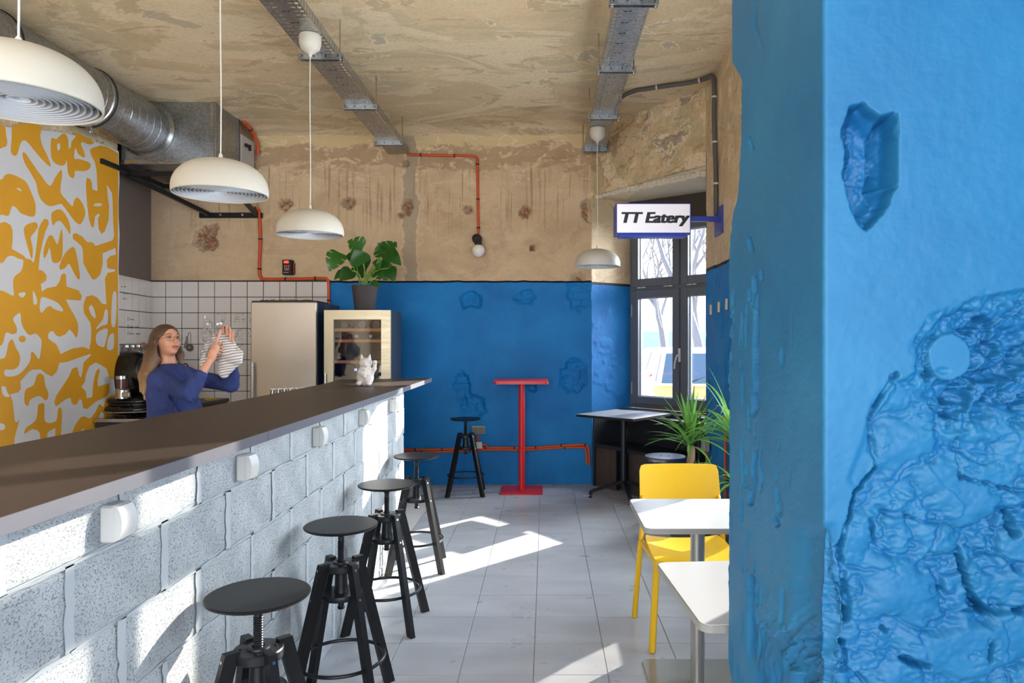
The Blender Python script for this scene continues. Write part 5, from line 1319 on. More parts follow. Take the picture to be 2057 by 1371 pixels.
# double socket and junction box on the blue wall
t = thing('wall_socket', 'grey double socket on the blue wall right of the far stool', 'socket', wl(961, 863, 0))
MB().box(wl(961, 863, 0.02), (0.138, 0.04, 0.086), bev=0.006).obj('socket_box', M['grey_box'], t)
for dx in (-0.032, 0.032): MB().box(wl(961, 864, 0.044)+Vector((dx, 0, 0)), (0.056, 0.010, 0.064), bev=0.004).obj('hinged_lid', simple('brown_grey_lid', srgb(124, 116, 104), 0.5), t)
MB().cyl(wl(960, 874, 0.02), wl(960, 888, 0.02), 0.012).obj('connector_tube', M['orange'], t)
t = thing('junction_box', 'small white junction box below the grey double socket', 'junction box', wl(961, 893, 0)); MB().box(wl(961.5, 893.5, 0.035), (0.076, 0.045, 0.068), bev=0.004).obj('junction_cover', M['white_plastic'], t)
MB().tube(smooth_path([wl(969, 892, .035), wl(975, 893, .03), wl(979, 898, .02), wl(986, 901, .02)], 5), 0.011, 10).obj('connector_tube', M['orange'], t)
# socket, conduits and pegs on the right wall
def rwp(x, z, off=0.0): Y = (XR-off)*FPX/(x-VX); return Vector((XR-off, Y, z))
t = thing('wall_socket', 'grey socket on the blue wall right of the black shelf unit', 'socket', (XR, 5.98, 0.62)); MB().box((XR-0.03, 5.98, 0.62), (0.05, 0.10, 0.10), bev=0.006).obj('socket_box', M['grey_box'], t); MB().box((XR-0.058, 5.98, 0.62), (0.012, 0.075, 0.08), bev=0.004).obj('hinged_lid', M['grey_box'], t)
conduit('orange_conduit', [(XR-.02, 5.98, 0.57), (XR-.02, 5.98, 0.3), (XR-.02, 5.98, 0.02)], 0.012, 'short orange conduit running down from the grey socket by the shelf', nrm=(1, 0, 0))
conduit('orange_conduit', [(XR-.02, 5.36, 0.95), (XR-.02, 5.36, 0.5), (XR-.02, 5.36, 0.02)], 0.012, 'orange conduit on the right wall behind the palm', nrm=(1, 0, 0))
for i, (x, z_) in enumerate(((1428, 1.765), (1444, 1.775), (1459.5, 1.785))):
    p = rwp(x, z_, 0.01); o = MB().box((0, 0, 0), (0.018, 0.022, 0.085), bev=0.004).obj('wood_peg', M['wood_peg']); o.location = p; o.rotation_euler = (0.05*i, 0, 0)
    tag(o, ['leftmost pale wooden peg on the blue wall beside the window', 'middle pale wooden peg on the blue wall beside the window', 'rightmost tilted wooden peg on the blue wall beside the window'][i], 'peg', 'pale pegs beside the window')
# grey conduit along the ceiling and down the wall to the sign
conduit('grey_conduit', [(0.60, 6.25, 3.50), (0.66, 6.2, 3.64), (0.78, 6.12, 3.678), (0.87, 6.08, 3.68), (1.05, 6.0, 3.68), (1.22, 5.93, 3.68), (1.32, 5.85, 3.68), (XR-.03, 5.74, 3.66), (XR-.03, 5.68, 3.55), (XR-.03, 5.68, 3.3), (XR-.02, 5.68, 3.0), (XR-.02, 5.66, 2.8), (XR-.02, 5.66, 2.52)], 0.019, 'thick grey conduit bending from the ceiling down to the sign', mat='grey_tube', clip_every=0.36, nrm=(0.2, 0, 0.3), clipmat='white_plastic')

# ================================================================== SIGN
sg = thing('light_box_sign', 'small white light box sign reading TT Eatery on a blue arm', 'sign', (0.85, 5.6, 2.46))
MB().box((0.843, 5.605, 2.462), (0.588, 0.20, 0.240), bev=0.004).obj('sign_case', M['blue_metal'], sg)
face = MB().box((0.843, 5.502, 2.462), (0.570, 0.008, 0.222), bev=0.001).obj('sign_face', M['sign_face'], sg)
MB().box((0.843, 5.604, 2.335), (0.53, 0.12, 0.02), bev=0.003).obj('case_channel', M['blue_metal'], sg)
lt_ = flat_text('lettering', 'TT Eatery', (0.845, 5.4978, 2.463), 0.116, M['ink'], sg, shear=0.20, sx_=1.12)
bm_ = bmesh.new(); bm_.from_mesh(lt_.data); src_ = bm_.copy() if False else None; base_n = len(lt_.data.vertices); bm_.free()
V_ = [v.co.copy() for v in lt_.data.vertices]; F_ = [tuple(p.vertices) for p in lt_.data.polygons]; mm = MB()
for dx in (-0.0062, -0.0031, 0.0, 0.0031, 0.0062):
    for dy in (-0.0028, 0.0, 0.0028): mm.add([(v.x+dx, v.y+dy, v.z+0.0001*(dx+dy)*100) for v in V_], F_)
lt_.data = mm.mesh('lettering', 0); lt_.data.materials.append(M['ink'])
MB().bar((1.135, 5.61, 2.475), (XR, 5.61, 2.475), 0.04, 0.04, bev=0.003).obj('sign_arm', M['blue_metal'], sg)
MB().box((XR-0.006, 5.625, 2.46), (0.012, 0.25, 0.22)).obj('wall_plate', M['blue_metal'], sg)
for dz in (-.09, .09): MB().cyl((XR-0.018, 5.535, 2.46+dz), (XR-0.01, 5.535, 2.46+dz), 0.008, 8).obj('bolt', M['steel'], sg)

# ================================================================== FRIDGE, WINE COOLER
fr_ = thing('fridge', 'tall fridge with a plain stainless steel door', 'fridge', (-2.385, 6.75, 0))
MB().box((-2.385, 6.79, 0.945), (0.60, 0.66, 1.83)).obj('cabinet', simple('navy_grey_side', srgb(52, 58, 72), 0.5), fr_)
dr = MB().box((-2.385, 6.435, 0.945), (0.60, 0.055, 1.83), bev=0.008).obj('door', M['fridge_steel'], fr_)
m = MB(); m.cyl((-2.655, 6.365, 0.70), (-2.655, 6.365, 1.31), 0.014, 16)
for zz in (0.74, 1.27): m.cyl((-2.655, 6.365, zz), (-2.655, 6.41, zz), 0.009, 10)
m.obj('handle', M['steel_paint'], dr)
MB().box((-2.385, 6.6, 1.866), (0.59, 0.36, 0.012)).obj('top_plate', M['dark_grout'], fr_)
m = MB(); m.tube([(-2.62+0.48*k/60, 6.47+0.01*math.sin(k*1.1), 1.874+0.012*abs(math.sin(k*.7))*(random.random())) for k in range(61)], 0.004, 5); m.obj('top_seal', M['dark_grout'], fr_)
MB().box((-2.385, 6.75, 0.015), (0.56, 0.6, 0.03)).obj('plinth', M['matte_black'], fr_)

wc = thing('wine_cooler', 'glass-door wine cooler with a brushed metal frame', 'wine cooler', (-1.695, 6.7, 0))
cx = -1.697; y0_ = 6.36; w_ = 0.60; hT = 1.783
for nm, c_, d_ in (('side_panel', (cx-w_/2+.01, 6.59, 0.89), (.02, .42, 1.76)), ('side_panel', (cx+w_/2-.01, 6.59, 0.89), (.02, .42, 1.76)), ('back_panel', (cx, 6.80, 0.89), (w_, .02, 1.76)),
                   ('top_panel', (cx, 6.59, hT-0.012), (w_, .42, .022)), ('bottom_panel', (cx, 6.59, 0.03), (w_, .42, .06))):
    MB().box(c_, d_).obj(nm, M['cooler_inside'] if nm == 'back_panel' else simple('cooler_side', srgb(8, 32, 56), 0.6), wc)
m = MB(); fy0 = y0_-0.0
for c_, d_ in (((cx-w_/2+.0425, fy0, 0.91), (.085, .035, 1.745)), ((cx+w_/2-.0425, fy0, 0.91), (.085, .035, 1.745)), ((cx, fy0, hT-0.0425), (w_-.17, .035, .085)), ((cx, fy0, 0.08), (w_-.17, .035, .085))): m.box(c_, d_)
d0 = m.obj('door_frame', M['cooler_steel'], wc, 0)
MB().box((cx, fy0+0.003, 0.91), (w_-.17, .006, 1.58)).obj('door_glass', M['dark_glass'], d0)
m = MB(); m.cyl((cx-w_/2+.02, fy0-0.05, 0.55), (cx-w_/2+.02, fy0-0.05, 1.215), 0.008); m.cyl((cx-w_/2+.02, fy0-0.05, 1.2), (cx-w_/2+.02, fy0, 1.2), 0.006); m.obj('handle', M['steel'], d0)
for z_ in (1.605, 1.505, 1.315, 1.0): MB().box((cx, 6.59, z_), (w_-.06, .36, .022)).obj('wooden_shelf', M['oak'], wc)
for z_ in (1.605, 1.505, 1.315): MB().box((cx, fy0+0.035, z_), (w_-.17, .02, .026)).obj('shelf_front', M['oak'], wc)
flat_text('display', '12', (cx-0.02, fy0-0.004, 1.245), 0.026, M['led_blue'], wc)
bt = [(-.14, 1.655, .038), (0.02, 1.655, .038), (.15, 1.655, .038), (-0.03, 1.548, .014), (0.10, 1.548, .014), (-.19, 1.352, .014), (-.1, 1.36, .036)]
proto = None
for i, (dx, z_, r_) in enumerate(bt):
    lab = ['left of three bottles on the top shelf of the wine cooler', 'middle bottle on the top shelf of the wine cooler', 'right bottle on the top shelf of the wine cooler', 'left bottle neck on the second cooler shelf', 'right bottle neck on the second cooler shelf', 'bottle neck at the left of the third cooler shelf', 'bottle base on the third shelf of the wine cooler'][i]
    o = thing('wine_bottle', lab, 'bottle', (cx+dx, 6.43, z_), group='bottles in the wine cooler')
    prof = [(0, 0.0), (0.034, 0.0), (0.038, 0.01), (0.038, 0.18), (0.014, 0.24), (0.014, 0.30), (0, 0.30)] if r_ > .02 else [(0, 0), (0.014, 0.0), (0.014, 0.07), (0.038, 0.13), (0.038, 0.30), (0, 0.30)]
    m = MB(); m.lathe((0, 0, 0), prof, 20, M=MR); local('bottle_body', m, M['bottle'], o)
    m = MB(); zc_ = -0.001; m.lathe((0, 0, 0), [(0, -0.002), (0.0145, -0.002), (0.0145, 0.03), (0.014, 0.04)] if r_ < .02 else [(0, 0.262), (0.0145, 0.262), (0.0145, 0.302), (0, 0.302)], 16, M=MR); local('capsule', m, M['white_plastic'], o)

# ================================================================== BACK COUNTER WITH KITCHEN THINGS
bc = thing('back_counter', 'low black kitchen counter in the corner behind the woman', 'counter', (-3.7, 7.0, 0))
MB().box((-3.68, 7.06, 0.44), (0.70, 0.58, 0.88)).obj('cabinet', M['matte_black'], bc)
MB().box((-3.68, 7.05, 0.89), (0.74, 0.62, 0.035), bev=.003).obj('countertop', simple('near_black_counter', srgb(44, 42, 40), 0.35), bc)
MB().box((-3.66, 6.40, 0.40), (0.42, 0.70, 0.80)).obj('cabinet', M['matte_black'], bc)
MB().box((-3.65, 6.40, 0.82), (0.46, 0.72, 0.03), bev=.003).obj('countertop', M['steel'], bc)
# black domed appliance
gl = thing('coffee_machine', 'glossy black domed machine partly hidden by the mural pier', 'machine', (-3.66, 6.4, 0.835))
f = Field((-4.05, 6.12, 0.83), (-3.35, 6.70, 1.50), 0.010)
f.ell((-3.84, 6.5, 1.18), (0.30, 0.16, 0.235), k=0.03); f.ell((-3.7, 6.5, 1.10), (0.26, 0.15, 0.14), k=0.04)
link('domed_lid', f.mesh('domed_lid', 2), simple('gloss_black', srgb(14, 14, 16), 0.12), gl)
f = Field((-4.05, 6.05, 0.82), (-3.35, 6.70, 1.10), 0.008)
f.ell((-3.70, 6.34, 0.90), (0.27, 0.20, 0.06), k=0.02); f.ell((-3.70, 6.34, 0.97), (0.24, 0.17, 0.05), k=0.02)
link('lower_body', f.mesh('lower_body', 2), simple('gloss_black_base', srgb(16, 16, 18), 0.10), gl)
m = MB(); m.torus((-3.70, 6.32, 0.885), 0.24, 0.006, 40, 6); m.obj('chrome_rim', M['steel'], gl)
can = thing('canister', 'steel and glass grinder canister before the black dome', 'canister', (-3.70, 6.22, 1.0))
m = MB(); m.lathe((-3.72, 6.2, 1.0), [(0, 0), (0.062, 0), (0.062, 0.075), (0.05, 0.085), (0, 0.085)], 28); m.obj('steel_base', M['steel'], can)
m = MB(); m.lathe((-3.73, 6.2, 1.085), [(0.045, 0), (0.045, 0.085)], 28); m.obj('hopper', simple('dark_beans_glass', srgb(84, 52, 44), 0.15), can)
m = MB(); m.lathe((-3.73, 6.2, 1.17), [(0.0, 0.0), (0.048, 0.0), (0.048, 0.028), (0.0, 0.03)], 28); m.obj('steel_lid', M['steel'], can)
m = MB(); m.box((-3.665, 6.15, 1.035), (0.07, 0.03, 0.045), bev=.006); m.obj('brass_plate', M['cooler_steel'], can)
# rack of jars on the side wall
rk = thing('jar_shelf', 'thin shelf carrying glass jars on the tiled side wall', 'shelf', kpt(0.6, 1.33, 0.08))
m = MB(); c_ = kpt(0.50, 1.325, 0.085); m.box(c_, (0.85, 0.13, 0.012), rz=ang); m.obj('shelf_board', M['steel'], rk)
for k in range(6):
    p = kpt(0.17+0.13*k, 1.332, 0.08)
    j = thing('glass_jar', ['glass jar nearest the corner on the wall shelf', 'second glass jar from the kitchen corner', 'glass jar with a round wooden stopper on the wall shelf', 'fourth glass jar from the kitchen corner', 'fifth glass jar from the kitchen corner', 'glass jar beside the mural edge on the wall shelf'][k], 'jar', p, group='glass jars on the wall shelf')
    local('jar_body', MB().lathe((0, 0, 0), [(0, 0.0), (0.042, 0), (0.044, 0.01), (0.044, 0.105), (0.036, 0.12)], 20), M['jar_glass'], j)
    local('jar_contents', MB().lathe((0, 0, 0), [(0, 0.004), (0.038, 0.004), (0.038, 0.05+.01*k % .05), (0, 0.055)], 16), simple('jar_contents', srgb(150, 138, 124), 0.9), j)
    if k == 2: local('wooden_stopper', MB().sphere((0, 0, 0.125), 0.032, 14, 10), simple('cork', srgb(150, 112, 84), 0.8), j)
    else: local('jar_lid', MB().lathe((0, 0, 0), [(0, 0.135), (0.038, 0.135), (0.040, 0.12), (0.040, 0.115)], 20), M['steel'], j)
# strainer hanging on the tiles
sn_ = thing('tea_strainer', 'small steel strainer hanging from a hook on the tiles', 'strainer', wl(381, 672, 0.03))
m = MB(); c_ = wl(381, 698, .045); m.lathe(c_, [(0.033, 0.0), (0.034, 0.012), (0.026, 0.03), (0.012, 0.038), (0, 0.04)], 22, M=MX); m.torus(c_, 0.035, 0.004, 28, 6, M=MX); m.obj('strainer_bowl', simple('strainer_mesh', srgb(120, 110, 100), 0.5, metal=.6), sn_)
m = MB(); m.tube(smooth_path([c_+Vector((-.01, 0, .035)), wl(377, 680, .04), wl(379, 669, .035), wl(382, 668, .035), wl(383, 676, .04), c_+Vector((.006, 0, .035))], 5), 0.003, 6); m.obj('strainer_handle', M['steel'], sn_)
m = MB(); m.prism([(-.03, -.07), (.015, -.06), (.012, .05), (-.004, .06)], 0, 0.006, M=MX, T=wl(375, 686, .028)); m.obj('hanging_grater', M['steel'], sn_)
o = MB().torus(wl(372, 736, .04), 0.03, 0.006, 24, 6, M=MX).obj('black_hook', M['matte_black']); tag(o, "black ring shaped hook on the tiles beside the woman's neck", 'hook')
# yellow net on the back counter edge
m = MB(); c_ = Vector((PX(425, 800, 6.95).x, 6.95, 0.915))
for k in range(5): m.tube(smooth_path([c_+Vector((.05*math.cos(k*1.3+j), .04*math.sin(k+j*1.7), .01+.02*random.random())) for j in range(6)], 3), 0.004, 5)
o = m.obj('yellow_net', simple('yellow_net', srgb(200, 170, 60), 0.6)); tag(o, 'crumpled yellow net lying at the end of the back counter', 'net')

# small upturned glasses behind the far end of the bar
shelf = thing('glass_shelf', 'low shelf for glasses behind the far end of the bar', 'shelf', (-2.0, 5.2, 0)); MB().box((-2.02, 5.2, 1.045), (0.42, 0.36, 0.02)).obj('shelf_board', M['matte_black'], shelf); MB().box((-2.02, 5.2, 0.52), (0.40, 0.34, 1.035)).obj('shelf_base', M['matte_black'], shelf)
gp = None
for k in range(7):
    loc = (PX(548+12*k, 0, 5.1+0.03*k).x, 5.1+0.03*k, 1.056)
    if gp is None:
        gp = thing('drinking_glass', 'x', 'glass', loc, group='upturned glasses behind the bar')
        local('glass_wall', MB().lathe((0, 0, 0), [(0.019, 0), (0.017, 0.05), (0.016, 0.098), (0.0, 0.1), (0, 0.094), (0.0145, 0.092), (0.0155, 0.05), (0.0175, 0)], 16), M['jar_glass'], gp); g = gp
        local('glass_base', MB().lathe((0, 0, 0), [(0.0, 0.102), (0.017, 0.102), (0.018, 0.096)], 16), M['white_plastic'], gp)
    else: g = dup(gp, loc)
    g['label'] = ('leftmost small upturned glass behind the bar before the fridge', 'second upturned glass from the left behind the bar', 'third upturned glass from the left behind the bar', 'middle one of the seven upturned glasses behind the bar', 'third upturned glass from the right behind the bar', 'second upturned glass from the right behind the bar', 'rightmost small upturned glass behind the bar before the fridge')[k]
    
# ================================================================== CORNER SHELF UNIT, BLACK TABLE, METAL STOOL
U0 = Vector((0.492, 7.33, 0)); U1 = Vector((1.352, 6.18, 0)); ud = (U1-U0).normalized(); un = Vector((-ud.y, ud.x, 0))   # un points to the window
if un.y < 0: un = -un
UL = (U1-U0).length
def upt(s, dpt, z): return U0+ud*s+un*dpt+Vector((0, 0, z))
su = thing('shelf_unit', 'low black shelf unit built in under the corner window', 'shelf unit', upt(UL/2, 0.2, 0))
def ubox(nm, s0, s1, d0_, d1_, z0, z1, mat='black_ply', par=None, bev=0.002):
    c_ = upt((s0+s1)/2, (d0_+d1_)/2, (z0+z1)/2); Mx_ = Matrix((ud, un, Vector((0, 0, 1)))).transposed()
    return MB().box(c_, (s1-s0, d1_-d0_, z1-z0), M=Mx_, bev=bev).obj(nm, M[mat], par or su, 0)
ubox('top_board', 0.0, UL, 0.24, 0.50, 0.715, 0.742); ubox('middle_board', 0.0, UL, -0.004, 0.46, 0.41, 0.435)
ubox('side_panel', 0.0, 0.022, 0.0, 0.44, 0.0, 0.715); ubox('side_panel', UL-0.022, UL, 0.0, 0.44, 0.0, 0.715); ubox('back_panel', 0.02, UL-0.02, 0.42, 0.44, 0.0, 0.715)
k = 0.03
while k < UL-0.08:
    if not (0.26 < k < 0.48): ubox('front_plank', k, k+0.098, 0.015, 0.035, 0.0, 0.41, 'dark_board', bev=0.003)
    k += 0.102
ubox('divider', 0.24, 0.26, 0.03, 0.42, 0.0, 0.41); ubox('divider', 0.50, 0.52, 0.03, 0.42, 0.0, 0.41)
sil = thing('window_sill', 'black window sill board above the low shelf unit', 'sill', (1.3, 7.1, 0.75))
m = MB(); m.prism([(0.80, 7.60), (1.62, 6.47), (1.86, 6.83), (0.98, 7.72)], 0.745, 0.775); m.obj('sill_board', M['black_ply'], sil)

bt_ = thing('black_table', 'black table with a shiny tread-plate metal top by the window', 'table', (0.755, 6.80, 0), math.radians(4))
mb_ = MB(); mb_.prism([(-0.46, 0.0), (0.0, -0.46), (0.46, 0.0), (0.0, 0.46)], 0.778, 0.800); tp = local('tabletop', mb_, M['black_metal'], bt_, 0)
mb_ = MB(); mb_.prism([(-0.455, 0.0), (0.0, -0.455), (0.455, 0.0), (0.0, 0.455)], 0.800, 0.803); local('tread_plate', mb_, M['tread'], tp, 0)
local('column', MB().cyl((0, 0, 0.12), (0, 0, 0.76), 0.031, 24), M['black_metal'], bt_)
local('column_head', MB().box((0, 0, 0.765), (0.16, 0.10, 0.03), bev=.004), M['black_metal'], bt_)
local('column_foot', MB().cyl((0, 0, 0.10), (0, 0, 0.20), 0.036, 20), M['black_metal'], bt_)
for k in range(4):
    a_ = k*PI/2+math.radians(0); d_ = Vector((math.cos(a_), math.sin(a_), 0)); m = MB()
    m.bar(d_*0.02+Vector((0, 0, 0.15)), d_*0.315+Vector((0, 0, 0.060)), 0.036, 0.028, bev=.004); m.bar(d_*0.315+Vector((0, 0, 0.065)), d_*0.325+Vector((0, 0, 0.028)), 0.034, 0.03, up=(d_.y, -d_.x, 0), bev=.004)
    lg = local('leg', m, M['black_metal'], bt_, 0)
    local('levelling_foot', MB().lathe(d_*0.325, [(0, 0), (0.017, 0), (0.018, 0.008), (0.006, 0.012), (0.006, 0.03)], 12), M['black_metal'], lg)

ms = thing('metal_stool', 'round grey metal swivel stool half hidden by the yellow chair', 'stool', (0.985, 5.80, 0))
m = MB(); zt_ = 0.562; m.lathe((0, 0, 0), [(0, zt_-0.004), (0.12, zt_), (0.165, zt_-0.003), (0.172, zt_-0.012), (0.170, zt_-0.034), (0.166, zt_-0.034), (0.164, zt_-0.016), (0.0, zt_-0.012)], 40); seat_ = local('seat', m, simple('gunmetal', srgb(112, 120, 134), 0.3, metal=0.9), ms, 40)
for k in range(4): a_ = k*PI/2+.6; local('rivet', MB().lathe((0.045*math.cos(a_), 0.045*math.sin(a_), zt_-.003), [(0, .002), (.007, .002), (.007, 0)], 10), M['matte_black'], seat_)
local('screw_spindle', MB().cyl((0, 0, 0.25), (0, 0, zt_-0.014), 0.014, 16), M['black_metal'], ms)
local('hub', MB().lathe((0, 0, 0), [(0.014, 0.5), (0.03, 0.49), (0.03, 0.44), (0.014, 0.43)], 20), M['black_metal'], ms)
for k in range(4):
    a_ = PI/4+k*PI/2; d_ = Vector((math.cos(a_), math.sin(a_), 0)); m = MB()
    m.tube(smooth_path([d_*0.02+Vector((0, 0, .46)), d_*0.07+Vector((0, 0, .485)), d_*0.12+Vector((0, 0, .455)), d_*0.145+Vector((0, 0, .38)), d_*0.175+Vector((0, 0, .15)), d_*0.20+Vector((0, 0, 0.0))], 6), 0.011, 10); local('leg', m, M['black_metal'], ms)
local('foot_ring', MB().torus((0, 0, 0.2), 0.165, 0.007, 36, 8), M['black_metal'], ms)
# ================================================================== WOMAN BEHIND THE BAR
def V3(x, y, Y): return np.array(PX(x, y, Y), np.float32)
M['lens'] = glass_mat('spectacle_lens', (1, 1, 1, 1), 0.0, 0.3, 0.08)
per = thing('person', 'woman with long blonde hair, glasses and blue sweater lifting a striped towel behind the bar', 'person', (-2.57, 4.92, 0))
Hc = V3(336, 685, 4.92)
fd = Vector((0.84, -0.52, 0.20)).normalized(); lf = Vector((0, 0, 1)).cross(fd).normalized(); uh = fd.cross(lf).normalized()
HM = np.array(Matrix((fd, lf, uh)).transposed(), np.float32)
def hp(f, l, u): return Hc+HM @ np.array((f, l, u), np.float32)
nb = V3(338, 733, 4.93); shN = V3(319, 763, 4.79); shF = V3(372, 755, 5.06); elN = V3(379, 791, 4.66); wrN = V3(420, 727, 4.74)
elF = V3(464, 772, 5.04); wrF = V3(467, 716, 4.98); chest = np.array((-2.62, 4.93, 1.16), np.float32); pel = np.array((-2.57, 4.93, 0.92), np.float32)
F = Field((-3.0, 4.5, -0.005), (-2.05, 5.3, 1.64), 0.0045)
# torso, legs (one surface with the head and the arms)
F.ell(chest, (0.11, 0.15, 0.19), k=0.04); F.ell(pel, (0.115, 0.16, 0.13), k=0.05); F.cap(chest, pel, 0.10, 0.11, k=0.05)
for s_ in (-1, 1):
    hip = pel+np.array((0, 0.085*s_, -0.03)); kn_ = np.array((-2.55, 4.93+0.09*s_, 0.49)); an = np.array((-2.58, 4.93+0.095*s_, 0.09)); toe = np.array((-2.44, 4.93+0.11*s_, 0.04))
    F.chain([hip, kn_, an], [0.08, 0.052, 0.036], 0.02); F.cap(an+np.array((-.02, 0, -.035)), toe, 0.038, 0.03, k=0.02)
F.cap(nb+np.array((0, 0, -.04), np.float32), hp(-0.020, 0, -0.05), 0.056, 0.048, k=0.025)
F.cap(nb+np.array((0, 0, -.05), np.float32), shN, 0.05, 0.045, k=0.03); F.cap(nb+np.array((0, 0, -.05), np.float32), shF, 0.05, 0.045, k=0.03)
F.chain([shN, elN], [0.046, 0.036], 0.02); F.chain([shF, elF], [0.046, 0.036], 0.02)
F.chain([elN, elN+(wrN-elN)*0.35, wrN], [0.036, 0.037, 0.024], 0.012); F.chain([elF, elF+(wrF-elF)*0.35, wrF], [0.036, 0.037, 0.024], 0.012)
# head
F.ell(hp(-0.012, 0, 0.030), (0.094, 0.074, 0.082), HM, 0.02); F.ell(hp(0.018, 0, -0.015), (0.066, 0.060, 0.088), HM, 0.02)
F.ell(hp(0.030, 0, -0.066), (0.046, 0.038, 0.032), HM, 0.022); F.ell(hp(0.066, 0, -0.092), (0.017, 0.017, 0.013), HM, 0.018)
for s_ in (-1, 1):
    F.ell(hp(0.050, s_*0.036, -0.028), (0.026, 0.022, 0.026), HM, 0.018)           # cheeks
    F.ell(hp(0.086, s_*0.031, 0.008), (0.014, 0.018, 0.011), HM, 0.012, sub=True)   # eye sockets
    F.cap(hp(0.082, s_*0.014, 0.026), hp(0.072, s_*0.046, 0.028), 0.008, 0.006, k=0.012)   # brows
    F.ell(hp(-0.012, s_*0.074, -0.010), (0.016, 0.007, 0.029), HM, 0.006); F.ell(hp(-0.008, s_*0.083, -0.008), (0.008, 0.006, 0.016), HM, 0.004, sub=True)
F.cap(hp(0.084, 0, 0.018), hp(0.106, 0, -0.020), 0.006, 0.0085, k=0.010); F.ell(hp(0.104, 0, -0.024), (0.011, 0.014, 0.008), HM, 0.006)
F.ell(hp(0.084, 0, -0.054), (0.011, 0.021, 0.0065), HM, 0.006); F.ell(hp(0.082, 0, -0.065), (0.011, 0.018, 0.007), HM, 0.006)
# hands: near hand gripping from the left, thumb up; far hand with fingers over the cloth
def finger(base, pts, r0=0.0085, r1=0.0065):
    P_ = [base]+pts; n_ = len(P_); F.chain(P_, [r0+(r1-r0)*i/(n_-1) for i in range(n_)], 0.004)
palmN = V3(432, 700, 4.76); F.ell((wrN+palmN)/2, (0.030, 0.024, 0.045), k=0.012); F.ell(palmN, (0.030, 0.020, 0.040), k=0.012)
finger(V3(430, 698, 4.745), [V3(436, 684, 4.73), V3(440, 672, 4.735), V3(443.5, 662, 4.745)], 0.0115, 0.0075)
for i, (x, y) in enumerate(((441, 690), (443, 697), (443, 704), (441, 711))):
    b_ = V3(435, 692+5.2*i, 4.77); finger(b_, [V3(x+1, y-1, 4.80), V3(x+7-i, y-1, 4.835), V3(x+10-1.6*i, y+2, 4.862)])
palmF = V3(460, 694, 4.955); F.ell((wrF+palmF)/2, (0.027, 0.024, 0.045), k=0.012); F.ell(palmF, (0.036, 0.020, 0.040), k=0.012)
finger(V3(466, 704, 4.94), [V3(469, 692, 4.915), V3(467, 683, 4.89)], 0.010, 0.0075)
for i, (x, y, x2, y2) in enumerate(((448, 656, 448, 668), (455, 655, 455.5, 673), (461.5, 659, 462, 680), (467.5, 667, 468, 688))):
    b_ = V3(454+4.2*i, 684+2*i, 4.945); finger(b_, [V3(x, y+2, 4.915), V3(x, y, 4.87), V3(x2, y2, 4.825)], 0.0095, 0.0078)
body = link('body', F.mesh('body', 1), M['skin'], per)
# eyes, lips, brows, glasses
for s_ in (-1, 1):
    e_ = MB().sphere(hp(0.0755, s_*0.031, 0.008), 0.0105, 16, 10).obj('eye', M['eye'], per)
    e2 = MB().sphere(hp(0.0822, s_*0.0318, 0.0095), 0.0062, 12, 8).obj('iris', M['iris'], e_)
    MB().tube(smooth_path([hp(0.086, s_*0.014, 0.031), hp(0.087, s_*0.030, 0.036), hp(0.074, s_*0.050, 0.031)], 4), 0.0024, 6).obj('eyebrow', M['brow'], per)
    MB().tube(smooth_path([hp(0.082, s_*0.018, 0.010), hp(0.088, s_*0.031, 0.0145), hp(0.077, s_*0.044, 0.011)], 4), 0.0024, 6).obj('eyelid', M['brow'], per)
MB().tube(smooth_path([hp(0.088, -0.022, -0.057), hp(0.0955, -0.008, -0.053), hp(0.096, 0, -0.0545), hp(0.0955, 0.008, -0.053), hp(0.088, 0.022, -0.057)], 4), 0.0036, 8, rs=None).obj('lips', M['lips'], per)
MB().tube(smooth_path([hp(0.088, -0.019, -0.0585), hp(0.0945, 0, -0.0605), hp(0.088, 0.019, -0.0585)], 4), 0.0042, 8).obj('lips', M['lips'], per)
g_ = MB()
for s_ in (-1, 1):
    ringp = [hp(0.100-0.008*abs(math.cos(a_)*0.5+0.5*1)*(1 if math.cos(a_) > 0 else .3), s_*(0.034+0.025*math.cos(a_)), 0.004+0.019*math.sin(a_)) for a_ in np.linspace(0, 2*PI, 25)]
    g_.tube(ringp, 0.0011, 6); g_.tube([hp(0.092, s_*0.059, 0.010), hp(0.04, s_*0.074, 0.010), hp(-0.01, s_*0.079, 0.006)], 0.0012, 6)
g_.tube([hp(0.099, -0.009, 0.010), hp(0.103, 0, 0.013), hp(0.099, 0.009, 0.010)], 0.0011, 6)
gm = g_.obj('glasses', M['brass'], per)
for s_ in (-1, 1):
    MB().add([hp(0.098, s_*(0.034+0.024*math.cos(a_)), 0.004+0.018*math.sin(a_)) for a_ in np.linspace(0, 2*PI, 20)[:-1]], [tuple(range(19))]).obj('lens', M['lens'], gm)
# sweater
S = Field((-3.0, 4.45, 0.80), (-2.05, 5.35, 1.52), 0.0055)
S.ell(chest+np.array((0.0, 0, 0.0)), (0.145, 0.19, 0.20), k=0.05); S.ell(np.array((-2.58, 4.93, 0.95)), (0.175, 0.205, 0.16), k=0.06); S.cap(chest, np.array((-2.58, 4.93, 0.90)), 0.135, 0.17, k=0.06)
S.cap(nb+np.array((0, 0, -.055)), shN, 0.062, 0.066, k=0.035); S.cap(nb+np.array((0, 0, -.055)), shF, 0.062, 0.066, k=0.035)
S.chain([shN, elN], [0.062, 0.053], 0.03); S.chain([shF, elF], [0.062, 0.053], 0.03)
cuN = elN+(wrN-elN)*0.62; cuF = elF+(wrF-elF)*0.62
S.chain([elN, elN+(wrN-elN)*0.3, cuN], [0.053, 0.050, 0.040], 0.02); S.chain([elF, elF+(wrF-elF)*0.3, cuF], [0.053, 0.050, 0.040], 0.02)
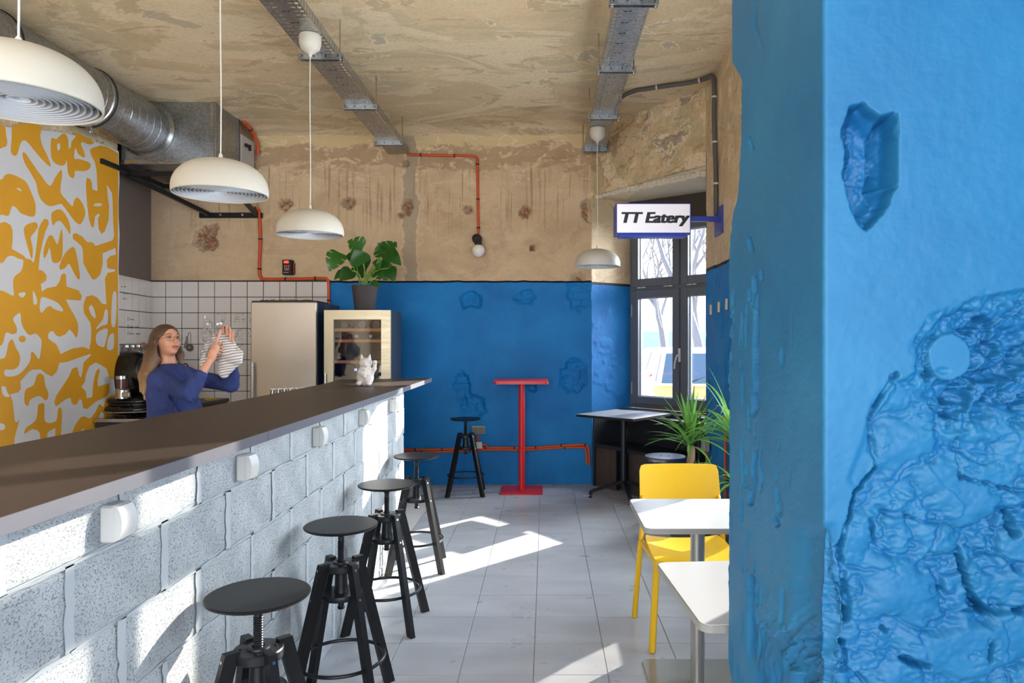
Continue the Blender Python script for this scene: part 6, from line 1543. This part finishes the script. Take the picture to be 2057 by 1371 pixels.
for k in range(5): # folds
    S.cap(shN+np.array((0.06+0.03*k, -0.075, -0.05-0.045*k)), np.array((-2.50+0.02*k, 4.76, 0.98-0.02*k)), 0.008, 0.006, k=0.02)
for k in range(3): S.cap(elN+np.array((-0.03+0.02*k, -0.05, 0.05-.02*k)), elN+np.array((0.02+0.02*k, -0.055, -0.03-.01*k)), 0.006, 0.005, k=0.018)
S.cap(nb+np.array((0.004, 0, -0.015)), nb+np.array((-0.01, 0, 0.12)), 0.060, 0.066, k=0.012, sub=True)
S.cap(cuN+(wrN-elN)*0.0, wrN+(wrN-elN)*0.2, 0.029, 0.040, k=0.006, sub=True); S.cap(cuF, wrF+(wrF-elF)*0.2, 0.029, 0.040, k=0.006, sub=True)
sw = link('sweater', S.mesh('sweater', 2), M['sweater'], per)
MB().torus(nb+np.array((0.002, 0, -0.022)), 0.064, 0.007, 40, 8, M=Euler((0.05, 0.16, 0)).to_matrix()).obj('neckband', M['sweater'], sw)
T_ = Field((-2.9, 4.6, 0.07), (-2.2, 5.25, 1.02), 0.010)
T_.ell(pel, (0.13, 0.18, 0.13), k=0.05)
for s_ in (-1, 1): T_.chain([pel+np.array((0, 0.085*s_, -0.03)), np.array((-2.55, 4.93+0.09*s_, 0.49)), np.array((-2.58, 4.93+0.095*s_, 0.12))], [0.095, 0.068, 0.058], 0.02)
link('trousers', T_.mesh('trousers', 2), M['trousers'], per)
for s_ in (-1, 1):
    s2 = Field((-2.72, 4.93+0.1*s_-0.1, -0.002), (-2.34, 4.93+0.1*s_+0.1, 0.14), 0.008); s2.cap((-2.61, 4.93+0.1*s_, 0.048), (-2.42, 4.93+0.113*s_, 0.042), 0.046, 0.040, k=0.02); link('shoe', s2.mesh('shoe', 1), M['shoe'], per)
# hair
Hh = Field((-3.0, 4.70, 1.02), (-2.45, 5.15, 1.66), 0.005)
Hh.ell(hp(-0.022, 0, 0.036), (0.100, 0.087, 0.089), HM, 0.02); Hh.ell(hp(-0.065, 0, -0.01), (0.062, 0.080, 0.095), HM, 0.03)
def hl(p, r): Hh.chain([hp(*a) if len(a) == 3 else V3(*a[:3]) for a in p], r, 0.02)
for (a_, b_, c_, d_, r_) in ((V3(322, 690, 4.87), V3(309, 720, 4.84), V3(297, 752, 4.80), V3(289, 790, 4.80), 1.0), (V3(318, 680, 4.92), V3(303, 715, 4.90), V3(290, 755, 4.86), V3(284, 785, 4.86), 1.05),
                         (V3(316, 680, 4.98), V3(302, 720, 4.97), V3(296, 760, 4.95), V3(292, 800, 4.92), 1.0), (V3(326, 690, 5.0), V3(312, 730, 5.0), V3(303, 765, 5.0), V3(300, 795, 4.98), 0.9)):
    Hh.chain([a_, b_, c_, d_], [0.045*r_, 0.040*r_, 0.036*r_, 0.012*r_], 0.02)
Hh.chain([V3(352, 690, 5.02), V3(361, 712, 5.01), V3(364, 733, 4.995)], [0.03, 0.028, 0.012], 0.02)
Hh.ell(hp(0.080, 0, -0.030), (0.062, 0.064, 0.098), HM, 0.012, sub=True); Hh.ell(hp(0.04, -0.055, -0.055), (0.075, 0.035, 0.075), HM, 0.012, sub=True)
Hh.ell(hp(-0.010, -0.086, -0.012), (0.021, 0.024, 0.030), HM, 0.008, sub=True)
link('hair', Hh.mesh('hair', 1), M['hair'], per)
# striped towel and the clear plastic in her hands
tw = thing('tea_towel', "grey and white striped tea towel held up in the woman's hands", 'towel', V3(450, 715, 4.86))
T2 = Field((-2.6, 4.70, 1.18), (-2.0, 5.02, 1.66), 0.0045); u_ = 4.86/FPX
def te(x, y, rx, ry, rot=0, Yc=4.86, ty=0.028): T2.ell(V3(x, y, Yc), (rx*u_, ty, ry*u_), np.array(Matrix.Rotation(math.radians(rot), 3, 'Y')), 0.014)
te(449, 686, 12, 19, 18); te(458, 700, 14, 20, 32, 4.85); te(464, 712, 21, 13, 12, 4.84); te(470, 718, 17, 12, 5, 4.835); te(455, 732, 17, 18, -22, 4.85); te(449, 748, 10, 12, -30, 4.85); te(437, 712, 14, 14, 0, 4.87)
T2.cap(V3(446, 667, 4.86), V3(486, 707, 4.84), 0.008, 0.007, k=0.012); T2.cap(V3(487, 708, 4.84), V3(483, 729, 4.835), 0.006, 0.006, k=0.012); T2.cap(V3(483, 727, 4.835), V3(452, 755, 4.85), 0.010, 0.006, k=0.015)
for k in range(5): T2.cap(V3(444+5*k, 672+6*k, 4.835), V3(440+8*k, 700+4*k, 4.828), 0.006, 0.008, k=0.01)
me_ = T2.mesh('towel_cloth', 1); link('towel_cloth', me_, M['towel'], tw)
T3 = Field((-2.5, 4.76, 1.18), (-2.1, 5.02, 1.62), 0.006)
T3.ell(V3(414, 712, 4.92), (11*u_, 0.02, 34*u_), np.array(Matrix.Rotation(math.radians(14), 3, 'Y')), 0.01); T3.ell(V3(424, 690, 4.91), (9*u_, 0.02, 22*u_), np.array(Matrix.Rotation(math.radians(30), 3, 'Y')), 0.01)
link('back_fold', T3.mesh('back_fold', 1), M['towel'], tw)
bag = thing('plastic_sheet', 'crumpled clear plastic sheet gathered at the top of the striped towel', 'plastic sheet', V3(425, 660, 4.88))
rs_ = np.linspace(0, 1, 26); R_, S_ = np.meshgrid(rs_, rs_)
def quadp(a, b, c, d): return ((1-R_)*(1-S_))[..., None]*a+(R_*(1-S_))[..., None]*b+(R_*S_)[..., None]*c+((1-R_)*S_)[..., None]*d
for (q4, sd_, am) in (((V3(404, 632, 4.86), V3(438, 650, 4.88), V3(432, 700, 4.90), V3(408, 690, 4.92)), 3, .07), ((V3(436, 664, 4.9), V3(446, 640, 4.88), V3(452, 668, 4.88), V3(438, 690, 4.9)), 5, .05), ((V3(462, 690, 4.9), V3(480, 660, 4.88), V3(474, 684, 4.87), V3(466, 706, 4.88)), 8, .04), ((V3(408, 690, 4.9), V3(428, 680, 4.88), V3(420, 745, 4.90), V3(400, 748, 4.94)), 12, .06)):
    G = quadp(*q4); nz = fbm(R_*5+sd_, S_*5, sd_, 3)-0.5; G[..., 1] += am*nz*2; G[..., 0] += 0.02*(fbm(R_*6, S_*6+sd_, sd_+1, 2)-0.5)
    link('plastic_fold', grid_mesh('plastic_fold', G), M['clear'], bag)

# ================================================================== WAVING CAT FIGURE
cat = thing('cat_figurine', 'white porcelain waving cat figurine standing on the end of the bar top', 'figurine', (-1.252, 4.92, ZT))
c0_ = np.array((-1.252, 4.92, ZT), np.float32); K = Field(c0_-np.array((.12, .10, .0)), c0_+np.array((.12, .10, .25)), 0.0024)
K.lo[2] = c0_[2]+0.0005
def kp(x, y, z_): return c0_+np.array((x, y, z_), np.float32)
K.ell(kp(-0.010, 0.005, 0.062), (0.060, 0.050, 0.068), k=0.015); K.ell(kp(-0.008, 0.0, 0.105), (0.045, 0.040, 0.040), k=0.02)
K.ell(kp(-0.004, -0.004, 0.158), (0.046, 0.040, 0.038), k=0.010); K.ell(kp(0.006, -0.034, 0.146), (0.020, 0.014, 0.013), k=0.008)
for s_ in (-1, 1):
    K.cap(kp(-0.006+s_*0.024, 0.0, 0.186), kp(-0.006+s_*0.030, 0.0, 0.218), 0.015, 0.004, k=0.008)
    K.ell(kp(-0.008+s_*0.034, -0.038, 0.020), (0.020, 0.028, 0.018), k=0.010)
K.cap(kp(0.035, -0.005, 0.090), kp(0.058, -0.012, 0.120), 0.019, 0.015, k=0.012); K.cap(kp(0.058, -0.012, 0.120), kp(0.064, -0.016, 0.158), 0.014, 0.013, k=0.008); K.ell(kp(0.064, -0.026, 0.168), (0.017, 0.020, 0.013), k=0.007)
K.cap(kp(-0.040, -0.020, 0.095), kp(0.000, -0.052, 0.070), 0.017, 0.014, k=0.010); K.ell(kp(0.022, -0.048, 0.052), (0.022, 0.009, 0.030), np.array(Matrix.Rotation(0.35, 3, 'Y')), 0.004)
K.cap(kp(-0.034, -0.012, 0.122), kp(0.030, -0.018, 0.122), 0.012, 0.012, k=0.004); K.ell(kp(-0.002, -0.042, 0.112), (0.009, 0.007, 0.009), k=0.003)
K.cap(kp(-0.05, 0.035, 0.02), kp(-0.055, 0.03, 0.06), 0.014, 0.012, k=0.01)
for s_ in (-1, 1): K.ell(kp(0.006+s_*0.017, -0.040, 0.163), (0.006, 0.004, 0.004), k=0.002, sub=True)
for q in range(3): K.cap(kp(0.012+0.006*q, -0.058, 0.035+.004*q), kp(0.020+0.006*q, -0.058, 0.065), 0.0012, 0.0012, k=0.001, sub=True)
K.cap(kp(-.07, 0, -0.05), kp(.07, 0, -0.05), 0.0505, 0.0505, k=0.001, sub=True)
link('cat_body', K.mesh('cat_body', 1), M['porcelain'], cat)

# ================================================================== PLANTS
def blade(base, tip, width, normal, prof, fold=0.12, arch=0.0, n=14, notch=None, twist=0.0):
    base = Vector(base); tip = Vector(tip); d_ = tip-base; L = d_.length; d_.normalize(); nrm = Vector(normal); nrm = (nrm-d_*nrm.dot(d_)).normalized(); sd_ = d_.cross(nrm).normalized()
    m = MB(); vs = []
    for i in range(n+1):
        t_ = i/n; w = width*prof(t_); wl_ = wr_ = w
        if notch and 0.15 < t_ < 0.92:
            ph = (t_*notch) % 1.0
            if ph > 0.84: wl_ = w*0.42
            if (ph+0.4) % 1.0 > 0.84: wr_ = w*0.45
        a_ = twist*t_; sdt = sd_*math.cos(a_)+nrm*math.sin(a_); c_ = base+d_*(L*t_)+nrm*(arch*L*(math.sin(PI*t_)))
        vs += [c_-sdt*wl_-nrm*(-fold*wl_), c_-nrm*0.0, c_+sdt*wr_+nrm*(fold*wr_)]
    fs = []
    for i in range(n):
        a_ = i*3; fs += [(a_, a_+1, a_+4, a_+3), (a_+1, a_+2, a_+5, a_+4)]
    m.v = [tuple(v) for v in vs]; m.f = fs; return m
heart = lambda t_: 0.5*(math.sin(PI*min(1, t_*0.92+0.08)**0.62))**0.8 if t_ < 0.999 else 0.0
YM = 6.62
mon = thing('potted_monstera', 'monstera with glossy split leaves standing on top of the wine cooler', 'potted plant', (-1.70, YM, 1.785))
MB().lathe((-1.70, YM, 1.785), [(0, 0), (0.090, 0), (0.094, 0.006), (0.120, 0.232), (0.121, 0.240), (0.115, 0.240), (0.112, 0.220), (0, 0.218)], 36).obj('pot', M['pot'], mon, 50)
MB().lathe((-1.70, YM, 1.785), [(0, 0.222), (0.112, 0.222)], 24).obj('soil', M['soil'], mon)
leaves = [((681, 509), (661, 545), 27, 1), ((726, 500), (698, 484), 31, 1), ((712, 520), (693, 517), 19, 0), ((780, 512), (797, 486), 36, 1), ((773, 510), (760, 487), 26, 1), ((776, 508), (806, 533), 22, 0), ((764, 534), (748, 527), 19, 0),
          ((766, 536), (793, 541), 24, 0), ((782, 540), (793, 566), 19, 0), ((757, 541), (779, 563), 24, 1), ((706, 545), (682, 563), 22, 0), ((693, 545), (671, 562), 12, 0), ((730, 546), (705, 540), 25, 1), ((728, 528), (712, 500), 28, 0), ((735, 523), (734, 545), 18, 0), ((748, 566), (765, 578), 9, 0)]
for i, (b_, t_, w_, nt_) in enumerate(leaves):
    Yb = YM-0.10+0.05*((i*7) % 5)-0.05; B_ = PX(b_[0], b_[1], Yb); T__ = PX(t_[0], t_[1], Yb-0.05)
    rn = random.Random(i); nrm = Vector((rn.uniform(-.4, .4), -1, rn.uniform(0.0, .7)))
    B_ = B_ - (T__-B_)*0.06
    o_ = blade(B_, T__, w_*Yb/FPX*1.5, nrm, heart, 0.16, 0.10, 36, 3.3 if nt_ else None).obj('leaf', M['monstera'], mon)
    root_ = Vector((-1.70+rn.uniform(-.04, .04), YM+rn.uniform(-.04, .04), 2.0)); mid = (root_+B_)/2+Vector((0, -0.02, 0.06))
    MB().tube(smooth_path([root_, mid, B_], 6), 0.005, 6).obj('stalk', M['stem'], mon)
sword = lambda t_: 0.5*(min(1, 0.55+t_*2.2))*(1-max(0, t_-0.35)/0.65)**0.75 if t_ < 0.999 else 0.0
def long_leaf(par, base, dir_, L, width, droop, mat, seed):
    rn = random.Random(seed); d_ = Vector(dir_).normalized(); side_ = d_.cross(Vector((0, 0, 1)))
    if side_.length < .05: side_ = Vector((1, 0, 0))
    side_.normalize(); vs = []; n = 9; p = Vector(base); dd_ = d_.copy()
    for i in range(n+1):
        t_ = i/n; w = width*sword(t_); up_ = side_.cross(dd_).normalized()
        vs += [p-side_*w+up_*w*0.35, p.copy(), p+side_*w+up_*w*0.35]
        p = p+dd_*(L/n); dd_ = (dd_+Vector((0, 0, -droop/n))).normalized()
    m = MB(); m.v = [tuple(v) for v in vs]; m.f = [f_ for i in range(n) for f_ in ((i*3, i*3+1, i*3+4, i*3+3), (i*3+1, i*3+2, i*3+5, i*3+4))]
    return m.obj('leaf', M[mat], par)
yu = thing('potted_yucca', 'yucca with a ringed trunk and sword leaves behind the yellow chair', 'potted plant', (1.04, 5.05, 0))
MB().lathe((1.04, 5.05, 0), [(0, 0), (0.13, 0), (0.165, 0.28), (0.17, 0.30), (0.155, 0.30), (0.15, 0.27), (0, 0.27)], 30).obj('pot', M['pot'], yu, 50)
MB().lathe((1.04, 5.05, 0), [(0, 0.275), (0.15, 0.275)], 20).obj('soil', M['soil'], yu)
tr_ = MB(); tr_.tube([(1.04+0.006*math.sin(k), 5.05, 0.27+0.03*k) for k in range(17)], 0.026, 12, rs=[0.026+0.003*(k % 2) for k in range(17)]); tr_.obj('trunk', M['bark'], yu)
cb = Vector((1.04, 5.05, 0.76))
for i in range(52):
    rn = random.Random(100+i); a_ = i*2.399963; el_ = math.radians(rn.uniform(5, 85)) if i > 8 else math.radians(rn.uniform(60, 88)); d_ = Vector((math.cos(a_)*math.cos(el_), math.sin(a_)*math.cos(el_)*0.8, math.sin(el_)))
    long_leaf(yu, cb+Vector((0, 0, rn.uniform(-.03, .06))), d_, rn.uniform(.26, .42), rn.uniform(.030, .042), rn.uniform(.3, 1.1), 'yucca', i)
cb = Vector((1.12, 5.02, 0.50)); MB().tube([(1.05, 5.05, 0.42), (1.10, 5.03, 0.46), cb], 0.016, 8).obj('side_shoot', M['bark'], yu)
for i in range(20):
    rn = random.Random(200+i); a_ = i*2.399963; el_ = math.radians(rn.uniform(5, 75)); d_ = Vector((math.cos(a_)*math.cos(el_), math.sin(a_)*math.cos(el_)*0.8, math.sin(el_)))
    long_leaf(yu, cb, d_, rn.uniform(.16, .25), rn.uniform(.024, .032), rn.uniform(.2, .8), 'yucca', i)
pl_ = thing('potted_palm', 'palm with long arching leaves partly hidden by the blue pillar', 'potted plant', (1.17, 4.35, 0))
MB().lathe((1.17, 4.35, 0), [(0, 0), (0.12, 0), (0.15, 0.26), (0.155, 0.28), (0.14, 0.28), (0.135, 0.25), (0, 0.25)], 30).obj('pot', M['terracotta'], pl_, 50)
MB().lathe((1.17, 4.35, 0), [(0, 0.255), (0.135, 0.255)], 20).obj('soil', M['soil'], pl_)
MB().tube([(1.17, 4.35, 0.25), (1.165, 4.35, 0.55), (1.16, 4.35, 0.86)], 0.016, 10).obj('trunk', M['bark'], pl_)
cb = Vector((1.16, 4.35, 0.90))
for i in range(38):
    rn = random.Random(300+i); a_ = i*2.399963; el_ = math.radians(rn.uniform(15, 80)); d_ = Vector((math.cos(a_)*math.cos(el_), math.sin(a_)*math.cos(el_)*.75, math.sin(el_)))
    L_ = rn.uniform(.34, .52)
    if d_.x > 0.2: L_ *= 0.5
    long_leaf(pl_, cb+Vector((0, 0, rn.uniform(-.04, .04))), d_, L_, rn.uniform(.022, .034), rn.uniform(.9, 2.2), 'yucca', i)
for i, (tx, ty) in enumerate(((1400, 960), (1425, 985), (1440, 1000), (1450, 950), (1410, 920))):
    b_ = Vector((1.165, 4.33, 0.62)); t_ = PX(tx, ty, 4.2); d_ = (t_-b_); long_leaf(pl_, b_, d_.normalized()+Vector((0, 0, .45)), d_.length*1.08, 0.030, 1.1, 'yucca', 400+i)

# ================================================================== STREET OUTSIDE
MB().box((4, 28, -0.25), (60, 44, 0.1)).obj('street_ground', M['street'], kind='structure')
def car(lab, loc, rz, body, L, W, H, hood, tail=0.0, group=None, top=None):
    t = thing('car', lab, 'car', loc, rz, group); w2 = W/2
    MXY = Matrix(((1, 0, 0), (0, 0, -1), (0, 1, 0)))
    pr = [(-L/2+.06, 0.22), (L/2-.10, 0.22), (L/2, 0.32), (L/2-.01, 0.55), (L/2-.10, 0.72), (L/2-hood+.10, 0.93), (-L/2+.10, 0.98), (-L/2, 0.80), (-L/2, 0.40)]
    m = MB(); m.prism(pr, -w2, w2, M=MXY); o = local('car_body', m, body, t, 0); bv = o.modifiers.new('bevel', 'BEVEL'); bv.width = 0.07; bv.segments = 3
    xb, xf = -L/2+0.10+tail, L/2-hood+0.12
    lo = [(xb, -w2+.05, .92), (xf, -w2+.05, .92), (xf, w2-.05, .92), (xb, w2-.05, .92)]; hi = [(xb+.22, -w2+.20, H), (xf-.72, -w2+.20, H), (xf-.72, w2-.20, H), (xb+.22, w2-.20, H)]
    m = MB(); m.add(lo+hi, [(0, 1, 5, 4), (1, 2, 6, 5), (2, 3, 7, 6), (3, 0, 4, 7), (4, 5, 6, 7), (3, 2, 1, 0)]); o = local('cabin', m, top or body, t, 0); bv = o.modifiers.new('bevel', 'BEVEL'); bv.width = 0.05; bv.segments = 3
    def pane(nm, idx, f0, f1, g0, g1, mt=None, par=t, off=0.012):
        a_, b_, c_, d_ = [Vector((lo+hi)[k]) for k in idx]
        def q(u, v): return a_.lerp(b_, u).lerp(d_.lerp(c_, u), v)
        n_ = (b_-a_).cross(d_-a_).normalized(); pts = [q(f0, g0), q(f1, g0), q(f1, g1), q(f0, g1)]
        m = MB(); m.add([p+n_*off for p in pts]+[p-n_*0.01 for p in pts], [(0, 1, 2, 3), (0, 4, 5, 1), (1, 5, 6, 2), (2, 6, 7, 3), (3, 7, 4, 0)]); return local(nm, m, mt or M['car_glass'], par, 0)
    pane('windscreen', (1, 2, 6, 5), .06, .94, .08, .90); pane('rear_window', (3, 0, 4, 7), .08, .92, .15, .88)
    for idx in ((0, 1, 5, 4), (2, 3, 7, 6)):
        a0, a1 = (0.06, 0.5) ; pane('side_window', idx, 0.07, 0.46, .12, .86); pane('side_window', idx, 0.50, 0.93, .12, .86)
    for s_ in (-1, 1):
        m = MB(); m.sphere((xf-.30, s_*(w2+.10), 0.98), 0.11, 14, 10, (0.6, 1.0, 0.75)); m.bar((xf-.30, s_*(w2-.05), .95), (xf-.30, s_*(w2+.08), .97), .04, .04); local('wing_mirror', m, top or body, t)
        m = MB(); m.sphere((L/2-.09, s_*(w2-.24), 0.64), 0.13, 16, 10, (0.6, 1, 1)); local('headlight', m, M['jar_glass'] if False else M['steel'], t)
        m = MB(); m.box((-L/2+.03, s_*(w2-.09), 0.80), (0.10, 0.16, 0.42), bev=.04); local('tail_light', m, M['tail_red'], t)
        for x_ in (-L/2+.70, L/2-.68):
            m = MB(); m.lathe((x_, s_*(w2-.09), 0.30), [(0, -.10), (.26, -.10), (.30, -.07), (.30, .07), (.26, .10), (0, .10)], 28, M=MR); local('wheel', m, M['tyre'], t)
            m = MB(); m.lathe((x_, s_*(w2-.09)+s_*.105, 0.30), [(0, 0.004*1), (.18, 0.0)], 20, M=MR); local('hub_cap', m, M['steel'], t)
    m = MB(); m.box((L/2+.0, 0, 0.42), (.03, .50, .11)); local('number_plate', m, M['white_plastic'], t, 0)
    m = MB(); m.bar((xf+.02, -.35, .945), (xf-.25, .25, 1.12), .015, .015); local('wiper', m, M['matte_black'], t)
    return t
fx, fy_ = 2.74, 12.85
car('small yellow car parked facing the corner window, windscreen and mirror in view', (fx, fy_, -0.18), math.radians(-97), M['car_yellow'], 3.5, 1.62, 1.52, 0.85, top=M['car_white'])
car('white hatchback with red tail light parked behind the yellow car', (3.35, 17.9, -0.2), math.radians(92), M['car_white'], 4.3, 1.85, 1.55, 1.05)
def tree(x, y, H, seed, lab, r0=0.16):
    rn = random.Random(seed); t = thing('bare_tree', lab, 'tree', (x, y, -0.2), group='bare trees outside the corner window')
    m = MB(); tw_ = MB()
    def br(p, d_, L, r, lv):
        pts = [p]; 
        for k in range(4):
            d_ = (d_+Vector((rn.uniform(-.22, .22), rn.uniform(-.22, .22), rn.uniform(-.05, .15)))).normalized(); pts.append(pts[-1]+d_*L/4)
        (m if lv < 2 else tw_).tube(pts, r, 7 if lv < 2 else 4, rs=[r*(1-.13*k) for k in range(5)], cap=False)
        if lv < 4:
            for k in range(3 if lv < 3 else 4):
                q = pts[rn.choice((2, 3, 4))]; e = (d_+Vector((rn.uniform(-1, 1), rn.uniform(-1, 1), rn.uniform(-.1, .7)))*0.9).normalized(); br(q, e, L*rn.uniform(.55, .8), r*0.52, lv+1)
    br(Vector((0, 0, 0)), Vector((rn.uniform(-.08, .08), 0, 1)), H*0.42, r0, 0)
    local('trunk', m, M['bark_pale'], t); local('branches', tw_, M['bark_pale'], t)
for i, (x, y, H, lab) in enumerate(((4.9, 21.5, 8.5, 'nearest bare tree with a leaning trunk, seen at the right of the corner window'), (5.1, 30, 10, 'bare tree left of the window mullion, beyond the white car'), (7.2, 33, 11, 'forked bare tree right behind the window mullion'),
                                  (3.6, 40, 12, 'far bare tree at the left edge of the window'), (7.6, 47, 12, 'far bare tree in the middle of the left window sash'), (9.8, 42, 12, 'far bare tree at the right edge of the window'))): tree(x, y, H, 50+i, lab, 0.2 if i == 0 else 0.17)
for k, (x, y, w_, h_, lab) in enumerate(((9.5, 47.5, 7.0, 3.2, 'low pale kiosk building beyond the trees'),)):
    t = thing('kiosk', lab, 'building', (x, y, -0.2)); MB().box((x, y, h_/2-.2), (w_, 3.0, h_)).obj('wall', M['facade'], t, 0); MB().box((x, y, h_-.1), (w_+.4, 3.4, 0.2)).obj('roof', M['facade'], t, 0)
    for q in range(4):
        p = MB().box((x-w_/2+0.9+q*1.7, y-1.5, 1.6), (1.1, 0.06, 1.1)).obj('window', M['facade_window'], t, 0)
